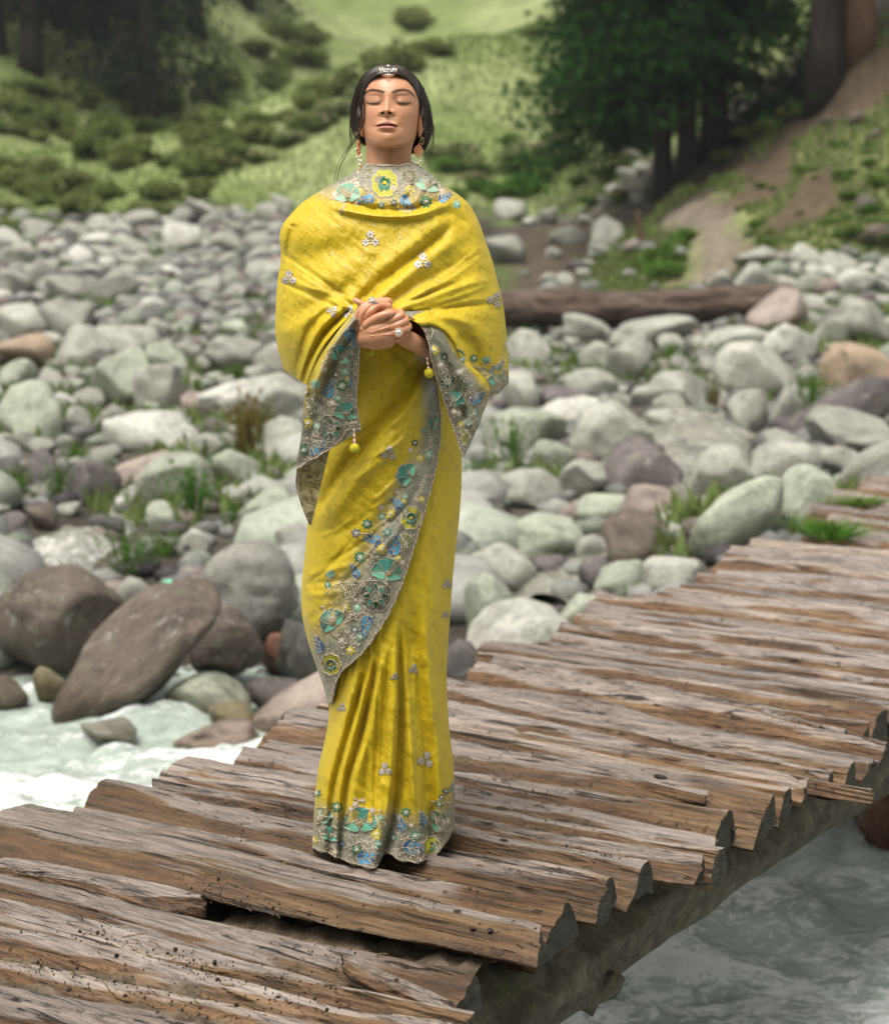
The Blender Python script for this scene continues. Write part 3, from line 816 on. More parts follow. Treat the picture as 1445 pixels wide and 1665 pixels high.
def shrub_mesh(seed, n, flat, mat, flowers=False):
    r = np.random.RandomState(seed)
    ncl = 16
    cl = r.normal(size=(ncl, 3)); cl /= np.linalg.norm(cl, axis=1, keepdims=True)
    cl *= r.uniform(.25, .72, (ncl, 1)); cl[:, 2] = np.abs(cl[:, 2]) * flat + .18
    k = r.randint(0, ncl, n)
    off = r.normal(size=(n, 3)); off /= np.linalg.norm(off, axis=1, keepdims=True)
    P = cl[k] + off * (r.uniform(.5, 1.0, n) ** .5 * r.uniform(.22, .4, ncl)[k])[:, None] * np.array([1, 1, .8])
    P[:, 2] = np.maximum(P[:, 2], .02)
    sh = r.uniform(.7, 1.35, ncl)[k] * r.uniform(.75, 1.25, n)
    tint = sh[:, None] * np.ones(3)
    if flowers:
        f = (r.rand(n) < .34) & (P[:, 2] > .35)
        tint[f] = np.array([3.4, 2.2, 4.2]) * r.uniform(.8, 1.1, (f.sum(), 1))
    V, Q, c = leaf_cards(P, .17, seed + 1, .25, .6, tint=tint)
    mb = MB(); mb.add(V, Q, C=c)
    for _ in range(7):
        e = cl[r.randint(ncl)]
        tv, tq, tt = tube(np.array([[0, 0, -.15], e * .4 + [0, 0, .05], e]), [.03, .02, .008], 4)
        mb.add(tv, tq, tt, (.9, .55, .5))
    return mb.mesh('shrub', mat, False, True)
SHR = [shrub_mesh(300 + i, 1300, .62, SHRUB_M) for i in range(5)]
SHL = [shrub_mesh(320 + i, 1100, .6, SHRUB_L) for i in range(3)]
SHF = [shrub_mesh(340 + i, 1200, .7, FLOWER_M, True) for i in range(3)]
def shrub(px, py, wpx, meshes, name, label, group, k=1.0, tall=1.0):
    P = hit(px, py)
    o = link(name, meshes[RNG.randint(len(meshes))])
    s = wpx / FPX * P[1] * .52
    o.location = (P[0], P[1], P[2] - .04 * s)
    o.scale = (s, s, s * RNG.uniform(.55, 1.1) * tall)
    o.rotation_euler = (0, 0, RNG.uniform(0, 6.28))
    tag(o, label, 'shrub', group)
    return o
_dark = [(-20, 170), (80, 150), (330, 120), (560, 85), (640, 95), (690, 120), (640, 150), (560, 185), (440, 250), (350, 310), (300, 355), (180, 380), (60, 392), (-20, 400)]
k = 0
while k < 105:
    px, py = RNG.uniform(-20, 700), RNG.uniform(90, 400)
    if not in_poly(np.array(px), np.array(py), _dark): continue
    shrub(px, py, RNG.uniform(45, 105), SHR, 'shrub', 'low dark green shrub in the thicket on the left hillside', 'shrubs of the left hillside')
    k += 1
for px, py, w in ((668, 42, 100), (700, 85, 90), (870, 60, 70), (455, 60, 90), (420, 90, 90), (500, 70, 80), (40, 150, 90), (10, 165, 80)):
    shrub(px, py, w, SHR, 'shrub', 'olive shrub standing alone on the bright upper meadow', 'shrubs of the upper meadow')
for px, py, w in ((500, 205, 90), (545, 190, 90), (470, 235, 70), (590, 170, 80), (420, 262, 60), (525, 200, 70)):
    shrub(px, py, w, SHF, 'flowering_shrub', 'cream-flowered shrub along the edge of the grassy spur', 'flowering shrubs along the spur')
for i in range(34):
    px, py = RNG.uniform(700, 1010), RNG.uniform(215, 350)
    if py < 215 + (px - 700) * .15: continue
    shrub(px, py, RNG.uniform(50, 95), SHF if RNG.rand() < .6 else SHL, 'flowering_shrub', 'cream-flowered shrub beside the dark conifers', 'flowering shrubs by the conifers')
for px, py, w in ((1075, 445, 100), (1045, 440, 70), (1100, 410, 80), (1090, 430, 90), (1120, 385, 60), (1060, 415, 60)):
    shrub(px, py, w, SHL, 'shrub', 'bright green leafy bush at the left side of the dirt path', 'bushes beside the path')
for px, py, w in ((1215, 225, 70), (1250, 210, 60), (1290, 190, 60), (1230, 195, 60), (1180, 260, 55)):
    shrub(px, py, w, SHR, 'shrub', 'dark shrub on the crest of the earth slope', 'shrubs on the crest')
for i in range(70):
    px = RNG.uniform(1150, 1450); py = RNG.uniform(170, 430)
    if py < 320 - (px - 1150) * .55 + 25 or (px < 1210 and py > 345): continue
    shrub(px, py, RNG.uniform(18, 42), SHL, 'shrub', 'small green plant growing on the bare earth slope', 'small plants on the slope', tall=.7)
for px, py, w in ((1418, 345, 60), (1390, 385, 60), (1430, 300, 60), (1380, 320, 45), (1440, 390, 70)):
    shrub(px, py, w, SHL, 'shrub', 'yellow-green bush at the right edge of the earth slope', 'bushes at the edge of the slope')
for px, py, w, h in ((1410, 350, 40, 32), (1425, 405, 60, 40), (1395, 205, 36, 22), (1420, 230, 30, 20), (1345, 205, 26, 16)):
    boulder(px - w / 2, px + w / 2, py - h, py, 'brown', 'brownish stone lying on the earth slope under the trunks', 900 + px, .2, 'stones on the slope')
for px, py, w in ((1044, 242, 36), (1030, 262, 40), (1048, 280, 34), (1026, 298, 48), (1050, 312, 36), (1006, 322, 44), (1040, 330, 34), (990, 340, 40)):
    boulder(px - w / 2, px + w / 2, py - w * .5, py, 'pale grey', 'pale stone in the heap left of the conifer trunks', 930 + px + py, .2, 'stone heap by the conifers')

_LM = [(60, 215, 'gap under the pale trunk'), (120, 300, 'hollow of the left thicket'), (300, 300, 'middle of the thicket'), (20, 330, 'left edge of the hill'), (235, 150, 'broad dark conifer'), (52, 100, 'pale-trunked conifer'), (400, 30, 'far conifer on the meadow'), (480, 250, 'grassy spur'), (150, 385, 'end of the scree'), (610, 130, "woman's head"), (330, 100, 'conifer right of the broad one')]
for o in [o for o in col.objects if o.get('group') in ('shrubs of the left hillside', 'shrubs of the upper meadow', 'flowering shrubs by the conifers')]:
    px, py, w_ = [float(q) for q in proj(np.array(o.location))]
    wd = o.scale[0] / .52 / w_ * FPX
    if o['group'] == 'flowering shrubs by the conifers':
        o['label'] = f"{'large' if wd > 80 else 'small' if wd < 64 else 'middling'} {'pale-flowered' if 'flower' in o.data.materials[0].name else 'bright green'} shrub {'close to the dark conifers' if px > 900 else 'behind the shoulder of the woman' if px < 790 else 'in the middle of the bright bushes'}, {'at their foot' if py > 310 else 'at their top' if py < 265 else 'halfway down'}"
        continue
    c = sorted((abs(px - a) / 1.3 + abs(py - b), a, b, n) for a, b, n in _LM)[0]
    d = ('right of' if px > c[1] else 'left of') if abs(px - c[1]) > abs(py - c[2]) else ('below' if py > c[2] else 'above')
    o['label'] = f"{'large' if wd > 85 else 'small' if wd < 62 else 'middling'} {'tall' if o.scale[2] > o.scale[0] * .97 else 'low'} dark green shrub {'a little way' if c[0] > 60 else 'close'} {d} the {c[3]}"
def grass_layer():
    n = 60000
    px = RNG.uniform(-60, 1500, n); py = RNG.uniform(-40, 400, n)
    pts = []
    for Y in (0,):
        YY = RNG.uniform(44.5, 78, n); XX = RNG.uniform(-.34, .34, n) * YY
        keep = YY > rock_edge(XX) - .3
        pts.append(np.stack([XX[keep], YY[keep], ground(XX[keep], YY[keep])], 1))
    YY = RNG.uniform(9.5, 44, 40000); XX = RNG.uniform(-.27, .27, 40000) * YY
    nn = fbm(v3(XX * .35, YY * .35, 0 * XX), 21, 4) + .3 * fbm(v3(XX * 1.3, YY * 1.3, 0 * XX), 31, 3)
    keep = (nn > .27) & ((XX < 1) | (YY < 28))
    pts.append(np.stack([XX[keep], YY[keep], ground(XX[keep], YY[keep])], 1))
    YY = RNG.uniform(29.5, 38, 24000); XX = RNG.uniform(2.6, 11, 24000)
    nn = fbm(v3(XX * 1.3, YY * 1.3, 0 * XX), 31, 3) * .7 + fbm(v3(XX * .35, YY * .35, 0 * XX), 21, 4) * .6
    keep = (nn > -.22) & (seg_d(XX, YY, PATH) > .6)
    pts.append(np.stack([XX[keep], YY[keep], ground(XX[keep], YY[keep])], 1))
    P = np.concatenate(pts); m = len(P)
    h = RNG.uniform(.07, .16, m) * np.where(P[:, 1] < 29, 1.35, 1.1); w = h * .22
    a = RNG.uniform(0, 6.28, m); ln = RNG.normal(size=(m, 2)) * .35
    dx = np.stack([np.cos(a), np.sin(a), 0 * a], 1)
    b0 = P - dx * w[:, None]; b1 = P + dx * w[:, None]
    t = P + np.stack([ln[:, 0] * h, ln[:, 1] * h, h], 1)
    V = np.stack([b0, b1, t], 1).reshape(-1, 3)
    c = np.repeat(RNG.uniform(.7, 1.35, m)[:, None] * np.ones(3), 3, 0)
    me = mesh_np('grass', V, np.arange(3 * m).reshape(-1, 3), leaf_mat('grass_blade', (.175, .235, .075), (.175, .235, .075)), False, attrs={'Col': c})
    tag(link('grass', me), 'short green grass of the hillside and between the stones', kind='stuff')
grass_layer()

WEED_M = leaf_mat('weed_blade', (.085, .19, .03), (.12, .20, .04), .5)
DRY_M = leaf_mat('dry_stem', (.20, .15, .06), (.17, .16, .06), .7)
def tuft_mesh(seed, n, spread, leafy, mat, cmul=(1, 1, 1)):
    r = np.random.RandomState(seed); mb = MB()
    for _ in range(n):
        a = r.uniform(0, 6.28); b = r.uniform(0, spread) ; h = r.uniform(.5, 1.0)
        base = np.array([math.cos(a), math.sin(a), 0]) * b * .5
        tip = base + np.array([math.cos(a) * b * .9 + r.normal() * .08, math.sin(a) * b * .9 + r.normal() * .08, h])
        mid = (base + tip) / 2 + np.array([0, 0, .12 * h])
        w = r.uniform(.012, .028)
        side = np.array([-math.sin(a), math.cos(a), 0])
        p = interp([base, mid, tip], 5)
        ww = w * np.array([1, 1, .8, .55, .05])
        V = np.concatenate([p - side * ww[:, None], p + side * ww[:, None]])
        q = [[i, i + 1, i + 6, i + 5] for i in range(4)]
        c = r.uniform(.7, 1.3) * np.array(cmul)
        mb.add(V, q, C=c)
        if leafy:
            L = p[1:] + r.normal(size=(4, 3)) * .03
            v, q2, c2 = leaf_cards(np.repeat(L, 3, 0) + r.normal(size=(12, 3)) * .04, .11, seed + _, .3, .5)
            mb.add(v, q2, C=c2 * np.array(cmul))
    return mb.mesh('weed', mat, False, True)
TUFT = [tuft_mesh(400 + i, 70, .55, False, WEED_M) for i in range(3)]
LEAFY = [tuft_mesh(410 + i, 34, .6, True, WEED_M) for i in range(3)]
DRY = [tuft_mesh(420 + i, 42, .5, True, DRY_M, (1.0, 1.0, .9)) for i in range(2)]
def weed(px, py, w, h, meshes, label, name='weed', cat='weed', z=None, group=None):
    P = hit(px, py) if z is None else on_z(px, py, z)
    o = link(name, meshes[(int(px) * 7 + int(py)) % len(meshes)])
    s = P[1] / FPX
    o.location = tuple(P)
    o.scale = (w * s * .75, w * s * .75, h * s * 1.05)
    o.rotation_euler = (0, 0, (px * 13 % 628) / 100)
    return tag(o, label, cat, group)
for px, py, w, h, ms, lb in (
    (125, 758, 70, 50, TUFT, 'bright green grass tuft between two purple stones on the left'),
    (178, 778, 40, 40, TUFT, 'green tuft growing right of the dark purple boulder'),
    (30, 815, 80, 55, LEAFY, 'mossy yellow-green weeds under the stones at the left edge'),
    (95, 815, 50, 60, LEAFY, 'leafy weed in front of the purple-grey stone'),
    (312, 850, 90, 95, LEAFY, 'dark green weeds growing up the big pale green boulder'),
    (215, 940, 95, 75, LEAFY, 'mossy weeds above the brook beside the large wet boulder'),
    (268, 905, 55, 45, LEAFY, 'small weed left of the cracked boulder'),
    (398, 752, 85, 110, DRY, 'tall dry brown weeds standing left of the hanging sleeve'),
    (425, 720, 50, 70, DRY, 'thin yellow dry stems beside the tall dry weeds'),
    (378, 872, 40, 60, LEAFY, 'dark weed between pale boulders left of the skirt'),
    (150, 640, 30, 40, TUFT, 'small green tuft among the pale stones'),
    (385, 618, 60, 26, LEAFY, 'low moss below the layered boulder'),
    (322, 640, 40, 34, TUFT, 'green moss right of the upright boulder'),
    (270, 530, 60, 26, TUFT, 'yellow-green grass patch on the gravel bar'),
    (260, 425, 60, 30, TUFT, 'bright yellow-green grass in the far scree'),
    (1418, 838, 60, 26, TUFT, 'grass at the far end of the deck by the right edge'),
    (835, 770, 60, 85, LEAFY, 'green weed with yellowing leaves right of the hanging sleeve'),
    (770, 815, 55, 75, LEAFY, 'dark green weed touching the right side of the skirt'),
    (1158, 672, 34, 60, DRY, 'reddish weed at the foot of the very large pale boulder'),
    (1318, 678, 60, 75, LEAFY, 'green and yellow weed left of the dark purple boulder'),
    (1062, 600, 30, 34, TUFT, 'small green tuft right of the leaning grey boulder'),
    (1090, 592, 40, 34, LEAFY, 'leafy moss under the small grey stone'),
    (935, 600, 26, 30, TUFT, 'small tuft beside the pale stone below the log'),
    (1190, 540, 24, 26, DRY, 'small orange plant beside the angular boulder'),
    (860, 545, 60, 24, TUFT, 'grass under the fallen log near the woman'),
    (1160, 905, 22, 40, LEAFY, 'little yellow-green weed at the foot of the craggy boulder')):
    weed(px, py, w, h, ms, lb)

# ------------------------------------------------------------------ conifers
def bark_mat(name, c1, c2):
    m, nt, b = new_mat(name, c1, .85, .2)
    co = coords(nt, 'Object', (1, 1, .22))
    f = noise(nt, co, 7, 6, .7, .5)
    nt.links.new(ramp(nt, f, [(.3, c2), (.7, c1)]), b.inputs['Base Color'])
    bump(nt, b, f, .9, .06)
    return m
BARK_D = bark_mat('dark_bark', (.055, .042, .034), (.018, .014, .012))
BARK_B = bark_mat('brown_bark', (.20, .125, .085), (.085, .05, .035))
NEEDLE = leaf_mat('needles', (.022, .062, .016), (.032, .076, .02), .6)
NEEDLE_F = leaf_mat('far_needles', (.020, .042, .020), (.026, .050, .022), .6)
def conifer(base, rad, height, crown0, reach, label, seed, lean=(0, 0), bark=None, needles=None, nbr=150, dens=1.0, roots=False, az=None):
    r = np.random.RandomState(seed)
    root = empty('conifer', tuple(base))
    tag(root, label, 'tree')
    n = 14
    t = np.linspace(0, 1, n)
    pts = np.stack([lean[0] * t * height + .05 * np.sin(t * 5 + seed), lean[1] * t * height, -.5 + t * (height + .5)], 1)
    rr = rad * (1 - t) ** .8 + .03 + rad * .4 * np.exp(-t * height / .6)
    V, Q, T = tube(pts, rr, 16)
    V = V + (fbm(V * np.array([3, 3, .8]), seed, 3) * rad * .22)[:, None] * np.array([1, 1, 0])
    mb = MB().add(V, Q, T)
    if roots:
        for k in range(7):
            a = k * .9 + r.uniform(-.3, .3)
            d = np.array([math.cos(a), math.sin(a), 0])
            tv, tq, tt = tube(np.array([[0, 0, .55 * rad * 2], d * rad * 1.3 + [0, 0, .0], d * rad * 2.2 + [0, 0, -.4]]), [rad * .5, rad * .34, .05], 7)
            mb.add(tv, tq, tt)
    link('trunk', mb.mesh('trunk', bark or BARK_D), root)
    limb = MB(); P, S, D = [], [], []
    for i in range(nbr):
        u = (i + r.rand()) / nbr
        z = crown0 + (height - crown0) * u ** 1.15
        a = r.uniform(0, 6.28) if az is None else r.uniform(*az)
        L = reach * (1 - u) ** .75 * r.uniform(.55, 1.05) + .35
        c = np.array([lean[0] * z, lean[1] * z, z])
        d = np.array([math.cos(a), math.sin(a), 0])
        droop = r.uniform(.22, .5)
        bp = np.array([c, c + d * L * .5 + [0, 0, -.02 * L], c + d * L + [0, 0, -droop * L]])
        bp = interp(bp, 6)
        tv, tq, tt = tube(bp, np.linspace(.045, .008, 6) * (1 + rad), 4, False)
        limb.add(tv, tq, tt, (1, .8, .7))
        m = int((10 + 20 * L) * dens)
        k = r.uniform(.12, 1.05, m)
        q = interp(bp, None, np.clip(k, 0, 1))
        sp = (.12 + .20 * L * (1 - np.abs(k - .55)))[:, None]
        q = q + r.normal(size=(m, 3)) * sp * np.array([1, 1, .35]) + np.array([0, 0, -.08])
        P.append(q); S.append(np.full(m, r.uniform(.45, 1.7)))
        D.append(d * np.ones((m, 1)))
    link('branches', limb.mesh('branches', bark or BARK_D, True, True), root)
    P = np.concatenate(P); S = np.concatenate(S); D = np.concatenate(D)
    # every spray is a few narrow drooping needle blades
    nb = 14
    PP = np.repeat(P, nb, 0); DD = np.repeat(D, nb, 0)
    m = len(PP)
    dr = DD * .8 + r.normal(size=(m, 3)) * .55; dr[:, 2] -= .45
    dr /= np.linalg.norm(dr, axis=1, keepdims=True)
    sd = np.cross(dr, r.normal(size=(m, 3))); sd /= np.linalg.norm(sd, axis=1, keepdims=True) + 1e-9
    ln = r.uniform(.10, .26, m)[:, None]; wd = ln * r.uniform(.05, .11, m)[:, None]
    V = np.stack([PP - sd * wd, PP + sd * wd, PP + dr * ln], 1).reshape(-1, 3)
    c = np.repeat((np.repeat(S, nb) * r.uniform(.7, 1.3, m))[:, None] * np.ones(3), 3, 0)
    link('crown', mesh_np('crown', V, np.arange(3 * m).reshape(-1, 3), needles or NEEDLE, False, attrs={'Col': c}), root)
    return root
def at(px, py): return hit(px, py)
conifer(at(1072, 322), .16, 12, 2.1, 2.3, 'conifer with a thin dark trunk at the foot of the earth slope', 1, (.0, .0), nbr=150, dens=1.35, az=(1.6, 5.0))
conifer(at(1112, 292), .18, 14, 2.1, 2.4, 'middle conifer of the dark group, standing between two other trunks', 2, nbr=170, dens=1.3)
conifer(at(1164, 246), .27, 16, 2.4, 2.1, 'thick-trunked dark conifer on the right of the group beside the path', 3, (-.01, 0), nbr=190, dens=1.35)
conifer(at(1000, 262), .20, 12, .6, 1.75, 'bushy dark conifer whose branches hang lowest beside the flowering shrubs', 4, nbr=130, dens=1.3)
conifer(at(1343, 152), .31, 18, 4.6, 2.6, 'dark thick trunk on the crest of the earth slope', 5, (-.02, 0), nbr=90, dens=.8)
conifer(at(1398, 85), .37, 18, 5.5, 2.6, 'reddish brown thick trunk leaning left at the top right', 6, (-.09, 0), bark=BARK_B, nbr=80, dens=.8)
for i, (px, py, rd, hh, c0, rc, lb) in enumerate((
    (235, 190, .34, 17, 1.1, 3.7, 'broad dark conifer rising out of the thicket on the left hill'),
    (160, 62, .32, 16, 1.4, 2.4, 'dark conifer left of the broad one on the hill'),
    (320, 55, .32, 15, 1.4, 2.2, 'dark conifer right of the broad one on the hill'),
    (52, 112, .34, 18, 3.8, 2.4, 'pale-trunked conifer near the left edge of the hill'),
    (-10, 78, .35, 18, 1.2, 2.6, 'dark conifer cut by the left edge of the hill'),
    (400, 8, .30, 14, .4, 2.2, 'far dark conifer at the upper end of the meadow'),
    (95, 38, .30, 15, .5, 3.2, 'dark conifer behind the left hill trees'),
    (200, 18, .30, 15, .5, 3.2, 'dark far conifer behind the broad one'))):
    conifer(at(px, py), rd, hh, c0, rc, lb, 20 + i, bark=BARK_D, needles=NEEDLE_F, nbr=120, dens=.75, roots=False)

# ------------------------------------------------------------------ driftwood
def fallen_log():
    A, B = on_y(700, 512, 27.2), on_y(1281, 488, 28.6)
    root = empty('fallen_log', tuple((A + B) / 2))
    tag(root, 'weathered brown tree trunk lying across the boulders right of the woman', 'log')
    n, s = 90, 28
    t = np.linspace(0, 1, n)
    c = A + (B - A) * t[:, None] - (A + B) / 2
    c[:, 2] += .03 * np.sin(t * 7)
    V, Q, T = tube(c, .27 - .02 * t, s)
    an = np.tile(np.arange(s), n)
    body = V[:n * s]
    dv = body - np.repeat(c, s, 0)
    f = fbm(v3(np.repeat(t * 6, s), np.cos(an * 6.283 / s) * 3, np.sin(an * 6.283 / s) * 3), 71, 4)
    V[:n * s] = np.repeat(c, s, 0) + dv * (1 + .14 * f)[:, None]
    m, nt, b = new_mat('weathered_log', rough=.75, spec=.25)
    co = coords(nt, 'Object', (.35, 3, 3))
    f1 = noise(nt, co, 3.0, 7, .65, .6)
    nt.links.new(ramp(nt, f1, [(.3, (.03, .02, .016)), (.5, (.10, .07, .055)), (.72, (.24, .19, .16))]), b.inputs['Base Color'])
    bump(nt, b, f1, .9, .05)
    link('trunk', MB().add(V, Q, T).mesh('trunk', m), root)
fallen_log()
def stick(pts, rad, label, Y):
    P = np.array([on_y(x, y, Y) for x, y in pts])
    o = empty_o = link('driftwood_stick', MB().add(*tube(interp(P - P[0], 14), np.linspace(rad, rad * .6, 14), 8)).mesh('driftwood_stick', BARK_B))
    o.location = tuple(P[0])
    tag(o, label, 'stick')
stick([(1046, 395), (1040, 372), (1036, 345)], .07, 'orange-brown broken stake standing at the foot of the bank', 36.0)
tag(link('plastic_bag', rock_mesh(88, 3, .9, .3, 3)), 'crumpled turquoise plastic bag caught between boulders on the left', 'bag')
_o = bpy.data.objects['plastic_bag']; _p = on_y(268, 962, 10.4); _o.location = tuple(_p); _o.scale = (.075, .06, .06); _o.rotation_euler = (0, R(-35), 0)
_m, _nt, _b = new_mat('bag_plastic', (.12, .55, .36), .35, .5); _o.data.materials.clear(); _o.data.materials.append(_m)
# ------------------------------------------------------------------ rain haze
def haze():
    x0, x1, y0, y1, z0, z1 = -170, 170, -76, 172, -3.2, 52
    V = [(x, y, z) for x in (x0, x1) for y in (y0, y1) for z in (z0, z1)]
    F = [(0, 1, 3, 2), (4, 6, 7, 5), (0, 4, 5, 1), (2, 3, 7, 6), (0, 2, 6, 4), (1, 5, 7, 3)]
    m = bpy.data.materials.new('haze'); m.use_nodes = True
    nt = m.node_tree; nt.nodes.clear()
    o_ = nt.nodes.new('ShaderNodeOutputMaterial'); v = nt.nodes.new('ShaderNodeVolumePrincipled')
    v.inputs['Color'].default_value = (.86, .92, 1.0, 1)
    v.inputs['Density'].default_value = .0005
    v.inputs['Anisotropy'].default_value = .2
    nt.links.new(v.outputs[0], o_.inputs['Volume'])
    tag(link('haze', mesh_np('haze', np.array(V, float), np.array(F), m, False)), 'thin rain haze over the valley', kind='stuff')
haze()
# ------------------------------------------------------------------ the plank footbridge
YAW = math.radians(33)
AX = np.array([math.sin(YAW), math.cos(YAW)])        # along the bridge
QX = np.array([math.cos(YAW), -math.sin(YAW)])       # along the planks, towards the right-hand ends
def deck(px, py):
    P = on_z(px, py, 0.0)
    return np.array([P[:2] @ AX, P[:2] @ QX])
def st(s, t, z=0.0):
    v = AX * s + QX * t
    return np.array([v[0], v[1], z])

def wood_mat(name, warm=1.0, grey=1.0):
    m, nt, b = new_mat(name, rough=.5, spec=.45)
    ri = objrand(nt)
    off = nd(nt, 'ShaderNodeCombineXYZ', {'X': math_(nt, 'MULTIPLY', ri, 53.0), 'Y': math_(nt, 'MULTIPLY', ri, 17.0)}).outputs[0]
    co = coords(nt, 'Object', (1, 1, 1), off)
    st_ = nd(nt, 'ShaderNodeMapping', {'Vector': co, 'Scale': (1.6, 26, 26)}).outputs[0]
    st2 = nd(nt, 'ShaderNodeMapping', {'Vector': co, 'Scale': (.9, 7, 7)}).outputs[0]
    st3 = nd(nt, 'ShaderNodeMapping', {'Vector': co, 'Scale': (4, 90, 90)}).outputs[0]
    g1 = noise(nt, st_, 1.6, 8, .68, .7)
    g2 = noise(nt, st2, 2.2, 6, .6, .5)
    g3 = noise(nt, st3, 1.5, 4, .6, .2)
    iso = noise(nt, co, 9.0, 7, .7)
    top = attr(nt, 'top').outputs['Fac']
    warmc = ramp(nt, g1, [(.22, (.020, .010, .005)), (.42, (.10, .053, .025)), (.58, (.195, .113, .056)), (.78, (.33, .205, .11))])
    tan = ramp(nt, g1, [(.22, (.04, .024, .012)), (.45, (.19, .115, .055)), (.75, (.36, .25, .135))])
    warmc = mixc(nt, ramp(nt, g2, [(.42, g(0)), (.62, g(1))]), warmc, tan)
    greyc = ramp(nt, g1, [(.20, (.06, .048, .040)), (.36, (.19, .157, .140)), (.58, (.295, .258, .236)), (.8, (.385, .352, .33))])  # weathered grey, paled further to carry the wet sheen of the sky
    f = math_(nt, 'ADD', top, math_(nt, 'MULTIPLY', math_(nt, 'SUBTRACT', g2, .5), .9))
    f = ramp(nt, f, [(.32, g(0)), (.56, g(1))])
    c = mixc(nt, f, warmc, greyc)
    c = mixc(nt, 1.0, c, ramp(nt, g3, [(.30, g(.45)), (.5, g(1)), (.7, g(1.25))]), 'MULTIPLY')
    # per plank tone
    c = mixc(nt, 1.0, c, ramp(nt, ri, [(0, (.72, .70, .70)), (.35, (1.05, 1, .96)), (.7, (.9, .88, .9)), (1, (1.22, 1.15, 1.05))]), 'MULTIPLY')
    # fine drying cracks along the grain
    ck = noise(nt, nd(nt, 'ShaderNodeMapping', {'Vector': co, 'Scale': (1.1, 48, 48)}).outputs[0], 1.3, 5, .6, .35)
    ckm = ramp(nt, ck, [(.60, g(0)), (.645, g(.9))])
    c = mixc(nt, ckm, c, (.018, .012, .009))
    c = mixc(nt, 1.0, c, mixc(nt, f, (.74, .72, .70), (1.02, 1.0, .97)), 'MULTIPLY')  # wet sheen put into the colour: sides darkened, worn tops kept pale
    # black rot stains and mud specks
    sm = ramp(nt, noise(nt, st2, 3.1, 7, .72, 1.2), [(.60, g(0)), (.70, g(.8))])
    c = mixc(nt, sm, c, (.022, .017, .014))
    mud = ramp(nt, noise(nt, co, 46.0, 3, .55), [(.63, g(0)), (.68, g(.9))])
    mudz = math_(nt, 'MULTIPLY', mud, ramp(nt, noise(nt, co, 3.2, 3, .5), [(.48, g(0)), (.62, g(1))]))
    c = mixc(nt, mudz, c, (.035, .026, .019))
    nt.links.new(c, b.inputs['Base Color'])
    rg = ramp(nt, iso, [(.3, g(.18)), (.55, g(.32)), (.75, g(.55))])
    nt.links.new(rg, b.inputs['Roughness'])
    h = math_(nt, 'ADD', math_(nt, 'MULTIPLY', g1, 1.0), math_(nt, 'MULTIPLY', g3, .35))
    h = math_(nt, 'SUBTRACT', h, math_(nt, 'MULTIPLY', sm, .25))
    h = math_(nt, 'SUBTRACT', h, math_(nt, 'MULTIPLY', ckm, .8))
    h = math_(nt, 'ADD', h, math_(nt, 'MULTIPLY', mudz, .3))
    bump(nt, b, h, .9, .014)
    return m
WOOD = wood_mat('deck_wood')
def sawn_mat():
    m, nt, b = new_mat('sawn_end', (.07, .066, .055), .85, .2)
    co = coords(nt, 'Object', (3, 14, 70))
    f = noise(nt, co, 2.0, 5, .7, .8)
    f2 = noise(nt, coords(nt, 'Object', (1, 1, 1)), 30, 4, .6)
    c = ramp(nt, f, [(.3, (.022, .021, .017)), (.6, (.075, .070, .056)), (.8, (.15, .135, .10))])
    nt.links.new(mixc(nt, 1.0, c, ramp(nt, f2, [(.3, g(.6)), (.7, g(1.3))]), 'MULTIPLY'), b.inputs['Base Color'])
    bump(nt, b, f, 1.0, .012)
    return m
SAWN = sawn_mat()

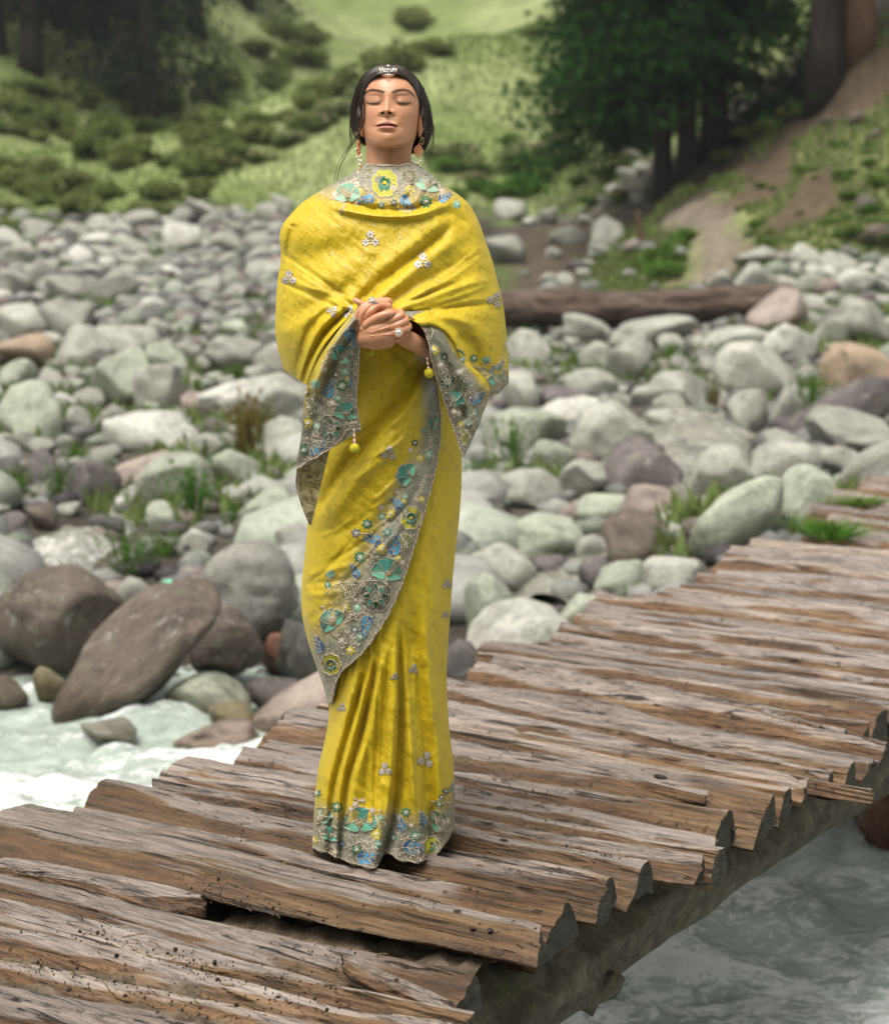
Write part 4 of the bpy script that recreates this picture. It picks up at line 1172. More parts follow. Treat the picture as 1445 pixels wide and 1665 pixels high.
BRIDGE = empty('footbridge', tuple(st(6.0, -2.4)))
tag(BRIDGE, 'rough footbridge of weathered split logs and planks laid over two beams', 'footbridge')
bpy.context.view_layer.update()
B_INV = Matrix.Translation(-Vector(BRIDGE.location))
def child(name, me, parent, loc, rz=0.0):
    o = link(name, me, parent)
    o.location = Vector(loc) - Vector(parent.location) if parent is BRIDGE else Vector(loc)
    o.rotation_euler = (0, 0, rz)
    return o
PLANKS = []
NX, NV = 110, 40
def plank(sL, tL, nL, sR, tR, nR, kind='log', z=0.0, seed=0, worn_sheen=.6, endw=0.0, tilt=0.0, taperL=1.0, taperR=1.0, cut=0.0, thick=None):
    """far edge s at both ends, near edge s at both ends, extent t; builds one plank in its own axes"""
    r = np.random.RandomState(1000 + seed)
    A = np.array([sL, tL]); Bv = np.array([sR, tR])
    L = tR - tL
    ang = math.atan2(sR - sL, L) * .0
    x = np.linspace(0, 1, NX)
    far = sL + (sR - sL) * x
    near = nL + (nR - nL) * x
    wob = lambda k, sc: fbm(v3(x * L * sc, 0 * x + k * 7.7, 0 * x + seed * 3.3), 500 + seed, 4)
    far = far + .011 * wob(1, 2.2); near = near + .011 * wob(2, 2.2) + .005
    mid = (far + near) / 2; wd = np.maximum((far - near), .022)
    tp = np.interp(x, [0, .12, .88, 1], [taperL, 1, 1, taperR])
    wd = wd * tp
    s0 = mid.mean()
    v = np.linspace(-1, 1, NV)
    VV, XX = np.meshgrid(v, x)
    Wd = wd[:, None]
    yy = mid[:, None] - s0 + VV * Wd * .5
    if kind == 'log':
        p, hgt, peak = r.uniform(1.7, 2.2), np.clip(Wd * r.uniform(.52, .72), .018, .085), r.uniform(.35, .72)
    elif kind == 'split':
        p, hgt, peak = r.uniform(1.15, 1.6), np.clip(Wd * r.uniform(.50, .72), .014, .075), r.uniform(.3, .8)
    else:
        p, hgt, peak = 5.0, np.clip(Wd * .16, .008, .022), r.uniform(-.2, .2)
    u = np.where(VV > peak, (VV - peak) / (1 - peak), (VV - peak) / (1 + peak))
    Pz = -hgt * np.abs(u) ** p
    crest = .010 * wob(3, 1.6)[:, None] + .004 * wob(5, 6)[:, None]
    gr = fbm(v3(XX * L * 1.3 + seed, VV * (Wd.mean() / .012) * .5, 0 * XX + seed * 1.7), 700 + seed, 3)
    gr2 = 1 - np.abs(fbm(v3(XX * L * 1.0 + seed * 2, VV * (Wd.mean() / .03) * .5, 0 * XX + seed), 720 + seed, 2)) * 2
    cr = -.016 * np.clip(gr2 - .80, 0, .2) / .2 * (r.rand() < .75)
    lum = fbm(v3(XX * L * 3, VV * 1.2, 0 * XX + seed * 5.1), 760 + seed, 3)
    zz = Pz + crest + .0030 * gr + cr + .004 * lum + tilt * VV * .5 * Wd
    for k in range(r.randint(2, 5) if kind != 'slab' else r.randint(3, 6)):          # split ledges that run with the grain
        e = r.uniform(-.8, .6) + .34 * fbm(v3(x * L * .9 + k * 9, 0 * x, 0 * x + seed * 2.3 + k), 830 + k, 3)[:, None]
        hgt_ = r.uniform(.004, .013) * np.clip(.6 + fbm(v3(x * L * 1.1 + k, 0 * x, 0 * x + seed + k * 5), 840 + k, 2), 0, 1.4)[:, None]
        zz = zz - hgt_ * sstep(.0, -.065, VV - e)
    yy = yy + .004 * fbm(v3(XX * L * 5, VV * 4, 0 * XX + seed), 740 + seed, 2) * (1 - np.abs(VV))
    xx = (XX - .5) * L
    # ragged or sloping saw cuts
    ej = .0045 * fbm(v3(0 * VV, VV * 2, 0 * VV + seed), 780 + seed, 3)
    xx = xx + np.where(XX > .9, (XX - .9) / .1, 0) * (ej * 1.0 + cut * VV * Wd) + np.where(XX < .1, (.1 - XX) / .1, 0) * (ej - .3 * cut * VV * Wd)
    th = thick or (.085 if kind != 'slab' else .06)
    th = np.minimum(th, .03 + Wd * .6)
    nb = 6
    vb = np.linspace(1, -1, nb)[1:-1]
    side_far = np.stack([xx[:, -1:], yy[:, -1:] - .004, np.minimum(zz[:, -1:], -.0) * .6 - th * .6], -1)
    bot = np.stack([np.repeat(xx[:, :1] * 0 + (xx[:, -1:] + xx[:, :1]) / 2, nb - 2, 1),
                    (mid[:, None] - s0) + vb[None, :] * Wd * .42, -th - .0 * vb[None, :] + 0 * xx[:, :1] + .008 * fbm(v3(x[:, None] * L * 2, vb[None, :] * 2, 0 * x[:, None] + seed), 790, 2)], -1)
    topP = np.stack([xx, yy, zz], -1)
    ring = np.concatenate([topP, bot], 1)
    n = ring.shape[1]
    V = ring.reshape(-1, 3)
    Q = grid_faces(NX, n, True)
    cL, cR = ring[0].mean(0), ring[-1].mean(0)
    # end caps as separate rims so that the saw cut stays crisp
    V = np.concatenate([V, ring[0], ring[-1], [cL], [cR]])
    o0 = NX * n; i = np.arange(n); j = (i + 1) % n
    T = np.concatenate([np.stack([o0 + i, o0 + j, np.full(n, o0 + 2 * n)], 1), np.stack([o0 + n + j, o0 + n + i, np.full(n, o0 + 2 * n + 1)], 1)])
    Q = Q[:, ::-1]; 
    topa = sstep(-.62, .30, VV - peak * .35 + .42 * lum + .2 * gr) * (.62 + worn_sheen * .62) - .42 * endw * sstep(.62, .96, XX) - .06
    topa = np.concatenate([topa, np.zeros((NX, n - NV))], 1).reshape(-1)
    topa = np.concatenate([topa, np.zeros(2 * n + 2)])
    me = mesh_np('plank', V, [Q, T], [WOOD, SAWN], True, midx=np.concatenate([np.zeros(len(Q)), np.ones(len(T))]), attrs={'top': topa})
    o = child('plank', me, BRIDGE, st(s0, (tL + tR) / 2, z), 0)
    # local x along the plank (t), local y along the bridge (s)
    o.rotation_euler = (0, 0, math.atan2(QX[1], QX[0]))
    PLANKS.append(dict(o=o, s0=s0, t0=(tL + tR) / 2, L=L, far=far, near=near, tL=tL, tR=tR, ring=topP, z=z))
    return o
def edge(p, q):
    a, b = deck(*p), deck(*q)
    k = (b[0] - a[0]) / (b[1] - a[1])
    return a, b, (lambda t: a[0] + k * (t - a[1]))
# far edges in the photograph's order, nearest first: left point, right point, left end seen, right end seen, kind, options
_PL = [
    ((-60, 1735), (420, 1850), 0, 0, 'split', {}), ((0, 1652), (420, 1742), 0, 0, 'split', dict(worn_sheen=.9)), ((0, 1594), (420, 1667), 0, 0, 'split', dict(worn_sheen=1.0)),
    ((0, 1543), (640, 1672), 0, 0, 'log', dict(worn_sheen=.9)), ((0, 1485), (773, 1655), 0, 1, 'log', dict(worn_sheen=.8, endw=1)), ((0, 1449), (740, 1635), 0, 1, 'split', dict(worn_sheen=.6, endw=1)),
    ((0, 1414), (787, 1570), 0, 1, 'log', dict(worn_sheen=.55, endw=1.3)),
    ((52, 1312), (909, 1513), 1, 1, 'slab', dict(worn_sheen=.9, endw=1.5, gap=((0, 1388), (883, 1567)), z=.012, cut=-.25, thick=.055)),
    ((144, 1297), (942, 1459), 1, 1, 'log', dict(worn_sheen=.35, endw=1)), ((184, 1271), (994, 1446), 1, 1, 'log', dict(worn_sheen=.45, endw=1)),
    ((229, 1272), (1004, 1412), 1, 1, 'split', dict(worn_sheen=.7, endw=1)), ((252, 1270), (1061, 1390), 1, 1, 'log', dict(worn_sheen=.7, endw=.8)),
    ((277, 1249), (1148, 1387), 1, 1, 'split', dict(worn_sheen=.8, endw=.6)), ((317, 1221), (1180, 1372), 1, 1, 'log', dict(worn_sheen=.9, endw=.5)),
    ((413, 1209), (1172, 1352), 1, 1, 'split', dict(worn_sheen=.9, endw=.6)), ((448, 1193), (1197, 1309), 1, 1, 'log', dict(worn_sheen=.6, endw=1.3)),
    ((496, 1152), (1264, 1287), 1, 1, 'log', dict(worn_sheen=.5, endw=1.3)), ((560, 1139), (1318, 1262), 1, 1, 'split', dict(worn_sheen=.8, endw=.4)),
    ((640, 1112), (1416, 1281), 1, 1, 'split', dict(worn_sheen=.7, endw=.9, taperR=.35)), ((690, 1105), (1393, 1240), 1, 1, 'log', dict(worn_sheen=.9, endw=1)),
    ((733, 1087), (1427, 1225), 1, 1, 'slab', dict(worn_sheen=1.0, endw=.7)), ((782, 1076), (1442, 1214), 1, 1, 'split', dict(worn_sheen=.5, endw=.2)),
    ((805, 1064), (1416, 1168), 1, 1, 'split', dict(worn_sheen=.8, endw=.8)), ((779, 1054), (1446, 1147), 1, 1, 'log', dict(worn_sheen=.45, endw=1)),
    ((800, 1039), (1500, 1133), 1, 0, 'slab', dict(worn_sheen=.9)), ((908, 1014), (1470, 1098), 1, 0, 'log', dict(worn_sheen=.4)),
    ((950, 1005), (1445, 1064), 1, 0, 'log', dict(worn_sheen=.3)), ((957, 988), (1445, 1044), 1, 0, 'log', dict(worn_sheen=.6)),
    ((979, 963), (1445, 1022), 1, 0, 'log', dict(worn_sheen=.7)), ((1072, 956), (1445, 997), 1, 0, 'log', dict(worn_sheen=.7)),
    ((1113, 941), (1445, 973), 1, 0, 'log', dict(worn_sheen=.9)), ((1138, 934), (1445, 960), 1, 0, 'split', dict(worn_sheen=.9)),
    ((1174, 919), (1445, 941), 1, 0, 'split', dict(worn_sheen=.9)), ((1186, 902), (1445, 929), 1, 0, 'log', dict(worn_sheen=.5)),
    ((1215, 895), (1445, 912), 1, 0, 'split', dict(worn_sheen=1.)), ((1235, 870), (1445, 889), 1, 0, 'slab', dict(worn_sheen=1.)),
    ((1330, 850), (1445, 866), 0, 0, 'split', dict(worn_sheen=1.)), ((1359, 833), (1445, 845), 1, 0, 'slab', dict(worn_sheen=1.)),
    ((1355, 808), (1445, 822), 1, 0, 'slab', dict(worn_sheen=1.)), ((1413, 786), (1465, 793), 1, 0, 'slab', dict(worn_sheen=1.)), ((1420, 768), (1475, 775), 1, 0, 'slab', dict(worn_sheen=1.))]
_prev = None
for i, (pL, pR, seeL, seeR, kind, op) in enumerate(_PL):
    op = dict(op)
    a, b, fe = edge(pL, pR)
    tL = a[1] if seeL else -3.12 + .05 * math.sin(i * 2.1) - .02 * max(0, a[0] - 5)
    tR = b[1] if seeR else -1.68 + .06 * math.sin(i * 1.7) - .05 * max(0, a[0] - 6.5)
    gp = op.pop('gap', None)
    ne = edge(*gp)[2] if gp else _prev
    if ne is None: ne = lambda t, f=fe: f(t) - .12
    zz_ = op.pop('z', .009 * math.sin(i * 3.7))
    sL, nL, sR, nR = fe(tL), ne(tL) + .004, fe(tR), ne(tR) + .004
    wide = min(sL - nL, sR - nR)
    if i in (6, 7, 8, 15, 16, 20) or wide < .085:
        plank(sL, tL, nL, sR, tR, nR, kind, zz_, i, **op)
    else:                      # two narrower slats lie side by side here
        q = .42 + .2 * math.sin(i * 5.1) ** 2
        mL, mR = nL + (sL - nL) * q, nR + (sR - nR) * (q + .08 * math.sin(i * 2.9))
        op2 = dict(op, worn_sheen=min(1.0, op.get('worn_sheen', .6) + .25 * math.cos(i * 1.9)))
        plank(sL, tL, mL + .003, sR, tR, mR + .003, kind, zz_, i, **op)
        plank(mL, tL + .05 * math.sin(i * 4.3), nL, mR, tR - .04 * math.sin(i * 3.1) ** 2, nR, 'split' if i % 3 else 'log', zz_ - .008 * math.sin(i * 1.3) ** 2, 200 + i, **op2)
    _prev = fe
# split-off strip lying in the open gap
a, b, fe = edge((-40, 1384), (340, 1449)); _, _, ne = edge((-40, 1398), (340, 1459))
plank(fe(a[1]), a[1], ne(a[1]), fe(b[1]), b[1], ne(b[1]) - .01, 'split', -.012, 77, worn_sheen=.8, taperR=.3)
# short thin strips
for (p, q, w, z, sd) in (((640, 1646), (742, 1662), .02, .006, 80), ((560, 1560), (738, 1637), .028, .012, 81), ((866, 1226), (1150, 1286), .018, .008, 82), ((1240, 1152), (1440, 1215), .03, .008, 83)):
    a, b, fe = edge(p, q)
    plank(fe(a[1]), a[1], fe(a[1]) - w, fe(b[1]), b[1], fe(b[1]) - w, 'split', z, sd, worn_sheen=.6, taperL=.4, taperR=.5)

def beam(t, z, rad, s0, s1, seed):
    n, k = 120, 28
    u = np.linspace(0, 1, n)
    c = np.array([st(s0 + (s1 - s0) * w, t + .03 * math.sin(w * 9 + seed), z + .02 * math.sin(w * 6 + seed * 2)) for w in u])
    C0 = st((s0 + s1) / 2, t, z)
    V, Q, T = tube(c - C0, rad * (1 + .06 * np.sin(u * 17 + seed)), k)
    cen = np.repeat(c - C0, k, 0)
    dv = V[:n * k] - cen
    an = np.tile(np.arange(k) * 2 * math.pi / k, n); uu = np.repeat(u, k)
    f = fbm(v3(uu * 14, np.cos(an) * 2.5, np.sin(an) * 2.5 + seed), 801 + seed, 5)
    V[:n * k] = cen + dv * (1 + .20 * f)[:, None]
    m, nt, b = new_mat('beam_bark', rough=.8, spec=.25)
    co = coords(nt, 'Object', (1, 1, 1))
    stv = nd(nt, 'ShaderNodeMapping', {'Vector': co, 'Rotation': (0, 0, -(math.pi / 2 - YAW)), 'Scale': (1.5, 9, 9)}).outputs[0]
    f1 = noise(nt, stv, 2.0, 8, .7, .8); f2 = noise(nt, co, 7, 6, .7)
    c = ramp(nt, f1, [(.28, (.016, .013, .009)), (.5, (.075, .062, .042)), (.75, (.175, .148, .105))])
    c = mixc(nt, ramp(nt, f2, [(.56, g(0)), (.70, g(.75))]), c, (.085, .085, .028))
    nt.links.new(c, b.inputs['Base Color'])
    bump(nt, b, math_(nt, 'ADD', f1, math_(nt, 'MULTIPLY', f2, .5)), 1.0, .03)
    o = child('beam', MB().add(V, Q, T).mesh('beam', m), BRIDGE, C0)
    return o
_bm = beam(-1.885, -.195, .125, 1.2, 10.2, 1)
tag(_bm, 'mossy dark right-hand log under the plank ends')
beam(-2.92, -.21, .12, 1.2, 9.6, 2)
# torn bark hanging from the right-hand beam
_v, _f = ICO[3]
_d = _v * np.array([.085, .05, .055]) * (1 + .35 * fbm(_v * 2.2, 905, 4))[:, None]
child('torn_bark', mesh_np('torn_bark', _d, _f, bpy.data.materials['beam_bark'], True), BRIDGE, st(3.42, -1.84, -.285), 1.0)

# knots and nails, each where it shows in the photograph
KNOT, _nt, _b = new_mat('knot', (.022, .017, .014), .6, .3)
_f = noise(_nt, coords(_nt, 'Object', (1, 1, 1)), 60, 4, .6); bump(_nt, _b, _f, .8, .01)
_nt.links.new(ramp(_nt, _f, [(.35, (.008, .006, .005)), (.7, (.05, .036, .026))]), _b.inputs['Base Color'])
NAIL, _nt, _b = new_mat('nail_iron', (.045, .04, .04), .45, .5); _b.inputs['Metallic'].default_value = .7
def find_plank(px, py):
    s, t = deck(px, py)
    best = None
    for p in PLANKS:
        if not (p['tL'] - .02 <= t <= p['tR'] + .02): continue
        x = (t - p['tL']) / p['L']
        fa, ne = np.interp(x, np.linspace(0, 1, NX), p['far']), np.interp(x, np.linspace(0, 1, NX), p['near'])
        d = max(ne - s, s - fa, 0)
        if best is None or d < best[0]: best = (d, p, s, t)
    return best
def surf(p, s, t):
    ring = p['ring']; x = t - p['t0']; y = s - p['s0']
    d = (ring[..., 0] - x) ** 2 + (ring[..., 1] - y) ** 2
    k = np.unravel_index(np.argmin(d), d.shape)
    return np.array([x, y, ring[k][2]])
def on_plank(px, py):
    """where the line of sight meets the top of a plank"""
    d, p, s, t = find_plank(px, py)
    q = surf(p, s, t)
    for _ in range(4):
        P = on_z(px, py, q[2] + p['z']); s, t = P[:2] @ AX, P[:2] @ QX
        q = surf(p, s, t)
    return p, q, P
def knob_mesh(name, mat, sx, sy, sz, seed):
    V, Fc = ICO[3]
    d = V * (1 + .18 * fbm(V * 2 + seed, 910 + seed, 3))[:, None]
    d = d * (1 - .35 * np.exp(-((d[:, :2] ** 2).sum(1)) / .12) * (d[:, 2] > 0))[:, None]
    return mesh_np(name, d * np.array([sx, sy, sz]), Fc, mat, True)
KN = [knob_mesh('knot', KNOT, .021, .017, .008, i) for i in range(3)]
_nv, _nq, _nt2 = tube(np.array([[0, 0, -.03], [0, 0, 0.002], [0, 0, .0035], [0, 0, .0065], [0, 0, .0075]]), [.0028, .0028, .0068, .0066, .003], 12)
NL = MB().add(_nv, _nq, _nt2).mesh('nail', NAIL)
for px, py, k in ((676, 1430, 1.0), (1074, 1264, .95), (1067, 1303, 1.1), (916, 1402, .7), (875, 1472, .6), (1342, 1207, .8), (1145, 1218, .6), (862, 1382, .5), (1310, 1088, .5), (1218, 1082, .5), (820, 1365, .55), (818, 1372, .4), (745, 1481, .5)):
    p, q, _ = on_plank(px, py)
    o = link('knot', KN[int(px) % 3], p['o']); o.location = q + [0, 0, -.002]; o.scale = (k, k, k)
    o.rotation_euler = (random.uniform(-.25, .1), 0, 0)
for px, py in ((999, 1399), (1032, 1386), (965, 1425), (796, 1517), (767, 1514), (1143, 1293), (991, 1216), (1112, 1361), (1192, 1352), (1237, 1203), (1152, 1138), (1168, 1166), (895, 1135), (1320, 1048), (1427, 1090)):
    p, q, _ = on_plank(px, py)
    o = link('nail', NL, p['o']); o.location = q + [0, 0, .001]; o.rotation_euler = (random.uniform(-.3, .3), random.uniform(-.3, .3), 0)
# big grey oval scars on the log in front of the gap
for px, py, sx, sy in ((716, 1590, .052, .030), (642, 1588, .026, .016)):
    p, q, _ = on_plank(px, py)
    o = link('knot', knob_mesh('knot', SAWN, sx, sy, .006, 5 + int(sx * 100)), p['o']); o.location = q + [0, 0, -.001]; o.rotation_euler = (.5, 0, 0)

# soil, needles and crumbs caught between the planks
def soil():
    mb = MB(); r = np.random.RandomState(55)
    def strip(p, q, w, z0, n=70, m=9, amp=.02):
        a, b, fe = edge(p, q)
        t = np.linspace(a[1], b[1], n); u = np.linspace(-1, 1, m)
        TT, UU = np.meshgrid(t, u, indexing='ij')
        S = np.array([fe(x) for x in t])[:, None] + UU * w
        Z = z0 + amp * fbm(v3(TT * 14, S * 14, 0 * TT), 77, 4) - .02 * UU ** 2
        P = AX[None, None, :] * S[..., None] + QX[None, None, :] * TT[..., None]
        c = np.array([.12, .092, .064]) * (1 + .5 * fbm(v3(TT * 30, S * 30, 0 * TT), 78, 3))[..., None]
        mb.add(np.concatenate([P, Z[..., None]], -1).reshape(-1, 3), grid_faces(n, m), C=c.reshape(-1, 3))
    strip((110, 1392), (800, 1528), .17, -.062, 110, 26, .024)
    for p, q, w in (((120, 1525), (560, 1625), .022), ((0, 1540), (330, 1590), .016), ((0, 1580), (420, 1650), .014), ((150, 1480), (520, 1575), .020), ((740, 1320), (900, 1340), .016),
                    ((735, 1288), (1060, 1335), .012), ((735, 1215), (920, 1240), .014), ((430, 1340), (520, 1362), .02), ((1250, 965), (1445, 980), .03), ((1180, 985), (1445, 1010), .02), ((820, 1128), (980, 1175), .012)):
        strip(p, q, w, -.026, 60, 7, .012)
    V1, T1 = ICO[1]
    zones = [((120, 1500), (560, 1630), 900), ((0, 1540), (420, 1660), 500), ((300, 1440), (620, 1545), 500), ((730, 1180), (1000, 1400), 420), ((420, 1350), (900, 1470), 160), ((1200, 960), (1445, 1010), 300), ((800, 1020), (1400, 1160), 160), ((330, 1300), (520, 1380), 160)]
    for (x0, y0), (x1, y1), n in zones:
        for _ in range(n):
            f = r.rand(); px = x0 + (x1 - x0) * f + r.normal() * 18; py = y0 + (y1 - y0) * f + r.normal() * (16 if n > 300 else 30)
            b = find_plank(px, py)
            if b is None: continue
            d, p, s, t = b
            q = surf(p, s, t)
            if d > .004: continue
            P = st(s, t, q[2] + p['z'])
            sz = r.uniform(.0008, .0026) * (2.0 if r.rand() < .05 else 1)
            cc = np.array([[.03, .022, .016], [.05, .04, .03], [.14, .10, .05], [.20, .19, .17]][r.choice(4, p=[.5, .3, .12, .08])])
            if r.rand() < .2:            # a needle or a straw
                a = r.uniform(-.6, .6) + math.atan2(QX[1], QX[0]); l = r.uniform(.008, .03)
                dv = np.array([math.cos(a), math.sin(a), r.uniform(-.1, .25)]) * l
                mb.add(*tube(np.array([P, P + dv * .5 + [0, 0, .002], P + dv]), .0009, 4)[:2], None, (.20, .14, .07))
            else:
                mb.add(V1 * sz * r.uniform(.6, 1.3, 3) + P + [0, 0, sz * .4], T=T1, C=cc)
    m, nt, b = new_mat('soil', rough=.95, spec=.15)
    f = noise(nt, coords(nt, 'Object'), 120, 4, .7)
    nt.links.new(mixc(nt, 1.0, attr(nt, 'Col').outputs['Color'], ramp(nt, f, [(.3, g(.6)), (.7, g(1.4))]), 'MULTIPLY'), b.inputs['Base Color'])
    bump(nt, b, f, 1.0, .006)
    o = link('soil', mb.mesh('soil', m, True, True))
    tag(o, 'dark soil, needles and crumbs caught between the planks', kind='stuff')
soil()

# loose things lying on the deck
def deck_stone(px, py, w, h, tone, label, seed, lift=.35):
    p, q, P = on_plank(px, py)
    s = P[1] / FPX
    o = link('pebble', SHAPES[seed % 16])
    o.scale = (w * s * .5, w * s * .4, h * s * .62)
    o.location = (P[0], P[1], q[2] + p['z'] + h * s * lift)
    o.color = (*TONES[tone], 1)
    o.rotation_euler = (0, 0, seed)
    return tag(o, label, 'pebble')
deck_stone(366, 1612, 56, 26, 'grey-green', 'grey-green stone lying on the near planks', 0)
deck_stone(406, 1620, 34, 18, 'grey-green', 'smaller stone against the grey-green stone on the near planks', 1)
deck_stone(1141, 1096, 16, 9, 'dark grey', 'small black stone on the deck right of the skirt', 2)
deck_stone(1134, 1056, 46, 14, 'white', 'flat whitish stone between two planks', 3)
deck_stone(1338, 1035, 40, 10, 'white', 'long pale stone chip on the far planks', 4)
deck_stone(134, 1612, 18, 11, 'grey', 'little grey pebble on the lowest planks', 5)
deck_stone(612, 1648, 30, 12, 'purple-grey', 'small violet-brown stone on the near plank edge', 6)
def deck_weed(px, py, w, h, meshes, label, name='grass_tuft', cat='grass tuft'):
    p, q, P = on_plank(px, py)
    o = link(name, meshes[int(px) % len(meshes)])
    s = P[1] / FPX
    o.location = (P[0], P[1], q[2] + p['z'] - .01)
    o.scale = (w * s * .7, w * s * .45, h * s)
    o.rotation_euler = (0, 0, px)
    return tag(o, label, cat)
TURF = [tuft_mesh(440 + i, 420, 1.3, False, WEED_M, (1, 1.05, .9)) for i in range(2)]
deck_weed(1350, 872, 95, 34, TURF, 'thick patch of green turf growing on the far planks')
deck_weed(1395, 818, 70, 14, TURF, 'thin grass on the last planks by the right edge')
deck_weed(1008, 1028, 26, 13, TUFT, 'small grass tuft sprouting between two planks')
deck_weed(57, 1470, 14, 42, TUFT[:1], 'few thin grass blades between the near planks')
deck_weed(1310, 935, 30, 10, TUFT, 'tiny grass tuft at the far plank edge')
def leafy(px, py, n, size, label, colr):
    p, q, P = on_plank(px, py)
    r = np.random.RandomState(int(px)); mb = MB()
    for k in range(n):
        a = k * 2.4; d = np.array([math.cos(a), math.sin(a), .55]); d /= np.linalg.norm(d)
        sd = np.array([-math.sin(a), math.cos(a), 0])
        b0 = d * size * .3 * r.rand(); L = size * r.uniform(.7, 1.1)
        u = np.linspace(0, 1, 7); wv = np.sin(np.pi * u ** .8) * L * .3 + .0005
        c = b0 + d * (L * u)[:, None] + np.array([0, 0, -.25 * L]) * (u ** 2)[:, None]
        V = np.concatenate([c - sd * wv[:, None], c + [0, 0, .04 * L], c + sd * wv[:, None]])
        q_ = [[i, i + 1, i + 8, i + 7] for i in range(6)] + [[i + 7, i + 8, i + 15, i + 14] for i in range(6)]
        mb.add(V, q_, C=np.array(colr) * r.uniform(.8, 1.2))
    o = link('leafy_sprig', mb.mesh('leafy_sprig', WEED_M, True, True))
    o.location = (P[0], P[1], q[2] + p['z'])
    return tag(o, label, 'plant')
leafy(1063, 1014, 6, .055, 'leafy sprig lying on the far planks', (1, 1, .9))
leafy(1088, 1016, 5, .05, 'second paler sprig right beside the leafy sprig', (1.3, 1.15, 1.2))
leafy(1149, 948, 4, .06, 'little green leaf standing at the left plank ends', (1.2, 1.1, .6))
leafy(101, 1431, 7, .014, 'small dry yellow blossom on the edge of the gap', (3.0, 1.6, 1.6))
for (x0, y0, x1, y1, rd, lb) in ((58, 1648, 105, 1618, .011, 'thick short stick lying across the lowest planks'), (70, 1556, 106, 1552, .0035, 'thin pale twig lying in the crumbs'), (455, 1590, 520, 1612, .006, 'splintered piece of wood on the near planks'), (690, 1408, 716, 1416, .005, 'small splinter on the deck before the hem')):
    a, b = on_plank(x0, y0)[2], on_plank(x1, y1)[2]
    o = link('stick', MB().add(*tube(interp([np.zeros(3), (b - a) * .5 + [0, 0, .004], b - a], 8), np.linspace(rd, rd * .7, 8), 8)).mesh('stick', BARK_B))
    o.location = tuple(a + [0, 0, rd * .8]); tag(o, lb, 'stick')
# ------------------------------------------------------------------ the woman
PY0 = 4.02
PERSON = empty('person', (0.0, PY0, 0.0))
PERSON.location = tuple(on_y(625, 1390, PY0) * np.array([1, 1, 0]))
tag(PERSON, 'woman in a yellow embroidered sari standing on the footbridge with eyes closed and hands clasped', 'person')
def pchild(name, me, parent=None):
    o = link(name, me, parent or PERSON)
    if parent is None: o.location = -Vector(PERSON.location)
    return o
def S(px, py, off): return on_y(px, py, PY0 + np.asarray(off, float))
def tab(rows, vals): return lambda r: np.interp(r, rows, vals)
def crv(rows, vals, lo, hi):
    """smoothed table"""
    rr = np.linspace(lo, hi, 600); v = np.interp(rr, rows, vals)
    k = np.hanning(31); k /= k.sum()
    vp = np.concatenate([np.full(15, v[0]) + (v[0] - v[1:16][::-1]), v, np.full(15, v[-1]) + (v[-1] - v[-16:-1][::-1])])
    vs = np.convolve(vp, k, 'valid')
    return lambda r: np.interp(r, rr, vs)
def poly_ds(px, py, pts):
    """distance, signed side and position along a polyline"""
    px = np.asarray(px, float); best = np.full(px.shape, 1e9); sg = np.zeros(px.shape); par = np.zeros(px.shape)
    p = interp(pts, max(12, 6 * len(pts)))
    n = len(p) - 1
    for i in range(n):
        (x1, y1), (x2, y2) = p[i], p[i + 1]
        dx, dy = x2 - x1, y2 - y1; L = dx * dx + dy * dy + 1e-9
        t = np.clip(((px - x1) * dx + (py - y1) * dy) / L, 0, 1)
        d = np.hypot(px - x1 - t * dx, py - y1 - t * dy)
        m = d < best
        best = np.where(m, d, best)
        sg = np.where(m, np.sign(dx * (py - y1) - dy * (px - x1)), sg)
        par = np.where(m, (i + t) / n, par)
    return best, sg, par
def folds(px, py, lst):
    D = np.zeros(np.shape(px))
    for f in lst:
        pts, w, A = f[0], f[1], f[2]
        fade = f[3] if len(f) > 3 else (.15, .15)
        d, sg, t = poly_ds(px, py, pts)
        if isinstance(w, tuple): ww = np.where(sg > 0, w[0], w[1])
        else: ww = w
        e = np.ones_like(d)
        if fade[0] > 0: e = e * sstep(0, fade[0], t)
        if fade[1] > 0: e = e * sstep(0, fade[1], 1 - t)
        D = D + A * e * np.exp(-(d / ww) ** 2)
    return D
def super_off(th, df, db, n):
    s = np.sin(th)
    return np.where(s >= 0, -df, db) * np.abs(s) ** (2 / n)

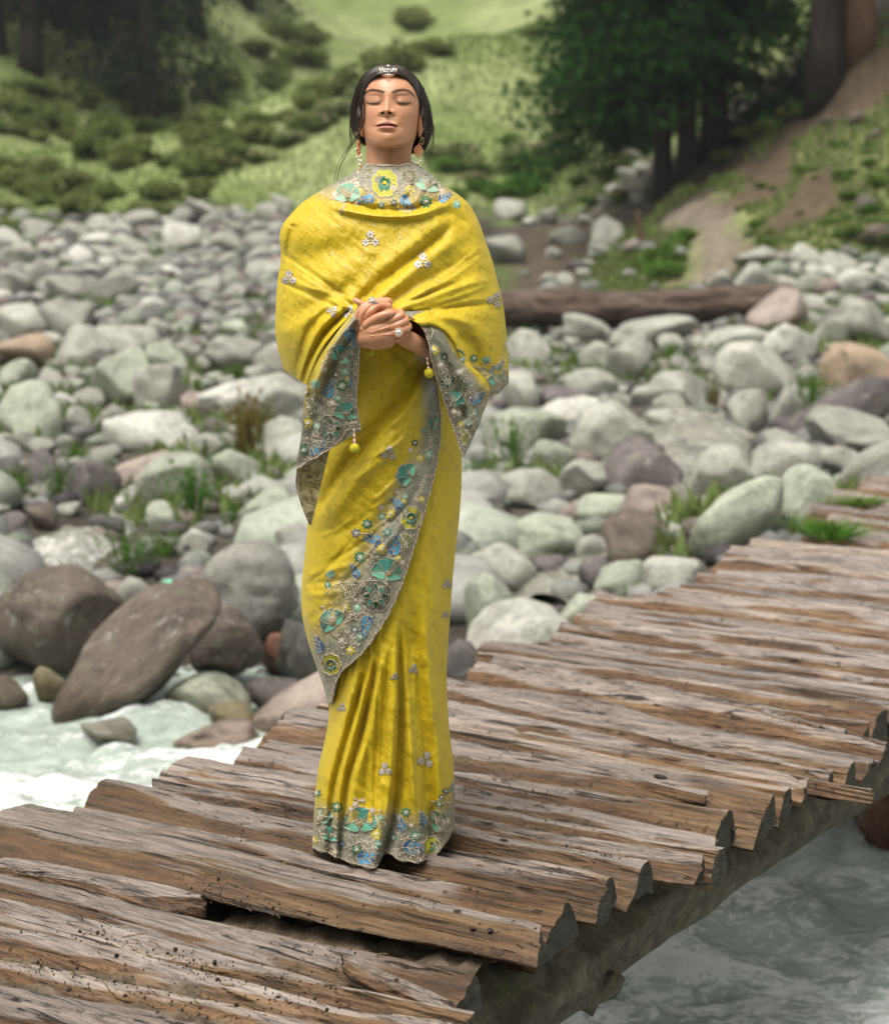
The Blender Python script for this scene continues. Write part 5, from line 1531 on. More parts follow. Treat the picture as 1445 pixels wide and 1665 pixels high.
# --- silk
def silk_mat(name, edge=True, back=False):
    m, nt, b = new_mat(name, rough=.46, spec=.45)
    co = coords(nt, 'Object', (1, 1, 1))
    bd = attr(nt, 'bd').outputs['Fac']
    w = noise(nt, co, 9, 3, .5)
    # woven tone on tone flowers
    pat = nd(nt, 'ShaderNodeMapping', {'Vector': co, 'Scale': (1, .35, 1)}).outputs[0]
    wob = nd(nt, 'ShaderNodeTexNoise', {'Vector': pat, 'Scale': 60.0, 'Detail': 3.0}).outputs['Color']
    pv = nd(nt, 'ShaderNodeVectorMath', {0: pat, 1: nd(nt, 'ShaderNodeVectorMath', {0: wob, 'Scale': .012}, operation='SCALE').outputs[0]}, operation='ADD').outputs[0]
    v1 = nd(nt, 'ShaderNodeTexVoronoi', {'Vector': pv, 'Scale': 32.0}, feature='F1').outputs['Distance']
    v2 = nd(nt, 'ShaderNodeTexVoronoi', {'Vector': pv, 'Scale': 70.0}, feature='F1').outputs['Distance']
    p1 = ramp(nt, v1, [(.26, g(1)), (.33, g(0))]); p2 = ramp(nt, v2, [(.30, g(1)), (.40, g(0))])
    hole = ramp(nt, v1, [(.07, g(1)), (.11, g(0))])
    pm = math_(nt, 'SUBTRACT', math_(nt, 'MAXIMUM', p1, math_(nt, 'MULTIPLY', p2, .7)), hole, True)
    big = ramp(nt, noise(nt, co, 11.0, 3, .6), [(.40, g(.0)), (.52, g(1))])
    pm = math_(nt, 'MULTIPLY', pm, big)
    weave = noise(nt, nd(nt, 'ShaderNodeMapping', {'Vector': co, 'Scale': (900, 900, 260)}).outputs[0], 1.0, 2, .5)
    y1, y2 = (.555, .405, .010), (.47, .332, .008)
    c = mixc(nt, pm, y1, y2)
    c = mixc(nt, 1.0, c, ramp(nt, weave, [(.3, g(.90)), (.7, g(1.07))]), 'MULTIPLY')
    gr = mixc(nt, ramp(nt, noise(nt, co, 60, 3, .6), [(.35, g(0)), (.65, g(1))]), (.20, .195, .15), (.29, .275, .215))
    f = math_(nt, 'ADD', bd, math_(nt, 'MULTIPLY', math_(nt, 'SUBTRACT', w, .5), .35))
    mid = ramp(nt, f, [(.46, g(1)), (.98, g(0))], 'EASE')
    c = mixc(nt, mid, c, gr)
    nt.links.new(c, b.inputs['Base Color'])
    nt.links.new(mixc(nt, pm, g(.52), g(.36)), b.inputs['Roughness'])
    b.inputs['Sheen Weight'].default_value = .12
    b.inputs['Sheen Roughness'].default_value = .4
    b.inputs['Sheen Tint'].default_value = (1, .9, .4, 1)
    h = math_(nt, 'ADD', math_(nt, 'MULTIPLY', noise(nt, nd(nt, 'ShaderNodeMapping', {'Vector': co, 'Scale': (1, 1, .45)}).outputs[0], 60, 5, .6, .4), 1.0), math_(nt, 'MULTIPLY', pm, .12))
    bump(nt, b, math_(nt, 'ADD', h, math_(nt, 'MULTIPLY', weave, .10)), .40, .010)
    return m
SILK = silk_mat('yellow_silk')
LINING, _nt, _b = new_mat('lining', (.34, .29, .13), .7, .2)
_co = coords(_nt, 'Object'); _f = noise(_nt, _co, 45, 4, .6, 1.2)
_nt.links.new(ramp(_nt, _f, [(.38, (.14, .115, .045)), (.5, (.34, .29, .14)), (.66, (.46, .41, .24))]), _b.inputs['Base Color']); bump(_nt, _b, _f, .5, .005)

GARM = {}          # garment meshes kept for placing the needlework
def garment(name, P, wrap, bd, mat=None, solid=0.0, flip=False, label=None):
    nr, nc = P.shape[:2]
    Q = grid_faces(nr, nc, wrap)
    if flip: Q = Q[:, ::-1]
    me = mesh_np(name, P.reshape(-1, 3), Q, mat or SILK, True, attrs={'bd': np.broadcast_to(bd, P.shape[:2]).reshape(-1)})
    o = pchild(name, me)
    if label: o['label'] = label
    GARM[name] = (o, BVHTree.FromPolygons(P.reshape(-1, 3).tolist(), Q.tolist()))
    return o

# ---------------------------------------------------------------- skirt
_r = [540, 600, 650, 700, 750, 800, 850, 900, 950, 1000, 1050, 1100, 1140, 1180, 1200, 1250, 1300, 1350, 1420]
skL = crv(_r, [524, 517, 511, 507, 504, 503, 504, 499, 494, 494, 506, 524, 536, 534, 529, 517, 512, 509, 506], 540, 1420)
skR = crv(_r, [732, 740, 744, 748, 751, 750, 746, 740, 735, 732, 728, 726, 727, 730, 732, 738, 740, 738, 734], 540, 1420)
skD = tab([540, 700, 850, 1000, 1200, 1420], [.150, .145, .15, .155, .162, .172])
HEMX = [500, 507, 520, 535, 545, 560, 575, 595, 609, 616, 624, 632, 642, 655, 680, 700, 715, 725, 735, 745]
HEMY = [1380, 1382, 1386, 1391, 1396, 1402, 1408, 1413, 1415, 1404, 1388, 1390, 1398, 1403, 1405, 1397, 1384, 1368, 1346, 1338]
SK_F = [
    ([(648, 1000), (651, 1120), (649, 1230), (641, 1320), (621, 1400)], (4, 9), -.034, (.2, 0)),
    ([(638, 1000), (640, 1120), (636, 1230), (626, 1320), (606, 1412)], (12, 7), .017, (.2, 0)),
    ([(590, 1072), (566, 1150), (546, 1220), (530, 1285), (522, 1385)], 8, .020, (.2, 0)),
    ([(598, 1072), (576, 1160), (556, 1230), (541, 1295), (535, 1392)], 5, -.024, (.15, 0)),
    ([(606, 1060), (588, 1140), (566, 1215), (552, 1280), (545, 1396)], 8, .018, (.2, 0)),
    ([(618, 1045), (602, 1130), (583, 1210), (566, 1268), (557, 1330), (553, 1400)], 5.5, -.026, (.15, 0)),
    ([(628, 1020), (614, 1110), (600, 1195), (580, 1260), (572, 1330), (568, 1408)], 10, .016, (.2, 0)),
    ([(636, 1040), (626, 1140), (620, 1215), (622, 1280)], 5, -.010, (.2, .3)),
    ([(600, 1290), (596, 1350), (594, 1414)], 20, .014, (.5, 0)),
    ([(664, 960), (672, 1060), (684, 1180), (694, 1290), (700, 1400)], 13, -.022, (.2, .1)),
    ([(684, 930), (694, 1060), (708, 1180), (716, 1280), (716, 1390)], 11, .014, (.25, .0)),
    ([(656, 1010), (660, 1120), (668, 1230), (680, 1330), (684, 1404)], 8, .016, (.2, 0)),
    ([(704, 1290), (700, 1350), (697, 1400)], 5, -.018, (.4, 0)),
    ([(712, 980), (717, 1100), (724, 1220), (728, 1320)], 6, -.010, (.3, .2)),
    ([(700, 880), (722, 960), (728, 1040)], 8, -.008, (.3, .3)), ([(690, 900), (706, 1000), (714, 1060)], 7, .007, (.3, .3)),
]
def wrinkle(px, row, seed, a=.0022):
    p = v3(px * .035, row * .016, 0 * px)
    q = v3((px * .8 + row * .6) * .022, (row * .8 - px * .6) * .085, 0 * px)
    return a * fbm(p, seed, 3) + a * .65 * fbm(q, seed + 31, 3) + a * .5 * fbm(v3((px + row * .5) * .05, (row - px) * .02, 0 * px), seed + 9, 2)
_rr = np.random.RandomState(21)
for _k in range(30):                 # long thin hanging creases
    _x0 = _rr.uniform(520, 735); _y0 = _rr.uniform(900, 1180)
    _x0 = 640 + (_x0 - 640) * (.55 if _y0 < 1000 else .8)
    _x1 = _x0 + (_x0 - 652) * _rr.uniform(.1, .45); _y1 = min(1400, _y0 + _rr.uniform(160, 360))
    SK_F.append(([(_x0, _y0), ((_x0 + _x1) / 2 + _rr.uniform(-4, 4), (_y0 + _y1) / 2), (_x1, _y1)], _rr.uniform(2.6, 5.5), _rr.choice([-1, 1]) * _rr.uniform(.003, .0075), (.3, .25)))
def skirt():
    nr, nc = 330, 420
    th = np.concatenate([np.linspace(-.25, math.pi + .25, 330), np.linspace(math.pi + .27, 2 * math.pi - .27, 90)])
    TH, VV = np.meshgrid(th, np.linspace(0, 1, nr))
    pxn = 620 + 114 * np.cos(th)
    front = np.sin(th) > 0
    bot = np.where(front, np.interp(pxn, HEMX, HEMY), 1345)
    bot = np.where(front, bot - 2.2 * np.abs(np.sin(pxn / 13.0 * math.pi / 2)) ** 2, bot)
    R_ = 545 + (bot[None, :] - 545) * VV
    L, Rr = skL(R_), skR(R_)
    px = (L + Rr) / 2 + (Rr - L) / 2 * np.cos(TH)
    off = super_off(TH, skD(R_), .13, 2.35)
    fw = np.clip(np.sin(TH), 0, 1) ** .5
    D = folds(px, R_, SK_F) + wrinkle(px, R_, 3) * (R_ > 600)
    off = off - fw * D
    P = S(px, R_, off)
    bd = (bot[None, :] - R_) / 100.0
    o = garment('skirt', P, True, bd, flip=True)
    return o
skirt()

# ---------------------------------------------------------------- the drape crossing the front
EDGE = [(702, 560), (706, 600), (712, 640), (717, 680), (716, 715), (710, 755), (701, 795), (691, 832), (680, 868), (669, 905), (656, 945), (641, 981), (628, 1007), (612, 1032), (596, 1055), (578, 1074), (563, 1086), (552, 1100), (545, 1120), (541, 1143)]
_ep = interp(EDGE, 400)
def edge_x(r): return np.interp(r, _ep[:, 1], _ep[:, 0]) + 2.0 * np.abs(np.sin(np.asarray(r) / 13.0)) - 1.2
DR_F = [
    ([(702, 585), (655, 655), (600, 722), (556, 775), (510, 842)], (16, 5), -.020, (.05, .1)),
    ([(704, 604), (664, 676), (612, 742), (566, 798), (520, 862)], (12, 15), .017, (.05, .15)),
    ([(600, 560), (590, 640), (560, 720)], 12, -.010, (.2, .3)),
    ([(650, 585), (610, 650), (585, 720)], 12, .006, (.2, .3)), ([(690, 570), (655, 620), (630, 650)], 7, -.008, (.2, .3)),
    ([(496, 935), (530, 928), (585, 915)], 6, .005, (.1, .3)), ([(494, 950), (530, 947), (575, 940)], 5, -.005, (.1, .3)),
    ([(496, 966), (530, 966), (570, 958)], 6, .005, (.1, .3)), ([(498, 870), (540, 862), (590, 850)], 9, -.004, (.1, .3)),
    ([(500, 1010), (530, 990), (570, 985)], 6, -.004, (.1, .3)),
    ([(660, 700), (620, 790), (585, 850)], 22, .006, (.2, .3)), ([(690, 690), (650, 790), (590, 900), (530, 990)], 10, -.006, (.2, .2)),
    ([(712, 690), (690, 790), (650, 900), (590, 1020)], 6, .004, (.2, .2)),
]
for _k in range(26):
    _u = _rr.uniform(.0, 1.0); _x0 = 700 - 110 * _u + _rr.uniform(-20, 14); _y0 = 590 + 190 * _u + _rr.uniform(-20, 190)
    _l = _rr.uniform(60, 170); _a = math.radians(_rr.uniform(118, 146))
    DR_F.append(([(_x0, _y0), (_x0 + math.cos(_a) * _l * .5, _y0 + math.sin(_a) * _l * .5 + _rr.uniform(-3, 3)), (_x0 + math.cos(_a + .12) * _l, _y0 + math.sin(_a + .12) * _l)], _rr.uniform(2.8, 6), _rr.choice([-1, 1]) * _rr.uniform(.002, .005), (.3, .3)))
def drape():
    nr, nc = 300, 260
    rows = np.linspace(548, 1143, nr)
    L, Rr = skL(rows) - 3.5, skR(rows) + 2
    xc, hw = (L + Rr) / 2, (Rr - L) / 2
    ex = edge_x(rows)
    tE = np.arccos(np.clip((ex - xc) / hw, -1, .98))
    u = np.linspace(0, 1, nc) ** .9
    end = math.pi + np.interp(rows, [548, 1000, 1143], [.7, .5, .03])
    TH = tE[:, None] + (end - tE)[:, None] * u[None, :]
    R_ = np.repeat(rows[:, None], nc, 1)
    px = xc[:, None] + hw[:, None] * np.cos(TH)
    off = super_off(TH, skD(R_) + .016, .135, 2.35)
    fw = np.clip(np.sin(TH), 0, 1) ** .5
    D = folds(px, R_, DR_F) + wrinkle(px, R_, 13, .002)
    # follows the big pleats of the skirt a little
    D = D + .25 * folds(px, R_, SK_F)
    off = off - fw * D
    de, _, _ = poly_ds(px, R_, EDGE)
    wdt = np.interp(R_, [560, 640, 700, 780, 850, 950, 1040, 1143], [34, 34, 40, 70, 95, 120, 95, 60]) 
    bd = de / wdt
    P = S(px, R_, off)
    # rolled hem: two more columns turned in under the edge
    c0 = S(px[:, :1] + .6, R_[:, :1], off[:, :1] + .006)
    c1 = S(px[:, :1] - 2.0, R_[:, :1], off[:, :1] + .013)
    P = np.concatenate([c1, c0, P], 1)
    bd = np.concatenate([bd[:, :1], bd[:, :1], bd], 1)
    return garment('front_drape', P, False, bd, flip=True, label='yellow drape crossing the front with a grey embroidered border')
drape()

# ---------------------------------------------------------------- shawl end over shoulders and arms
_r = [262, 268, 274, 280, 286, 292, 300, 306, 312, 318, 326, 334, 345, 358, 370, 385, 395, 410, 430, 450, 480, 510, 540, 570, 600, 625, 645]
_L = [597, 591, 584, 576, 564, 552, 538, 528, 518, 508, 496, 486, 476, 464, 457, 454, 455, 457, 456, 452, 449, 448, 447, 452, 461, 474, 490]
_R = [672, 679, 689, 698, 705, 711, 719, 729, 739, 747, 757, 765, 771, 777, 782, 787, 790, 796, 802, 807, 815, 820, 823, 825, 827, 827, 818]
shL = crv(_r, _L, 262, 645) ; shR = crv(_r, _R, 262, 645)
shD = crv([262, 280, 300, 330, 370, 420, 470, 510, 550, 600, 645], [.060, .070, .095, .128, .150, .168, .200, .225, .235, .225, .21], 262, 645)
shB = tab([262, 280, 300, 330, 400, 645], [.055, .07, .10, .13, .145, .15])
SHBX = [445, 460, 475, 488, 500, 520, 545, 572, 590, 610, 650, 680, 700, 720, 745, 770, 785, 800, 815, 828]
SHBY = [600, 614, 628, 644, 612, 572, 540, 512, 504, 503, 512, 524, 540, 578, 604, 622, 634, 643, 640, 622]
SH_F = [
    ([(580, 494), (630, 450), (690, 404), (752, 352)], (7, 10), -.017, (.02, .25)),
    ([(576, 474), (626, 434), (684, 390), (745, 342)], 15, .011, (.1, .25)),
    ([(600, 500), (652, 456), (706, 416), (764, 372)], 11, .013, (.02, .25)),
    ([(620, 505), (672, 468), (730, 438), (785, 415)], 10, -.010, (.02, .35)),
    ([(640, 508), (700, 480), (760, 462), (812, 450)], 12, .010, (.02, .3)),
    ([(655, 514), (710, 502), (765, 496), (815, 500)], 9, -.013, (.02, .3)),
    ([(660, 520), (712, 516), (756, 524), (790, 545)], 9, .012, (.02, .3)),
    ([(672, 528), (708, 530), (736, 552), (752, 590), (762, 616)], (5, 10), .024, (.02, .05)),
    ([(690, 534), (722, 548), (738, 582), (744, 606)], 6, -.018, (.05, .05)),
    ([(745, 540), (772, 566), (780, 610)], 9, -.016, (.1, .1)), ([(770, 530), (800, 570), (806, 625)], 13, .012, (.2, .0)),
    ([(735, 608), (770, 612), (812, 596)], 9, -.010, (.1, .2)),
    ([(586, 500), (546, 536), (514, 580), (494, 638)], (6, 9), .024, (.03, .03)),
    ([(574, 500), (532, 538), (505, 584), (491, 625)], 5, -.018, (.05, .05)),
    ([(564, 494), (520, 534), (497, 584), (486, 628)], 6, .015, (.1, .05)),
    ([(552, 488), (506, 532), (487, 588), (480, 622)], 7, -.013, (.15, .1)),
    ([(470, 480), (520, 456), (580, 425), (650, 392)], 18, .008, (.2, .3)), ([(462, 522), (520, 492), (580, 462), (640, 432)], 13, -.009, (.15, .2)),
    ([(456, 548), (505, 516), (560, 486)], 11, .008, (.15, .2)), ([(462, 430), (520, 412), (590, 395)], 15, -.006, (.2, .3)),
    ([(535, 336), (580, 346), (630, 352), (685, 348), (745, 326)], (5, 9), .016, (.15, .2)),
    ([(540, 325), (585, 335), (632, 342), (684, 337), (738, 318)], 6, -.013, (.15, .2)),
    ([(590, 300), (600, 322), (612, 338)], 6, .006, (.2, .2)), ([(676, 290), (670, 310), (655, 332)], 5, -.008, (.2, .2)), ([(690, 300), (676, 325), (664, 340)], 6, .008, (.2, .2)),
    ([(472, 350), (462, 382), (464, 408)], 5, .012, (.1, .2)), ([(479, 362), (470, 396), (466, 440)], 6, -.015, (.1, .3)),
    ([(760, 345), (784, 400), (806, 470)], 9, .006, (.2, .3)), ([(700, 345), (735, 350), (770, 372)], 7, -.007, (.2, .3)),
    ([(790, 420), (800, 480), (806, 540)], 9, -.007, (.2, .3)),
]
_rr = np.random.RandomState(8)
for _k in range(26):
    _a = _rr.uniform(-.75, -.05) if _k % 2 else math.pi + _rr.uniform(.15, .62)
    _l = _rr.uniform(80, 190); _s = _rr.uniform(18, 60)
    _o = (628 + _rr.uniform(10, 34), 506 + _rr.uniform(-8, 16)) if _k % 2 else (588 + _rr.uniform(-12, 6), 500 + _rr.uniform(-8, 14))
    _p = [(_o[0] + math.cos(_a) * q, _o[1] + math.sin(_a) * q + .0006 * q * q * (1 if _k % 2 else -1) * _rr.uniform(0, 1)) for q in (_s * .3, _s + _l * .45, _s + _l)]
    SH_F.append((_p, _rr.uniform(2.6, 5.5), _rr.choice([-1, 1]) * _rr.uniform(.0025, .006), (.08, .5)))
def shawl():
    nr, nc = 330, 430
    th = np.concatenate([np.linspace(-.25, math.pi + .25, 340), np.linspace(math.pi + .27, 2 * math.pi - .27, 90)])
    pxn = 637 + 190 * np.cos(th)
    front = np.sin(th) > -.1
    bot = np.where(front, np.interp(pxn, SHBX, SHBY), np.interp(pxn, [447, 640, 828], [598, 590, 618]))
    top = 268 - 3.5 * np.cos(th) ** 2 + 1.5 * np.sin(np.cos(th) * 7)
    VV = np.linspace(0, 1, nr)[:, None] ** 1.25
    R_ = top[None, :] + (bot - top)[None, :] * VV
    TH = np.repeat(th[None, :], nr, 0)
    L, Rr = shL(R_), shR(R_)
    px = (L + Rr) / 2 + (Rr - L) / 2 * np.cos(TH)
    off = super_off(TH, shD(R_), shB(R_), 2.3)
    fw = np.clip(np.sin(TH), 0, 1) ** .5
    D = folds(px, R_, SH_F) + wrinkle(px, R_, 23, .0025) * sstep(270, 300, R_)
    off = off - fw * D
    P = S(px, R_, off)
    bdt = (R_ - top[None, :]) / 78.0 + .12 * np.abs(np.cos(TH))
    bdb = 9 - 9 * sstep(690, 735, px) + np.abs(bot[None, :] - R_) / 36.0 + .35
    bd = np.minimum(bdt, bdb)
    # collar turned over inwards
    inn = S((px[:1] - 632) * .93 + 632, R_[:1] + 1.5, off[:1] * .93)
    inn2 = S((px[:1] - 632) * .90 + 632, R_[:1] + 14, off[:1] * .90)
    P = np.concatenate([inn2, inn, P], 0); bd = np.concatenate([bd[:1], bd[:1], bd], 0)
    return garment('shawl', P, True, bd, flip=True, label='yellow shawl end wrapped over shoulders and arms with a grey embroidered collar')
shawl()

def sheet(name, Lp, Rp, nt, ns, offL, offR, bulge, fl, bdf, mat=None, edge_in=True, seed=1, wav=.0, label=None, flip=True):
    Lc, Rc = interp(Lp, nt), interp(Rp, nt)
    s = np.linspace(0, 1, ns)
    px = Lc[:, :1] + (Rc[:, :1] - Lc[:, :1]) * s
    py = Lc[:, 1:] + (Rc[:, 1:] - Lc[:, 1:]) * s
    t = np.linspace(0, 1, nt)[:, None]
    oL = np.interp(t[:, 0], np.linspace(0, 1, len(offL)), offL)[:, None]; oR = np.interp(t[:, 0], np.linspace(0, 1, len(offR)), offR)[:, None]
    off = oL + (oR - oL) * s - bulge * 4 * s * (1 - s) - folds(px, py, fl) - wrinkle(px, py, seed, .002)
    bd = bdf(px, py, s + 0 * t, t + 0 * s)
    P = S(px, py, off)
    # give the cloth an inner face so that its edge has thickness
    back = S(px, py, off + .004)
    ring = np.concatenate([P, back[:, ::-1]], 1)
    o = garment(name, ring, True, np.concatenate([bd, bd[:, ::-1]], 1), mat, flip=flip, label=label)
    return o
LH_R = [(592, 503), (589, 520), (587, 545), (584, 600), (581, 650), (587, 699)]
LH_L = [(586, 494), (546, 543), (514, 592), (496, 645), (490, 705), (481, 766)]
LH_B = [(481, 766), (500, 752), (516, 744), (535, 732), (552, 718), (566, 700), (587, 699)]
def _bd_left(px, py, s, t):
    dr, _, _ = poly_ds(px, py, LH_R); db, _, _ = poly_ds(px, py, LH_B)
    return np.minimum(dr / np.interp(py, [510, 560, 620, 700], [22, 60, 90, 120]), db / 125.0)
sheet('left_fall', LH_L, LH_R, 170, 90, [-.235, -.245, -.225, -.205, -.20, -.195], [-.252, -.256, -.24, -.215, -.205, -.20], .004,
      [([(580, 515), (545, 560), (520, 610), (508, 660)], 6, .016, (.03, .3)), ([(585, 525), (556, 568), (532, 615), (520, 660)], 7, -.013, (.05, .3)),
       ([(578, 560), (570, 620), (572, 690)], 6, -.006, (.2, .05)), ([(562, 560), (548, 640), (540, 720)], 10, .008, (.2, .0)), ([(525, 640), (508, 700), (498, 750)], 8, -.007, (.2, 0))],
      _bd_left, seed=31, label='hanging left end of the shawl with peacock and flower needlework')
sheet('left_lining', [(483, 760), (481, 790), (490, 822), (502, 853)], [(537, 728), (526, 772), (517, 812), (507, 854)], 60, 40, [-.19, -.18, -.18, -.18], [-.185, -.175, -.17, -.172], -.010,
      [([(510, 748), (506, 790), (505, 840)], 5, .006, (.1, .1))], lambda px, py, s, t: 0 * px, mat=LINING, seed=33, label='khaki wrong side of the shawl end turned outwards')
RH_L = [(652, 507), (680, 527), (694, 552), (703, 592), (718, 640), (735, 692), (752, 743)]
def _bd_right(px, py, s, t): return .35 + .55 * sstep(.55, 1.0, s) * sstep(.75, .45, t)
sheet('right_fall', RH_L, [(690, 505), (720, 530), (752, 580), (795, 628), (784, 676), (768, 714), (754, 744)], 150, 70, [-.225, -.245, -.235, -.215, -.20, -.195], [-.215, -.215, -.20, -.185, -.185, -.192], .004,
      [([(700, 560), (722, 620), (745, 690)], 7, .010, (.1, .1)), ([(715, 570), (742, 630), (757, 690)], 6, -.012, (.1, .1)), ([(745, 600), (765, 640), (764, 700)], 8, .010, (.1, .1))],
      _bd_right, seed=35, label='hanging right end of the shawl, grey with needlework')

# ---------------------------------------------------------------- body
def skin_mat():
    m, nt, b = new_mat('skin', rough=.40, spec=.5)
    a = attr(nt, 'Col').outputs['Color']
    co = coords(nt, 'Object')
    f = noise(nt, co, 42, 5, .6)
    c = mixc(nt, 1.0, a, ramp(nt, f, [(.3, (.93, .92, .92)), (.7, (1.06, 1.06, 1.06))]), 'MULTIPLY')
    nt.links.new(c, b.inputs['Base Color'])
    b.inputs['Subsurface Weight'].default_value = .12
    b.inputs['Subsurface Radius'].default_value = (.012, .005, .003)
    b.inputs['Subsurface Scale'].default_value = .5
    bump(nt, b, noise(nt, co, 700, 2, .5), .06, .002)
    return m
SKINM = skin_mat()
SKIN = np.array([.60, .295, .165])
FX = 628.5
def gz(px, py, x, y, sx, sy): return np.exp(-((px - x) / sx) ** 2 - ((py - y) / sy) ** 2)
def head_arrays():
    rows_a = np.concatenate([np.linspace(104.5, 130, 40), np.linspace(130.4, 242, 330), np.linspace(242.6, 300, 50)])
    r_ = [104.5, 106, 110, 116, 123, 132, 147, 166, 185, 200, 212, 222, 230, 236, 244, 258, 272, 284, 300]
    L = crv(r_, [629, 618, 607, 598, 592, 589, 587.5, 588.5, 589.3, 589.6, 590.5, 592.5, 594.5, 595, 595.5, 595, 593, 586, 560], 104, 300)(rows_a)
    R_ = crv(r_, [633, 646, 657, 667, 674, 679, 682.5, 683, 682.3, 680.5, 678.5, 676, 673, 671, 669, 668.5, 671, 680, 705], 104, 300)(rows_a)
    th = np.concatenate([np.linspace(-.2, math.pi + .2, 300), np.linspace(math.pi + .25, 2 * math.pi - .25, 44)])
    TH, R2 = np.meshgrid(th, rows_a)
    px = ((L + R_) / 2)[:, None] + ((R_ - L) / 2)[:, None] * np.cos(TH)
    # frontal depth of the tilted head: forehead falls back, chin comes forward
    skull = crv([104.5, 107, 112, 120, 130, 140, 150, 160, 175, 190, 205, 218, 228, 236, 245, 300], [-.010, .012, .034, .053, .067, .076, .082, .084, .087, .091, .094, .096, .094, .088, .08, .08], 104, 300)(rows_a)[:, None]
    neck = crv([104, 225, 240, 255, 270, 285, 300], [.040, .040, .044, .047, .050, .056, .07], 104, 300)(rows_a)[:, None]
    nx = np.abs(np.cos(TH))
    jx = [584, 590, 597, 605, 614, 622, 632, 642, 651, 660, 668, 676, 684, 690]
    jy = [205, 219, 226.5, 231.5, 235, 237, 237.8, 237, 235, 231.5, 226.5, 219, 206, 200]
    J = np.interp(px, jx, jy)
    jm = 1 - sstep(-3.0, 6.5, R2 - J)
    s = np.sin(TH)
    fr = np.clip(s, 0, 1)
    base_f = skull * fr ** (2 / 2.2)
    base_n = neck * fr ** (2 / 2.1)
    F = base_n + (base_f - base_n) * jm
    back = crv([104.5, 110, 120, 140, 180, 215, 235, 250, 300], [.03, .06, .085, .10, .10, .085, .06, .05, .06], 104, 300)(rows_a)[:, None]
    off_b = back * np.clip(-s, 0, 1) ** (2 / 2.2)
    mm = .001
    D = np.zeros_like(px)
    # nose
    br = np.interp(R2, [150, 158, 166, 174, 179.5, 183, 187, 190.5], [0, 2.6, 6.0, 10.5, 13.8, 12.2, 5.0, 0]) * mm
    sx = np.interp(R2, [150, 165, 178, 186], [6.0, 5.2, 6.4, 6.2])
    D += br * np.exp(-((px - (FX - .4)) / sx) ** 2)
    D += 3.2 * mm * gz(px, R2, FX - .3, 179.0, 5.0, 4.0)
    for x in (618.4, 638.0): D += 6.0 * mm * gz(px, R2, x, 182.0, 3.6, 3.6)
    for x in (622.6, 633.2): D -= 9 * mm * gz(px, R2, x, 183.8, 2.7, 2.0)
    D -= 2.0 * mm * gz(px, R2, FX, 190, 14, 2.4)
    for x, sgn in ((609.5, -1), (655.0, 1)):
        D -= 4.2 * mm * gz(px, R2, x - sgn * 1.0, 160, 13, 8.5)
        D -= 3.0 * mm * gz(px, R2, x - sgn * 11, 163, 5, 6)
        D += 5.6 * mm * gz(px, R2, x, 162.6, 10.5, 6.0)
        D -= 3.0 * mm * gz(px, R2, x + sgn * .5, 171.0, 11, 2.6)
        D += 1.3 * mm * gz(px, R2, x + sgn * 1.0, 150.0, 15, 5.0)
        D -= .7 * mm * gz(px, R2, x, 156.0, 10, 1.3)
        D += 3.0 * mm * gz(px, R2, x + sgn * 8, 184, 13, 11)
        D -= 2.0 * mm * gz(px, R2, x + sgn * 8, 207, 12, 10)
    mouth = 203.4 + .0075 * (px - FX) ** 2
    cup = 195.4 + .50 * np.sqrt((px - FX) ** 2 + 4) + 1.1 * np.exp(-((px - FX) / 3.0) ** 2)
    wl = sstep(19, 13, np.abs(px - FX))
    D += 5.2 * mm * np.exp(-((R2 - (mouth - 3.2)) / 3.0) ** 2) * wl
    D += 7.0 * mm * np.exp(-((R2 - (mouth + 3.8)) / 3.2) ** 2) * sstep(17.5, 8, np.abs(px - FX))
    D -= 5.2 * mm * np.exp(-((R2 - mouth) / 1.3) ** 2) * sstep(19.5, 14, np.abs(px - FX))
    D -= 3.0 * mm * gz(px, R2, FX + .5, 213.6, 11, 2.8)
    D += 4.0 * mm * gz(px, R2, FX + 2, 224, 13, 8)
    D -= 1.0 * mm * gz(px, R2, FX, 193, 1.8, 3.0)
    for x in (608, 650): D -= 1.4 * mm * gz(px, R2, x, 206, 3, 4)
    # throat
    D += 2.0 * mm * gz(px, R2, 632, 252, 9, 14) - 1.5 * mm * gz(px, R2, 617, 258, 5, 16) - 1.5 * mm * gz(px, R2, 648, 258, 5, 16)
    F = F + D * np.clip(s, 0, 1) ** .3
    P = S(px, R2, np.where(s >= 0, -F, off_b) + .015)
    C = np.ones(px.shape + (3,)) * SKIN
    def blend(mask, colr):
        nonlocal C
        C = C * (1 - mask[..., None]) + np.array(colr) * mask[..., None]
    blend(.32 * sum(gz(px, R2, x, 187, 12, 10) for x in (603, 662)), (.56, .235, .15))
    blend(.6 * sum(gz(px, R2, x, 159.5, 12, 5.0) for x in (609.5, 655)), (.33, .14, .085)); blend(.5 * sum(gz(px, R2, x, 160, 5, 7) for x in (620.5, 641)), (.30, .125, .075))  # shading of lid creases and inner eye corners painted into the skin
    blend(.30 * sum(gz(px, R2, x, 163, 6, 2.6) for x in (609.5, 655)), (.62, .36, .24))
    blend(.25 * gz(px, R2, FX, 178, 5, 5), (.58, .31, .19))
    up = sstep(-.5, .6, R2 - cup) * (1 - sstep(-.4, .4, R2 - mouth)) * sstep(18.6, 16.6, np.abs(px - FX))
    low = sstep(-.4, .4, R2 - mouth) * (1 - sstep(-.7, .8, R2 - (211.6 - .022 * (px - FX) ** 2))) * sstep(18, 15.5, np.abs(px - FX))
    blend(.95 * up, (.23, .075, .062)); blend(.92 * low, (.46, .175, .145))
    blend(.85 * np.exp(-((R2 - mouth) / .75) ** 2) * sstep(19, 16.5, np.abs(px - FX)), (.09, .03, .028))
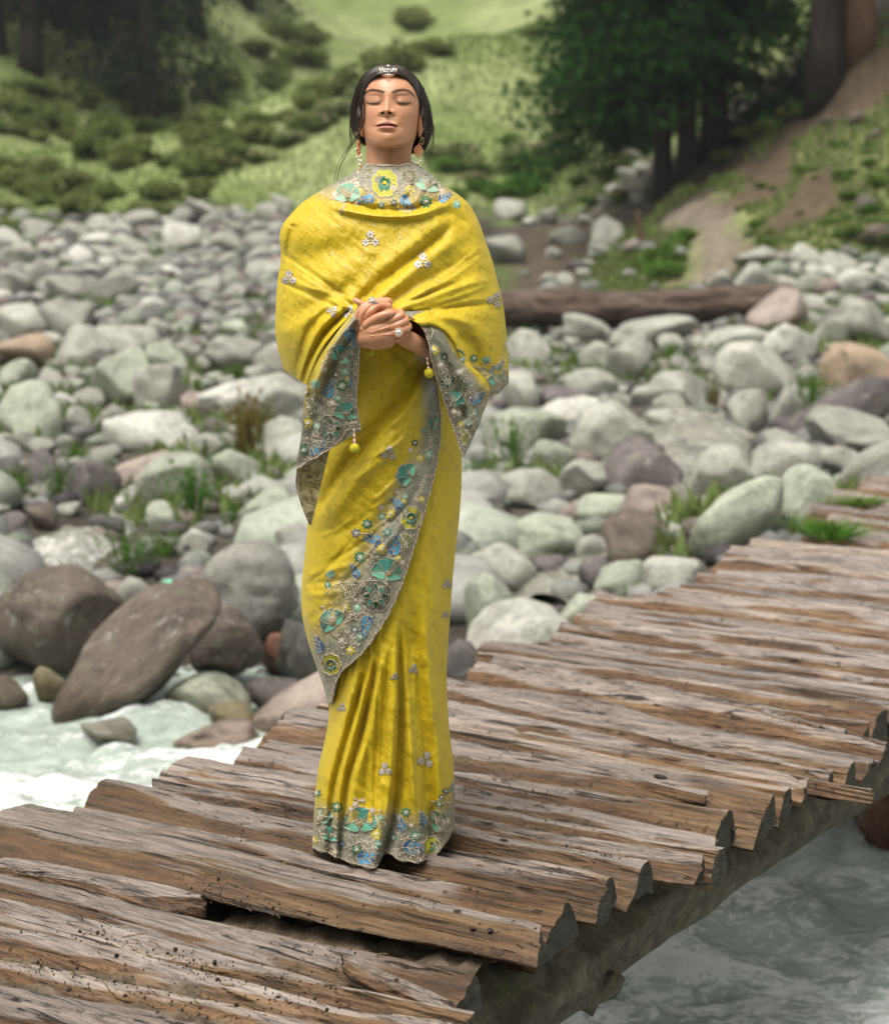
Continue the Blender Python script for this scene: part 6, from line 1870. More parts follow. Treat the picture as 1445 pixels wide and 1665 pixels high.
    for bp in ([(623.5, 149.6), (614, 147.6), (604, 146.6), (596.5, 149.4), (590.8, 156)], [(639, 149.6), (647, 147.3), (656, 146.2), (665, 148.6), (674, 157)]):
        dd, _, tt = poly_ds(px, R2, bp)
        blend(.9 * np.exp(-(dd / (2.7 - 1.5 * tt ** 2)) ** 2), (.035, .02, .014))
    for ep in ([(596.5, 166.4), (602, 168.2), (608, 168.6), (614, 167.2), (620.5, 163.8)], [(643.5, 163.8), (649, 167.0), (655, 168.4), (661, 168.4), (667, 166.6)]):
        dd, sg, tt = poly_ds(px, R2, ep)
        blend(.8 * np.exp(-(dd / 1.6) ** 2), (.07, .03, .02))
        blend(.35 * np.exp(-((dd - 2.2) / 2.2) ** 2) * (sg > 0), (.30, .13, .08))
    for x in (622.6, 633.2): blend(np.clip(1.5 * gz(px, R2, x, 183.9, 2.6, 1.8), 0, 1), (.025, .010, .007))  # dark of the nostril hollows painted into the skin colour
    blend(.95 * sstep(114.5, 111, R2), (.022, .013, .010))
    blend(sstep(.02, -.12, s) * sstep(244, 232, R2), (.022, .013, .010))       # scalp under the tied-back hair
    return P, C
def smooth_tube(mb, pts, rads, sides=14):
    p = interp(np.array([list(a) for a in pts]), 9 * len(pts))
    r = np.interp(np.linspace(0, 1, len(p)), np.linspace(0, 1, len(rads)), rads)
    # round ends
    V, Q, T = tube(p, r, sides)
    mb.add(V, Q, T)
    for e, rr in ((p[0], r[0]), (p[-1], r[-1])):
        sv, sf = ICO[2]; mb.add(sv * rr + e, T=sf)
def hands_mesh():
    """two clasped hands with their forearms, fused into one skin"""
    Z = (560, 470, 9.03)
    def H(x, y, d): return S(Z[0] + x / Z[2], Z[1] + y / Z[2], -(.235 + d * .001))
    mb = MB(); u = .00131
    def fing(pts, rad): smooth_tube(mb, [H(*p) for p in pts], [q * .00093 for q in rad], 22)
    # left hand (its forearm comes from the right sleeve) lies behind
    fing([(1620, 1060, -120), (1400, 970, -85), (1200, 876, -42), (980, 765, 0), (850, 690, 8)], [26, 23.5, 20.5, 19.5, 20])
    fing([(860, 690, 8), (720, 520, 10), (620, 330, 8)], [20, 25, 17])
    fing([(760, 560, 6), (640, 400, 4), (520, 320, 2)], [20, 22, 16])
    fing([(640, 262, 12), (500, 250, 20), (385, 335, 30), (318, 425, 27)], [9.4, 8.8, 7.8, 5.6])
    fing([(600, 222, 10), (430, 222, 20), (285, 335, 26), (245, 480, 24), (246, 580, 18)], [9.2, 8.4, 7.6, 6.8, 5.2])
    fing([(560, 205, 6), (380, 215, 14), (225, 325, 19), (186, 470, 18), (184, 595, 12)], [9, 8.2, 7.4, 6.6, 5.0])
    fing([(640, 195, 4), (500, 190, 6), (400, 240, 10)], [11, 10, 8])
    fing([(520, 280, 2), (340, 250, 6), (225, 205, 9), (160, 158, 6)], [10.5, 9.2, 7.8, 5.4])
    A_START = len(mb.V); mbB, mb = mb, MB()
    # right hand in front, from the left sleeve
    fing([(-140, 850, -100), (60, 775, -62), (210, 732, -16), (320, 702, 10)], [24, 21, 19, 19])
    fing([(300, 665, 14), (470, 610, 29), (640, 565, 31)], [17, 22, 18])
    fing([(300, 720, 14), (480, 690, 29), (650, 675, 30)], [18, 22, 19])
    fing([(300, 770, 8), (480, 775, 22), (650, 765, 24)], [15, 18, 14.5])
    fing([(310, 590, 20), (460, 510, 31), (610, 480, 32)], [15, 17, 13])
    fing([(330, 530, 30), (450, 442, 41), (580, 385, 45), (690, 362, 43), (738, 360, 39)], [11.5, 10.6, 9.6, 8.4, 5.6])
    fing([(600, 510, 34), (740, 445, 40), (832, 388, 37), (816, 345, 22), (765, 330, 10)], [10.6, 9.4, 8.8, 7.8, 6])
    fing([(640, 585, 36), (790, 528, 42), (893, 468, 35), (890, 426, 18), (850, 405, 6)], [10.8, 9.4, 8.6, 7.6, 6])
    fing([(640, 675, 35), (800, 627, 42), (926, 570, 34), (936, 528, 17), (900, 505, 4)], [10.4, 9.2, 8.4, 7.4, 6])
    fing([(620, 765, 26), (770, 730, 33), (880, 672, 27), (912, 630, 12), (890, 600, 0)], [9.4, 8.2, 7.4, 6.6, 5.2])
    # tendons and knuckles
    for (x, y, d), r in (((645, 560, 45), 5), ((650, 668, 45), 5), ((640, 765, 34), 4)): fing([(x - 20, y + 3, d - 1), (x, y, d), (x + 25, y - 8, d - 1)], [r * .9, r, r * .8])
    for a, b in (((400, 640, 46.5), (630, 565, 48)), ((400, 690, 46), (635, 668, 47)), ((400, 740, 37), (630, 765, 36))): fing([a, ((a[0] + b[0]) / 2, (a[1] + b[1]) / 2, (a[2] + b[2]) / 2 + .6), b], [2.4, 2.8, 2.4])
    def fuse(mb):
        V = np.concatenate(mb.V); fl = [np.concatenate(mb.Q), np.concatenate(mb.T)]
        o = bpy.data.objects.new('tmp_hands', mesh_np('hands', V, fl, None)); col.objects.link(o)
        md = o.modifiers.new('r', 'REMESH'); md.mode = 'VOXEL'; md.voxel_size = .0008; md.use_smooth_shade = True
        sm = o.modifiers.new('s', 'SMOOTH'); sm.factor = .5; sm.iterations = 2
        ev = o.evaluated_get(bpy.context.evaluated_depsgraph_get()); m2 = ev.to_mesh()
        n = len(m2.vertices); co_ = np.empty(n * 3, np.float32); m2.vertices.foreach_get('co', co_)
        lv = np.empty(len(m2.loops), np.int32); m2.loops.foreach_get('vertex_index', lv)
        lt = np.empty(len(m2.polygons), np.int32); m2.polygons.foreach_get('loop_total', lt)
        polys = lv.reshape(-1, 4) if (lt == 4).all() else np.array([list(p.vertices) for p in m2.polygons if len(p.vertices) == 4], np.int32)
        ev.to_mesh_clear(); bpy.data.objects.remove(o)
        return co_.reshape(-1, 3).astype(float), polys
    v1, q1 = fuse(mbB); v2, q2 = fuse(mb)
    return np.concatenate([v1, v2]), np.concatenate([q1, q2 + len(v1)])
HAND_V = None
def body():
    global HAND_V
    P, C = head_arrays()
    nr, nc = P.shape[:2]
    mb = MB()
    Q = grid_faces(nr, nc, True)[:, ::-1]
    V = P.reshape(-1, 3)
    # shoulders, trunk and legs carried on as further rings below the neck (under the clothes)
    rows2 = np.array([312, 330, 360, 420, 500, 560, 640, 720, 760])
    Lx = np.array([560, 545, 530, 520, 520, 530, 525, 515, 512]); Rx = np.array([703, 718, 735, 740, 740, 730, 736, 744, 742])
    df = np.array([.075, .085, .10, .11, .105, .10, .105, .11, .10]); th = np.concatenate([np.linspace(-.2, math.pi + .2, 300), np.linspace(math.pi + .25, 2 * math.pi - .25, 44)])
    rings = [S((l + r) / 2 + (r - l) / 2 * np.cos(th), q + 0 * th, super_off(th, d, d * .95, 2.3)) for q, l, r, d in zip(rows2, Lx, Rx, df)]
    V = np.concatenate([V] + rings); nr2 = nr + len(rows2)
    mb.add(V, grid_faces(nr2, nc, True)[:, ::-1], C=np.concatenate([C.reshape(-1, 3), np.ones((len(rows2) * nc, 3)) * SKIN]))
    for cx, fx in ((585, 592), (668, 666)):
        pts = [S(cx, 735, 0), S(cx, 900, -.02), S(fx, 1060, -.01), S(fx, 1200, .01), S(fx, 1335, .02)]
        p = interp(pts, 30); rr = np.interp(np.linspace(0, 1, 30), [0, .25, .5, .62, 1], [.085, .075, .055, .055, .036])
        mb.add(*tube(p, rr, 16), C=SKIN)
        e = p[-1]
        foot = interp([e + [0, .05, -.02], e + [0, 0, -.03], e + [0, -.06, -.05], e + [0, -.11, -.065]], 14)
        foot[:, 2] = np.maximum(foot[:, 2], .03)
        mb.add(*tube(foot, np.interp(np.linspace(0, 1, 14), [0, .3, .7, 1], [.03, .036, .036, .02]), 12), C=SKIN)
    hv, hq = hands_mesh(); HAND_V = hv
    hc = np.ones((len(hv), 3)) * SKIN * np.array([.92, .88, .88])
    hpx, hpy, _ = proj(hv)
    # nails
    for x, y, sx, sy, an in ((636, 510.6, 5.2, 2.2, -.05), (592.5, 514, 1.6, 3.2, .5), (587, 532, 1.8, 3.4, .05), (580.5, 534, 1.8, 3.4, .05), (576.5, 487.5, 2.6, 1.6, -.7)):
        dx, dy = hpx - x, hpy - y
        a, b = dx * math.cos(an) + dy * math.sin(an), -dx * math.sin(an) + dy * math.cos(an)
        msk = (1 - sstep(.75, 1.1, (a / sx) ** 2 + (b / sy) ** 2)) * (hv[:, 1] < PY0 - .245)
        hc = hc * (1 - .8 * msk[:, None]) + np.array([.52, .30, .26]) * .8 * msk[:, None]
    mb.add(hv, hq, C=hc)
    # upper arms hidden under the shawl
    for a in ([S(530, 350, 0), S(500, 470, .0), S(505, 545, -.06), S(545, 562, -.16)], [S(735, 350, 0), S(770, 470, .0), S(765, 570, -.06), S(735, 590, -.14)]):
        p = interp(a, 26); mb.add(*tube(p, np.interp(np.linspace(0, 1, 26), [0, .4, .7, 1], [.04, .036, .032, .02]), 14), C=SKIN)
    # ears
    for ex, sg in ((586.5, -1), (685, 1)):
        sv, sf = ICO[3]
        q = sv * np.array([.007, .014, .030]); q = q * (1 - .25 * (sv[:, 1:2] < 0) * np.exp(-((sv[:, [0]] ** 2 + sv[:, [2]] ** 2) / .3)))
        mb.add(q @ np.array(Matrix.Rotation(sg * .15, 3, 'Y')).T + S(ex, 200, .0), T=sf, C=SKIN)
    o = pchild('body', mb.mesh('body', SKINM, True, True))
    return o
BODY = body()
# ---------------------------------------------------------------- hair, brows, lashes
_bm = bmesh.new(); _bm.from_mesh(BODY.data)
BODY_T = BVHTree.FromBMesh(_bm); _bm.free()
def cast(bvh, px, py):
    r = ray(px, py)
    h = bvh.ray_cast(Vector(ORG), Vector(r).normalized(), 30.0)
    return (np.array(h[0]), np.array(h[1])) if h[0] is not None else (None, None)
HAIRM, _nt, _b = new_mat('dark_hair', (.014, .009, .0075), .34, .5)
_hc = noise(_nt, coords(_nt, 'Object', (60, 60, 6)), 3.0, 3, .6)
_nt.links.new(ramp(_nt, _hc, [(.3, (.011, .007, .0055)), (.55, (.03, .017, .012)), (.8, (.075, .04, .026))]), _b.inputs['Base Color'])
def build_hair():
    H0L = [(629.8, 118.5, -.05), (614, 121.5, -.05), (601.5, 131, -.038), (593.5, 144, -.022), (589, 165, -.008), (585, 194, .004), (583, 212, .022), (589, 230, .05), (602, 236, .07)]
    H1L = [(630, 107, .01), (612, 109.5, .01), (594, 120, .012), (581, 141, .02), (573, 170, .028), (571, 202, .036), (577, 222, .05), (589, 234, .065), (602, 238, .08)]
    H0R = [(632, 118.5, -.05), (648, 121, -.05), (664, 130, -.038), (676, 144, -.022), (682.5, 165, -.010), (686, 190, -.004), (689, 210, .012), (688, 230, .04), (672, 244, .07)]
    H1R = [(631.5, 107, .01), (650, 109.5, .01), (670, 119.5, .012), (686, 140, .02), (698, 170, .028), (703, 204, .034), (699, 226, .048), (690, 242, .06), (674, 250, .08)]
    mb = MB(); r = np.random.RandomState(5)
    hmap = {}
    def place(q, lift):
        out = []
        for x, y, o in q:
            P = S(x, y, o)
            h, _n = cast(BODY_T, x, y)
            if h is not None and y < 212 and h[1] - lift < P[1]:
                P = on_y(x, y, h[1] - lift)
            out.append(P)
        return np.array(out)
    for A, B, sd in ((H0L, H1L, -1), (H0R, H1R, 1)):
        A3, B3 = interp(A, 30), interp(B, 30)
        # a close cap under the strands
        m = 22
        G = []
        for k in range(m):
            w = k / (m - 1)
            q = A3 * (1 - w) + B3 * w
            q[:, 2] -= .005 * math.sin(w * math.pi)
            G.append(place(q, .0015))
        # and further round to the back of the head
        for k in range(1, 8):
            a = k / 7
            q = B3.copy(); q[:, 0] = q[:, 0] * (1 - a) + (631 + (q[:, 0] - 631) * .15) * a; q[:, 2] = q[:, 2] + .085 * math.sin(a * math.pi / 2)
            q[:, 1] += 3 * a
            G.append(np.array([S(*p) for p in q]))
        G = np.array(G)
        mb.add(G.reshape(-1, 3), grid_faces(len(G), 30))
        for k in range(330):
            w = r.beta(1.0, 1.0)
            q = A3 * (1 - w) + B3 * w
            q[:, 2] -= .005 * math.sin(w * math.pi)
            ph = r.uniform(0, 6.28)
            t = np.linspace(0, 1, 30)
            q[:, 0] += r.normal() * .5 + .5 * np.sin(t * r.uniform(4, 9) + ph) * t
            q[:, 1] += r.normal() * .5
            P = place(q, r.uniform(.0022, .0042))
            rad = r.uniform(.0004, .0011) * np.interp(t, [0, .1, .8, 1], [.6, 1, 1, .4])
            mb.add(*tube(P, rad, 5, False)[:2])
    for A, sd in ((H0L, -1), (H0R, 1)):
        A3 = interp(A, 40)
        for k in range(150):
            i = r.randint(3, 22); a = A3[i]
            n = np.array([-sd * r.uniform(.2, 1.0), r.uniform(.1, .8)]) * r.uniform(.6, 2.6)
            e = A3[min(39, i + r.randint(4, 9))]
            q = [(a[0] + n[0], a[1] + n[1], 0), ((a[0] + e[0]) / 2 + sd * .5, (a[1] + e[1]) / 2, 0), (e[0] + sd * 2.0, e[1], 0)]
            P = place([(x, y, .0) for x, y in interp([p[:2] for p in q], 9)], .0016)
            mb.add(*tube(P, np.linspace(.00018, .0005, 9), 4, False)[:2])
    # low bun behind the neck, only its rim shows
    V, T = ICO[3]
    V = V * np.array([.052, .04, .045]) * (1 + .06 * fbm(V * np.array([2, 2, 9]), 3, 3))[:, None]
    mb.add(V + S(634, 228, .11), T=T)
    # loose locks and fly-away hairs
    locks = [([(592, 140), (588, 170), (589, 195), (582, 218), (566, 243), (553, 266), (546, 294)], 5, .00075, -.02),
             ([(590, 150), (592, 176), (591, 198), (583, 215), (572, 232), (560, 250)], 4, .0007, -.03),
             ([(688, 170), (696, 200), (698, 225), (692, 248), (694, 262)], 4, .0006, -.01), ([(700, 190), (705, 210), (702, 235), (697, 255), (700, 270)], 3, .0005, .01),
             ([(576, 150), (569, 180), (572, 205), (578, 226), (581, 240)], 5, .0007, .0)]
    for pts, n, rad, off in locks:
        for k in range(n):
            q = interp(pts, 26)
            q = q + r.normal(size=2) * .8 + np.outer(np.linspace(0, 1, 26), r.normal(size=2) * 2.5)
            P = np.array([S(x, y, off + r.uniform(-.004, .004)) for x, y in q])
            mb.add(*tube(P, rad * np.linspace(1, .35, 26), 4, False)[:2])
    for k in range(100):
        sd = 1 if r.rand() < .55 else -1
        B = interp(H1R if sd > 0 else H1L, 30)
        i = r.randint(2, 22); a = B[i]
        n = np.array([sd * r.uniform(.3, 1.2), r.uniform(-.2, .5)])
        q = [a[:2] - n * 2, a[:2] + n * r.uniform(1, 3), a[:2] + n * r.uniform(1, 4) + [0, r.uniform(6, 18)], a[:2] + n * r.uniform(-1, 4) + [sd * 1, r.uniform(18, 32)]]
        P = np.array([S(x, y, a[2]) for x, y in interp(q, 12)])
        mb.add(*tube(P, .00036, 3, False)[:2])
    o = pchild('hair', mb.mesh('hair', HAIRM))
    o['label'] = 'dark hair parted in the middle and tied low at the back'
build_hair()
def on_face(px, py, lift):
    h, n = cast(BODY_T, px, py)
    return h + n * lift
def brow(pts, th):
    r = np.random.RandomState(int(pts[0][0])); mb = MB()
    c = interp(pts, 60); n = len(c)
    for k in range(330):
        u = r.rand(); i = min(int(u * (n - 2)), n - 3)
        w = np.interp(u, [0, .12, .55, 1], [.6, 1, .85, .12]) * th
        p = c[i] + np.array([0, r.uniform(-1, 1) * w])
        d = c[i + 1] - c[i]; d /= np.linalg.norm(d)
        d = d + np.array([0, -.55 * (1 - u)]) * (1 if r.rand() < .8 else -.2)
        e = p + d * r.uniform(1.8, 3.4)
        try: P = np.array([on_face(*p, .0001), on_face(*((p + e) / 2), .0009), on_face(*e, .0006)])
        except TypeError: continue
        mb.add(*tube(P, [.00055, .0005, .0002], 4, False)[:2])
    pchild('eyebrow', mb.mesh('eyebrow', HAIRM))
brow([(623.5, 149.6), (614, 147.6), (604, 146.6), (596.5, 149.4), (590.8, 156)], 2.0)
brow([(639, 149.6), (647, 147.3), (656, 146.2), (665, 148.6), (674, 157)], 2.0)
def lash(pts, sgn):
    mb = MB(); c = interp(pts, 40)
    P = np.array([on_face(x, y, .0004) for x, y in c])
    mb.add(*tube(P, .00105 * np.sin(np.linspace(.25, 2.9, 40)) + .0003, 6)[:2])
    for k in range(34):
        i = 2 + k; x, y = c[i]; u = k / 33
        e = (x + (u - .5) * 3.2, y + 1.7 - 1.0 * abs(u - .5))
        h, n = cast(BODY_T, *e)
        mb.add(*tube(np.array([P[i], (P[i] + h) / 2 + [0, -.0012, 0], h + [0, -.0022, 0]]), [.00028, .00022, .0001], 3, False)[:2])
    pchild('eyelashes', mb.mesh('eyelashes', HAIRM))
lash([(596.5, 166.4), (602, 168.2), (608, 168.6), (614, 167.2), (620.5, 163.8)], -1)
lash([(643.5, 163.8), (649, 167.0), (655, 168.4), (661, 168.4), (667, 166.6)], 1)

# ---------------------------------------------------------------- jewellery
GOLD, _nt, _b = new_mat('rose_gold', (.72, .36, .20), .28, .5); _b.inputs['Metallic'].default_value = 1.0
PEARL, _nt, _b = new_mat('pearl', (.80, .68, .60), .22, .6); _b.inputs['Coat Weight'].default_value = .4
STONE, _nt, _b = new_mat('clear_stones', (.78, .76, .70), .10, .9); _b.inputs['Metallic'].default_value = .35
EMER, _nt, _b = new_mat('green_stone', (.006, .075, .045), .12, .7)
SILV, _nt, _b = new_mat('silver', (.62, .62, .64), .25, .5); _b.inputs['Metallic'].default_value = 1.0
def jroot(name, P, label):
    o = empty(name); o.parent = PERSON; o.location = Vector(P) - Vector(PERSON.location)
    o['label'] = label
    return o
def jpart(root, name, mat, items, world0):
    """items: (px, py, off, radius px, (sx, sy, sz))"""
    mb = MB(); V, T = ICO[2]
    for x, y, off, rp, sc in items:
        mb.add(V * np.array(sc) * rp * .00132 + S(x, y, off - (.0016 * max(0, y - 272) if name in ('pearl', 'gold_filigree', 'green_bead') and 255 < y < 300 else 0)) - world0, T=T)
    return link(name, mb.mesh(name, mat), root)
u1 = (1, 1, 1)
def tikka():
    W = S(631, 117, -.06); rt = jroot('head_ornament', W, 'gold and pearl ornament at the hair parting')
    def od(x, y):
        h, n = cast(BODY_T, x, max(y, 112.5)); return h[1] - PY0 - .0095
    arc = lambda cx, cy, rx, ry, a0, a1, n: [(cx + rx * math.cos(a), cy + ry * math.sin(a)) for a in np.linspace(a0, a1, n)]
    pts = arc(631, 113, 13.5, 8.5, math.pi * 1.0, 0, 0)
    o1 = [(x, y, od(x, max(y, 108)), 1.9, u1) for x, y in arc(631, 112.5, 13, 9.5, math.pi, 0, 13)]
    o2 = [(x, y, od(x, max(y, 108)) - .0015, 2.1, u1) for x, y in arc(631, 112, 9, 6.2, math.pi, 0, 9)]
    jpart(rt, 'pearl', PEARL, o1, W); jpart(rt, 'clear_stone', STONE, o2 + [(631, 114, od(631, 114) - .003, 2.4, (1, .6, 1.2)), (627, 113, od(627, 113) - .002, 1.6, u1), (635, 113, od(635, 113) - .002, 1.6, u1), (631, 107.5, od(631, 108) - .002, 2.2, u1)], W)
    g1 = [(x, y, od(x, y), 1.25, u1) for x, y in arc(631, 113, 14, 12.0, math.pi * .92, math.pi * .08, 13)]
    jpart(rt, 'gold_bead', GOLD, g1 + [(631, 127, od(631, 127), 1.3, (1, 1, 1.3)), (630.8, 130, od(631, 130), .9, (1, 1, 1.4))], W)
tikka()
def earring(lbl, x0, green, cluster, pearls, greens):
    W = S(x0, 225, -.01); rt = jroot('earring', W, lbl)
    o = -.022
    jpart(rt, 'green_stud', EMER, [(*green, o, 3.6, (.62, .5, 1.35))], W)
    mb = MB()
    a = np.linspace(0, 2 * math.pi, 25)
    P = np.stack([S(green[0] + 3.0 * math.cos(k), green[1] + 5.8 * math.sin(k), o - .001) - W for k in a])
    mb.add(*tube(P, .0008, 6, False)[:2])
    link('gold_rim', mb.mesh('gold_rim', GOLD), rt)
    jpart(rt, 'gold_filigree', GOLD, cluster, W)
    for x, y in pearls: jpart(rt, 'pearl', PEARL, [(x, y, o - .001, 2.6, u1)], W)
    if greens: jpart(rt, 'green_bead', EMER, [(x, y, o, 2.2, u1) for x, y in greens], W)
_r = np.random.RandomState(3)
earring('copper earring with pearls and green beads at the end, hanging from the viewer side left ear', 582, (579.5, 222),
        [(583 + _r.uniform(-3.2, 3.2), y, -.022 + _r.uniform(-.003, .003), _r.uniform(1.3, 2.0), u1) for y in np.linspace(229, 251, 34)] + [(586 + _r.uniform(-2.5, 2.5), y, -.023, 1.1, u1) for y in np.linspace(266, 279, 16)],
        [(579.5, 243), (580.5, 256), (587, 253.5), (583, 261), (587, 262), (585, 268), (582, 281), (587, 280), (590, 279), (583, 285)], [(579, 290), (583, 291), (587, 291), (590, 289)])
earring('round copper filigree earring with pearls below the other ear', 684, (686, 229),
        [(680 + 6.4 * k / 3 * math.cos(a), 246 + 9 * k / 3 * math.sin(a), -.022 - .0006 * (3 - k), 1.3, u1) for k in (0, 1, 2, 3) for a in np.linspace(0, 6.283, max(1, 7 * k), endpoint=False)] + [(681, y, -.022, 1.1, u1) for y in (234, 236)],
        [(668.5, 256.5), (669.8, 263), (675, 265.5), (679.5, 266), (683.5, 262.5)], [])
def ring_(lbl, ctr, n, rx, ry, mats, off, tilt=0.0, lead=None):
    W = S(*ctr, off); rt = jroot('ring', W, lbl)
    it = []
    for k in range(1, n + 1):
        m = 6 * k
        for a in np.linspace(0, 6.283, m, endpoint=False):
            x, y = rx * k / n * math.cos(a), ry * k / n * math.sin(a)
            it.append((ctr[0] + x * math.cos(tilt) - y * math.sin(tilt), ctr[1] + x * math.sin(tilt) + y * math.cos(tilt), off - .002 * (1 - k / n), 1.35, u1, k))
    jpart(rt, 'gold_petals', mats[0], [i[:5] for i in it if i[5] == n], W)
    jpart(rt, 'clear_stone', mats[1], [i[:5] for i in it if i[5] < n] + [(*ctr, off - .003, 1.7, u1)], W)
    mb = MB(); a = np.linspace(0, 2 * math.pi, 21)
    mb.add(*tube(np.stack([np.array([.0015 * math.cos(k), .0085 * math.cos(k) + .007, .0085 * math.sin(k)]) for k in a]), .001, 6, False)[:2])
    link('band', mb.mesh('band', mats[0]), rt)
ring_('large gold flower ring set with clear stones', (648, 540), 3, 7.0, 8.0, (GOLD, STONE), -.284)
ring_('silver cluster ring on the raised finger', (606, 489), 2, 7.5, 4.2, (SILV, STONE), -.262, .35)
# pompom tassels on the corners of the cloth
TASS, _nt, _b = new_mat('yellow_thread', (.62, .56, .03), .7, .2)
_f = noise(_nt, coords(_nt, 'Object', (1, 1, .15)), 260, 3, .6); bump(_nt, _b, _f, .8, .004)
_nt.links.new(ramp(_nt, _f, [(.3, (.42, .36, .015)), (.7, (.72, .64, .05))]), _b.inputs['Base Color'])
def tassel(lbl, x, y, rp, off, beads):
    W = S(x, y, off); rt = jroot('tassel', W, lbl)
    V, T = ICO[3]
    a = np.arctan2(V[:, 1], V[:, 0])
    V = V * (1 + .045 * np.sin(a * 16) * (1 - V[:, 2] ** 2))[:, None]
    link('pompom', MB().add(V * rp * .00128, T=T).mesh('pompom', TASS), rt)
    if beads: jpart(rt, 'bead', PEARL, [(bx, by, off, br, u1) for bx, by, br in beads[::2]], W); jpart(rt, 'gold_bead', GOLD, [(bx, by, off, br, u1) for bx, by, br in beads[1::2]], W)
tassel('yellow tassel at the corner of the left fall', 576.5, 729, 8.2, -.212, [(575.5, 700, 1.6), (575.6, 704, 1.5), (575.8, 708, 2.2), (576, 712, 1.8), (576.2, 716, 2.4), (576.4, 719.5, 2.6), (576.5, 722, 2.8)])
tassel('yellow tassel below the wrist on the right', 697.5, 607, 8.2, -.224, [(694.5, 583, 2.0), (695, 587, 2.0), (695.4, 591, 2.2), (696, 595, 2.0), (696.6, 598, 2.4), (697, 600.5, 2.8)])
tassel('yellow tassel half hidden under the clasped hands', 602, 572, 7.6, -.205, [])
# ---------------------------------------------------------------- raised needlework sewn on the cloth
NEEDLE_W, _nt, _b = new_mat('embroidery_thread', rough=.5, spec=.4)
_f = noise(_nt, coords(_nt, 'Object', (1, 1, 1)), 1400, 2, .5)
_nt.links.new(mixc(_nt, 1.0, attr(_nt, 'Col').outputs['Color'], ramp(_nt, _f, [(.3, g(.78)), (.7, g(1.18))]), 'MULTIPLY'), _b.inputs['Base Color'])
bump(_nt, _b, _f, .5, .001)
BEADM, _nt, _b = new_mat('sewn_beads', rough=.25, spec=.6)
_nt.links.new(attr(_nt, 'Col').outputs['Color'], _b.inputs['Base Color'])
_b.inputs['Metallic'].default_value = .25
CREAM, PRL, TEAL, AQUA, GRN, DGRN = (.58, .48, .36), (.78, .71, .62), (.055, .22, .18), (.16, .46, .34), (.008, .16, .075), (.006, .07, .04)
BLUE, DBLU, LIME, YEL, GREY, KHAKI = (.045, .28, .50), (.02, .11, .27), (.42, .40, .03), (.62, .50, .03), (.11, .11, .09), (.26, .22, .07)
def rot(p, a):
    p = np.asarray(p, float); c, s = math.cos(a), math.sin(a)
    return np.stack([p[..., 0] * c - p[..., 1] * s, p[..., 0] * s + p[..., 1] * c], -1)
def petal(L, W, a, base=0.0, n=12, tip=.5):
    t = np.linspace(0, 1, n)
    w = np.sin(np.pi * t ** tip) ** .8 * W
    up = np.stack([base + t * L, w], 1); dn = np.stack([base + t[::-1] * L, -w[::-1]], 1)
    return rot(np.concatenate([up, dn[1:-1]]), a)
class Motif:
    def __init__(self): self.P, self.L, self.B = [], [], []
    def poly(self, p, c, lift=.6): self.P.append((np.asarray(p, float), c, lift)); return self
    def line(self, p, c=CREAM, w=.55, lift=1.3, closed=False):
        p = np.asarray(p, float)
        if closed: p = np.concatenate([p, p[:1]])
        self.L.append((p, c, w, lift)); return self
    def bead(self, x, y, r=1.0, c=PRL, lift=1.2): self.B.append((x, y, r, c, lift)); return self
def m_flower(r, n, pc, cc=PRL, line=True):
    r *= 1.12; m = Motif()
    for k in range(n):
        p = petal(r, r * .36, 2 * math.pi * k / n + .3)
        m.poly(p, pc)
        if line: m.line([(0, 0), tuple(rot((r * .72, 0), 2 * math.pi * k / n + .3))], CREAM, .4)
    m.bead(0, 0, max(1.1, r * .24), cc)
    for k in range(n):
        x, y = rot((r * .38, 0), 2 * math.pi * k / n + .3); m.bead(x, y, max(.6, r * .11), cc)
    return m
def m_poppy(r, c1=TEAL, c2=AQUA):
    r *= 1.12
    m = Motif()
    for a, ha, k in ((-2.62, .40, .92), (-.52, .40, .92), (-1.57, .62, 1.0)):
        t = np.linspace(-ha, ha, 15)
        R_ = r * k * (1 + .06 * np.abs(np.sin(t / ha * math.pi * 1.5)))
        p = np.concatenate([[[0, 0]], np.stack([R_ * np.cos(a + t), R_ * np.sin(a + t)], 1)])
        m.poly(p, c1, .6 + .5 * (ha > .5)).line(p, CREAM, .6, 1.5, True)
        for da in np.linspace(-ha * .75, ha * .75, 7): m.line([tuple(rot((r * .40, 0), a + da * .8)), tuple(rot((r * k * .93, 0), a + da))], (.34, .44, .34), .42, 1.6)
    for a in (-.02, math.pi + .02):
        p = petal(r * .95, r * .26, a); m.poly(p, c2, 1.6).line(p, CREAM, .55, 2.2, True)
    for k in range(5):
        a = -2.4 + k * .42; p = petal(r * .46, r * .11, a); m.poly(p, KHAKI, 2.0).line(p, CREAM, .45, 2.6, True)
    for k in range(5): m.bead(*rot((r * .25, 0), -2.4 + k * .42), 1.0, PRL, 2.8)
    return m
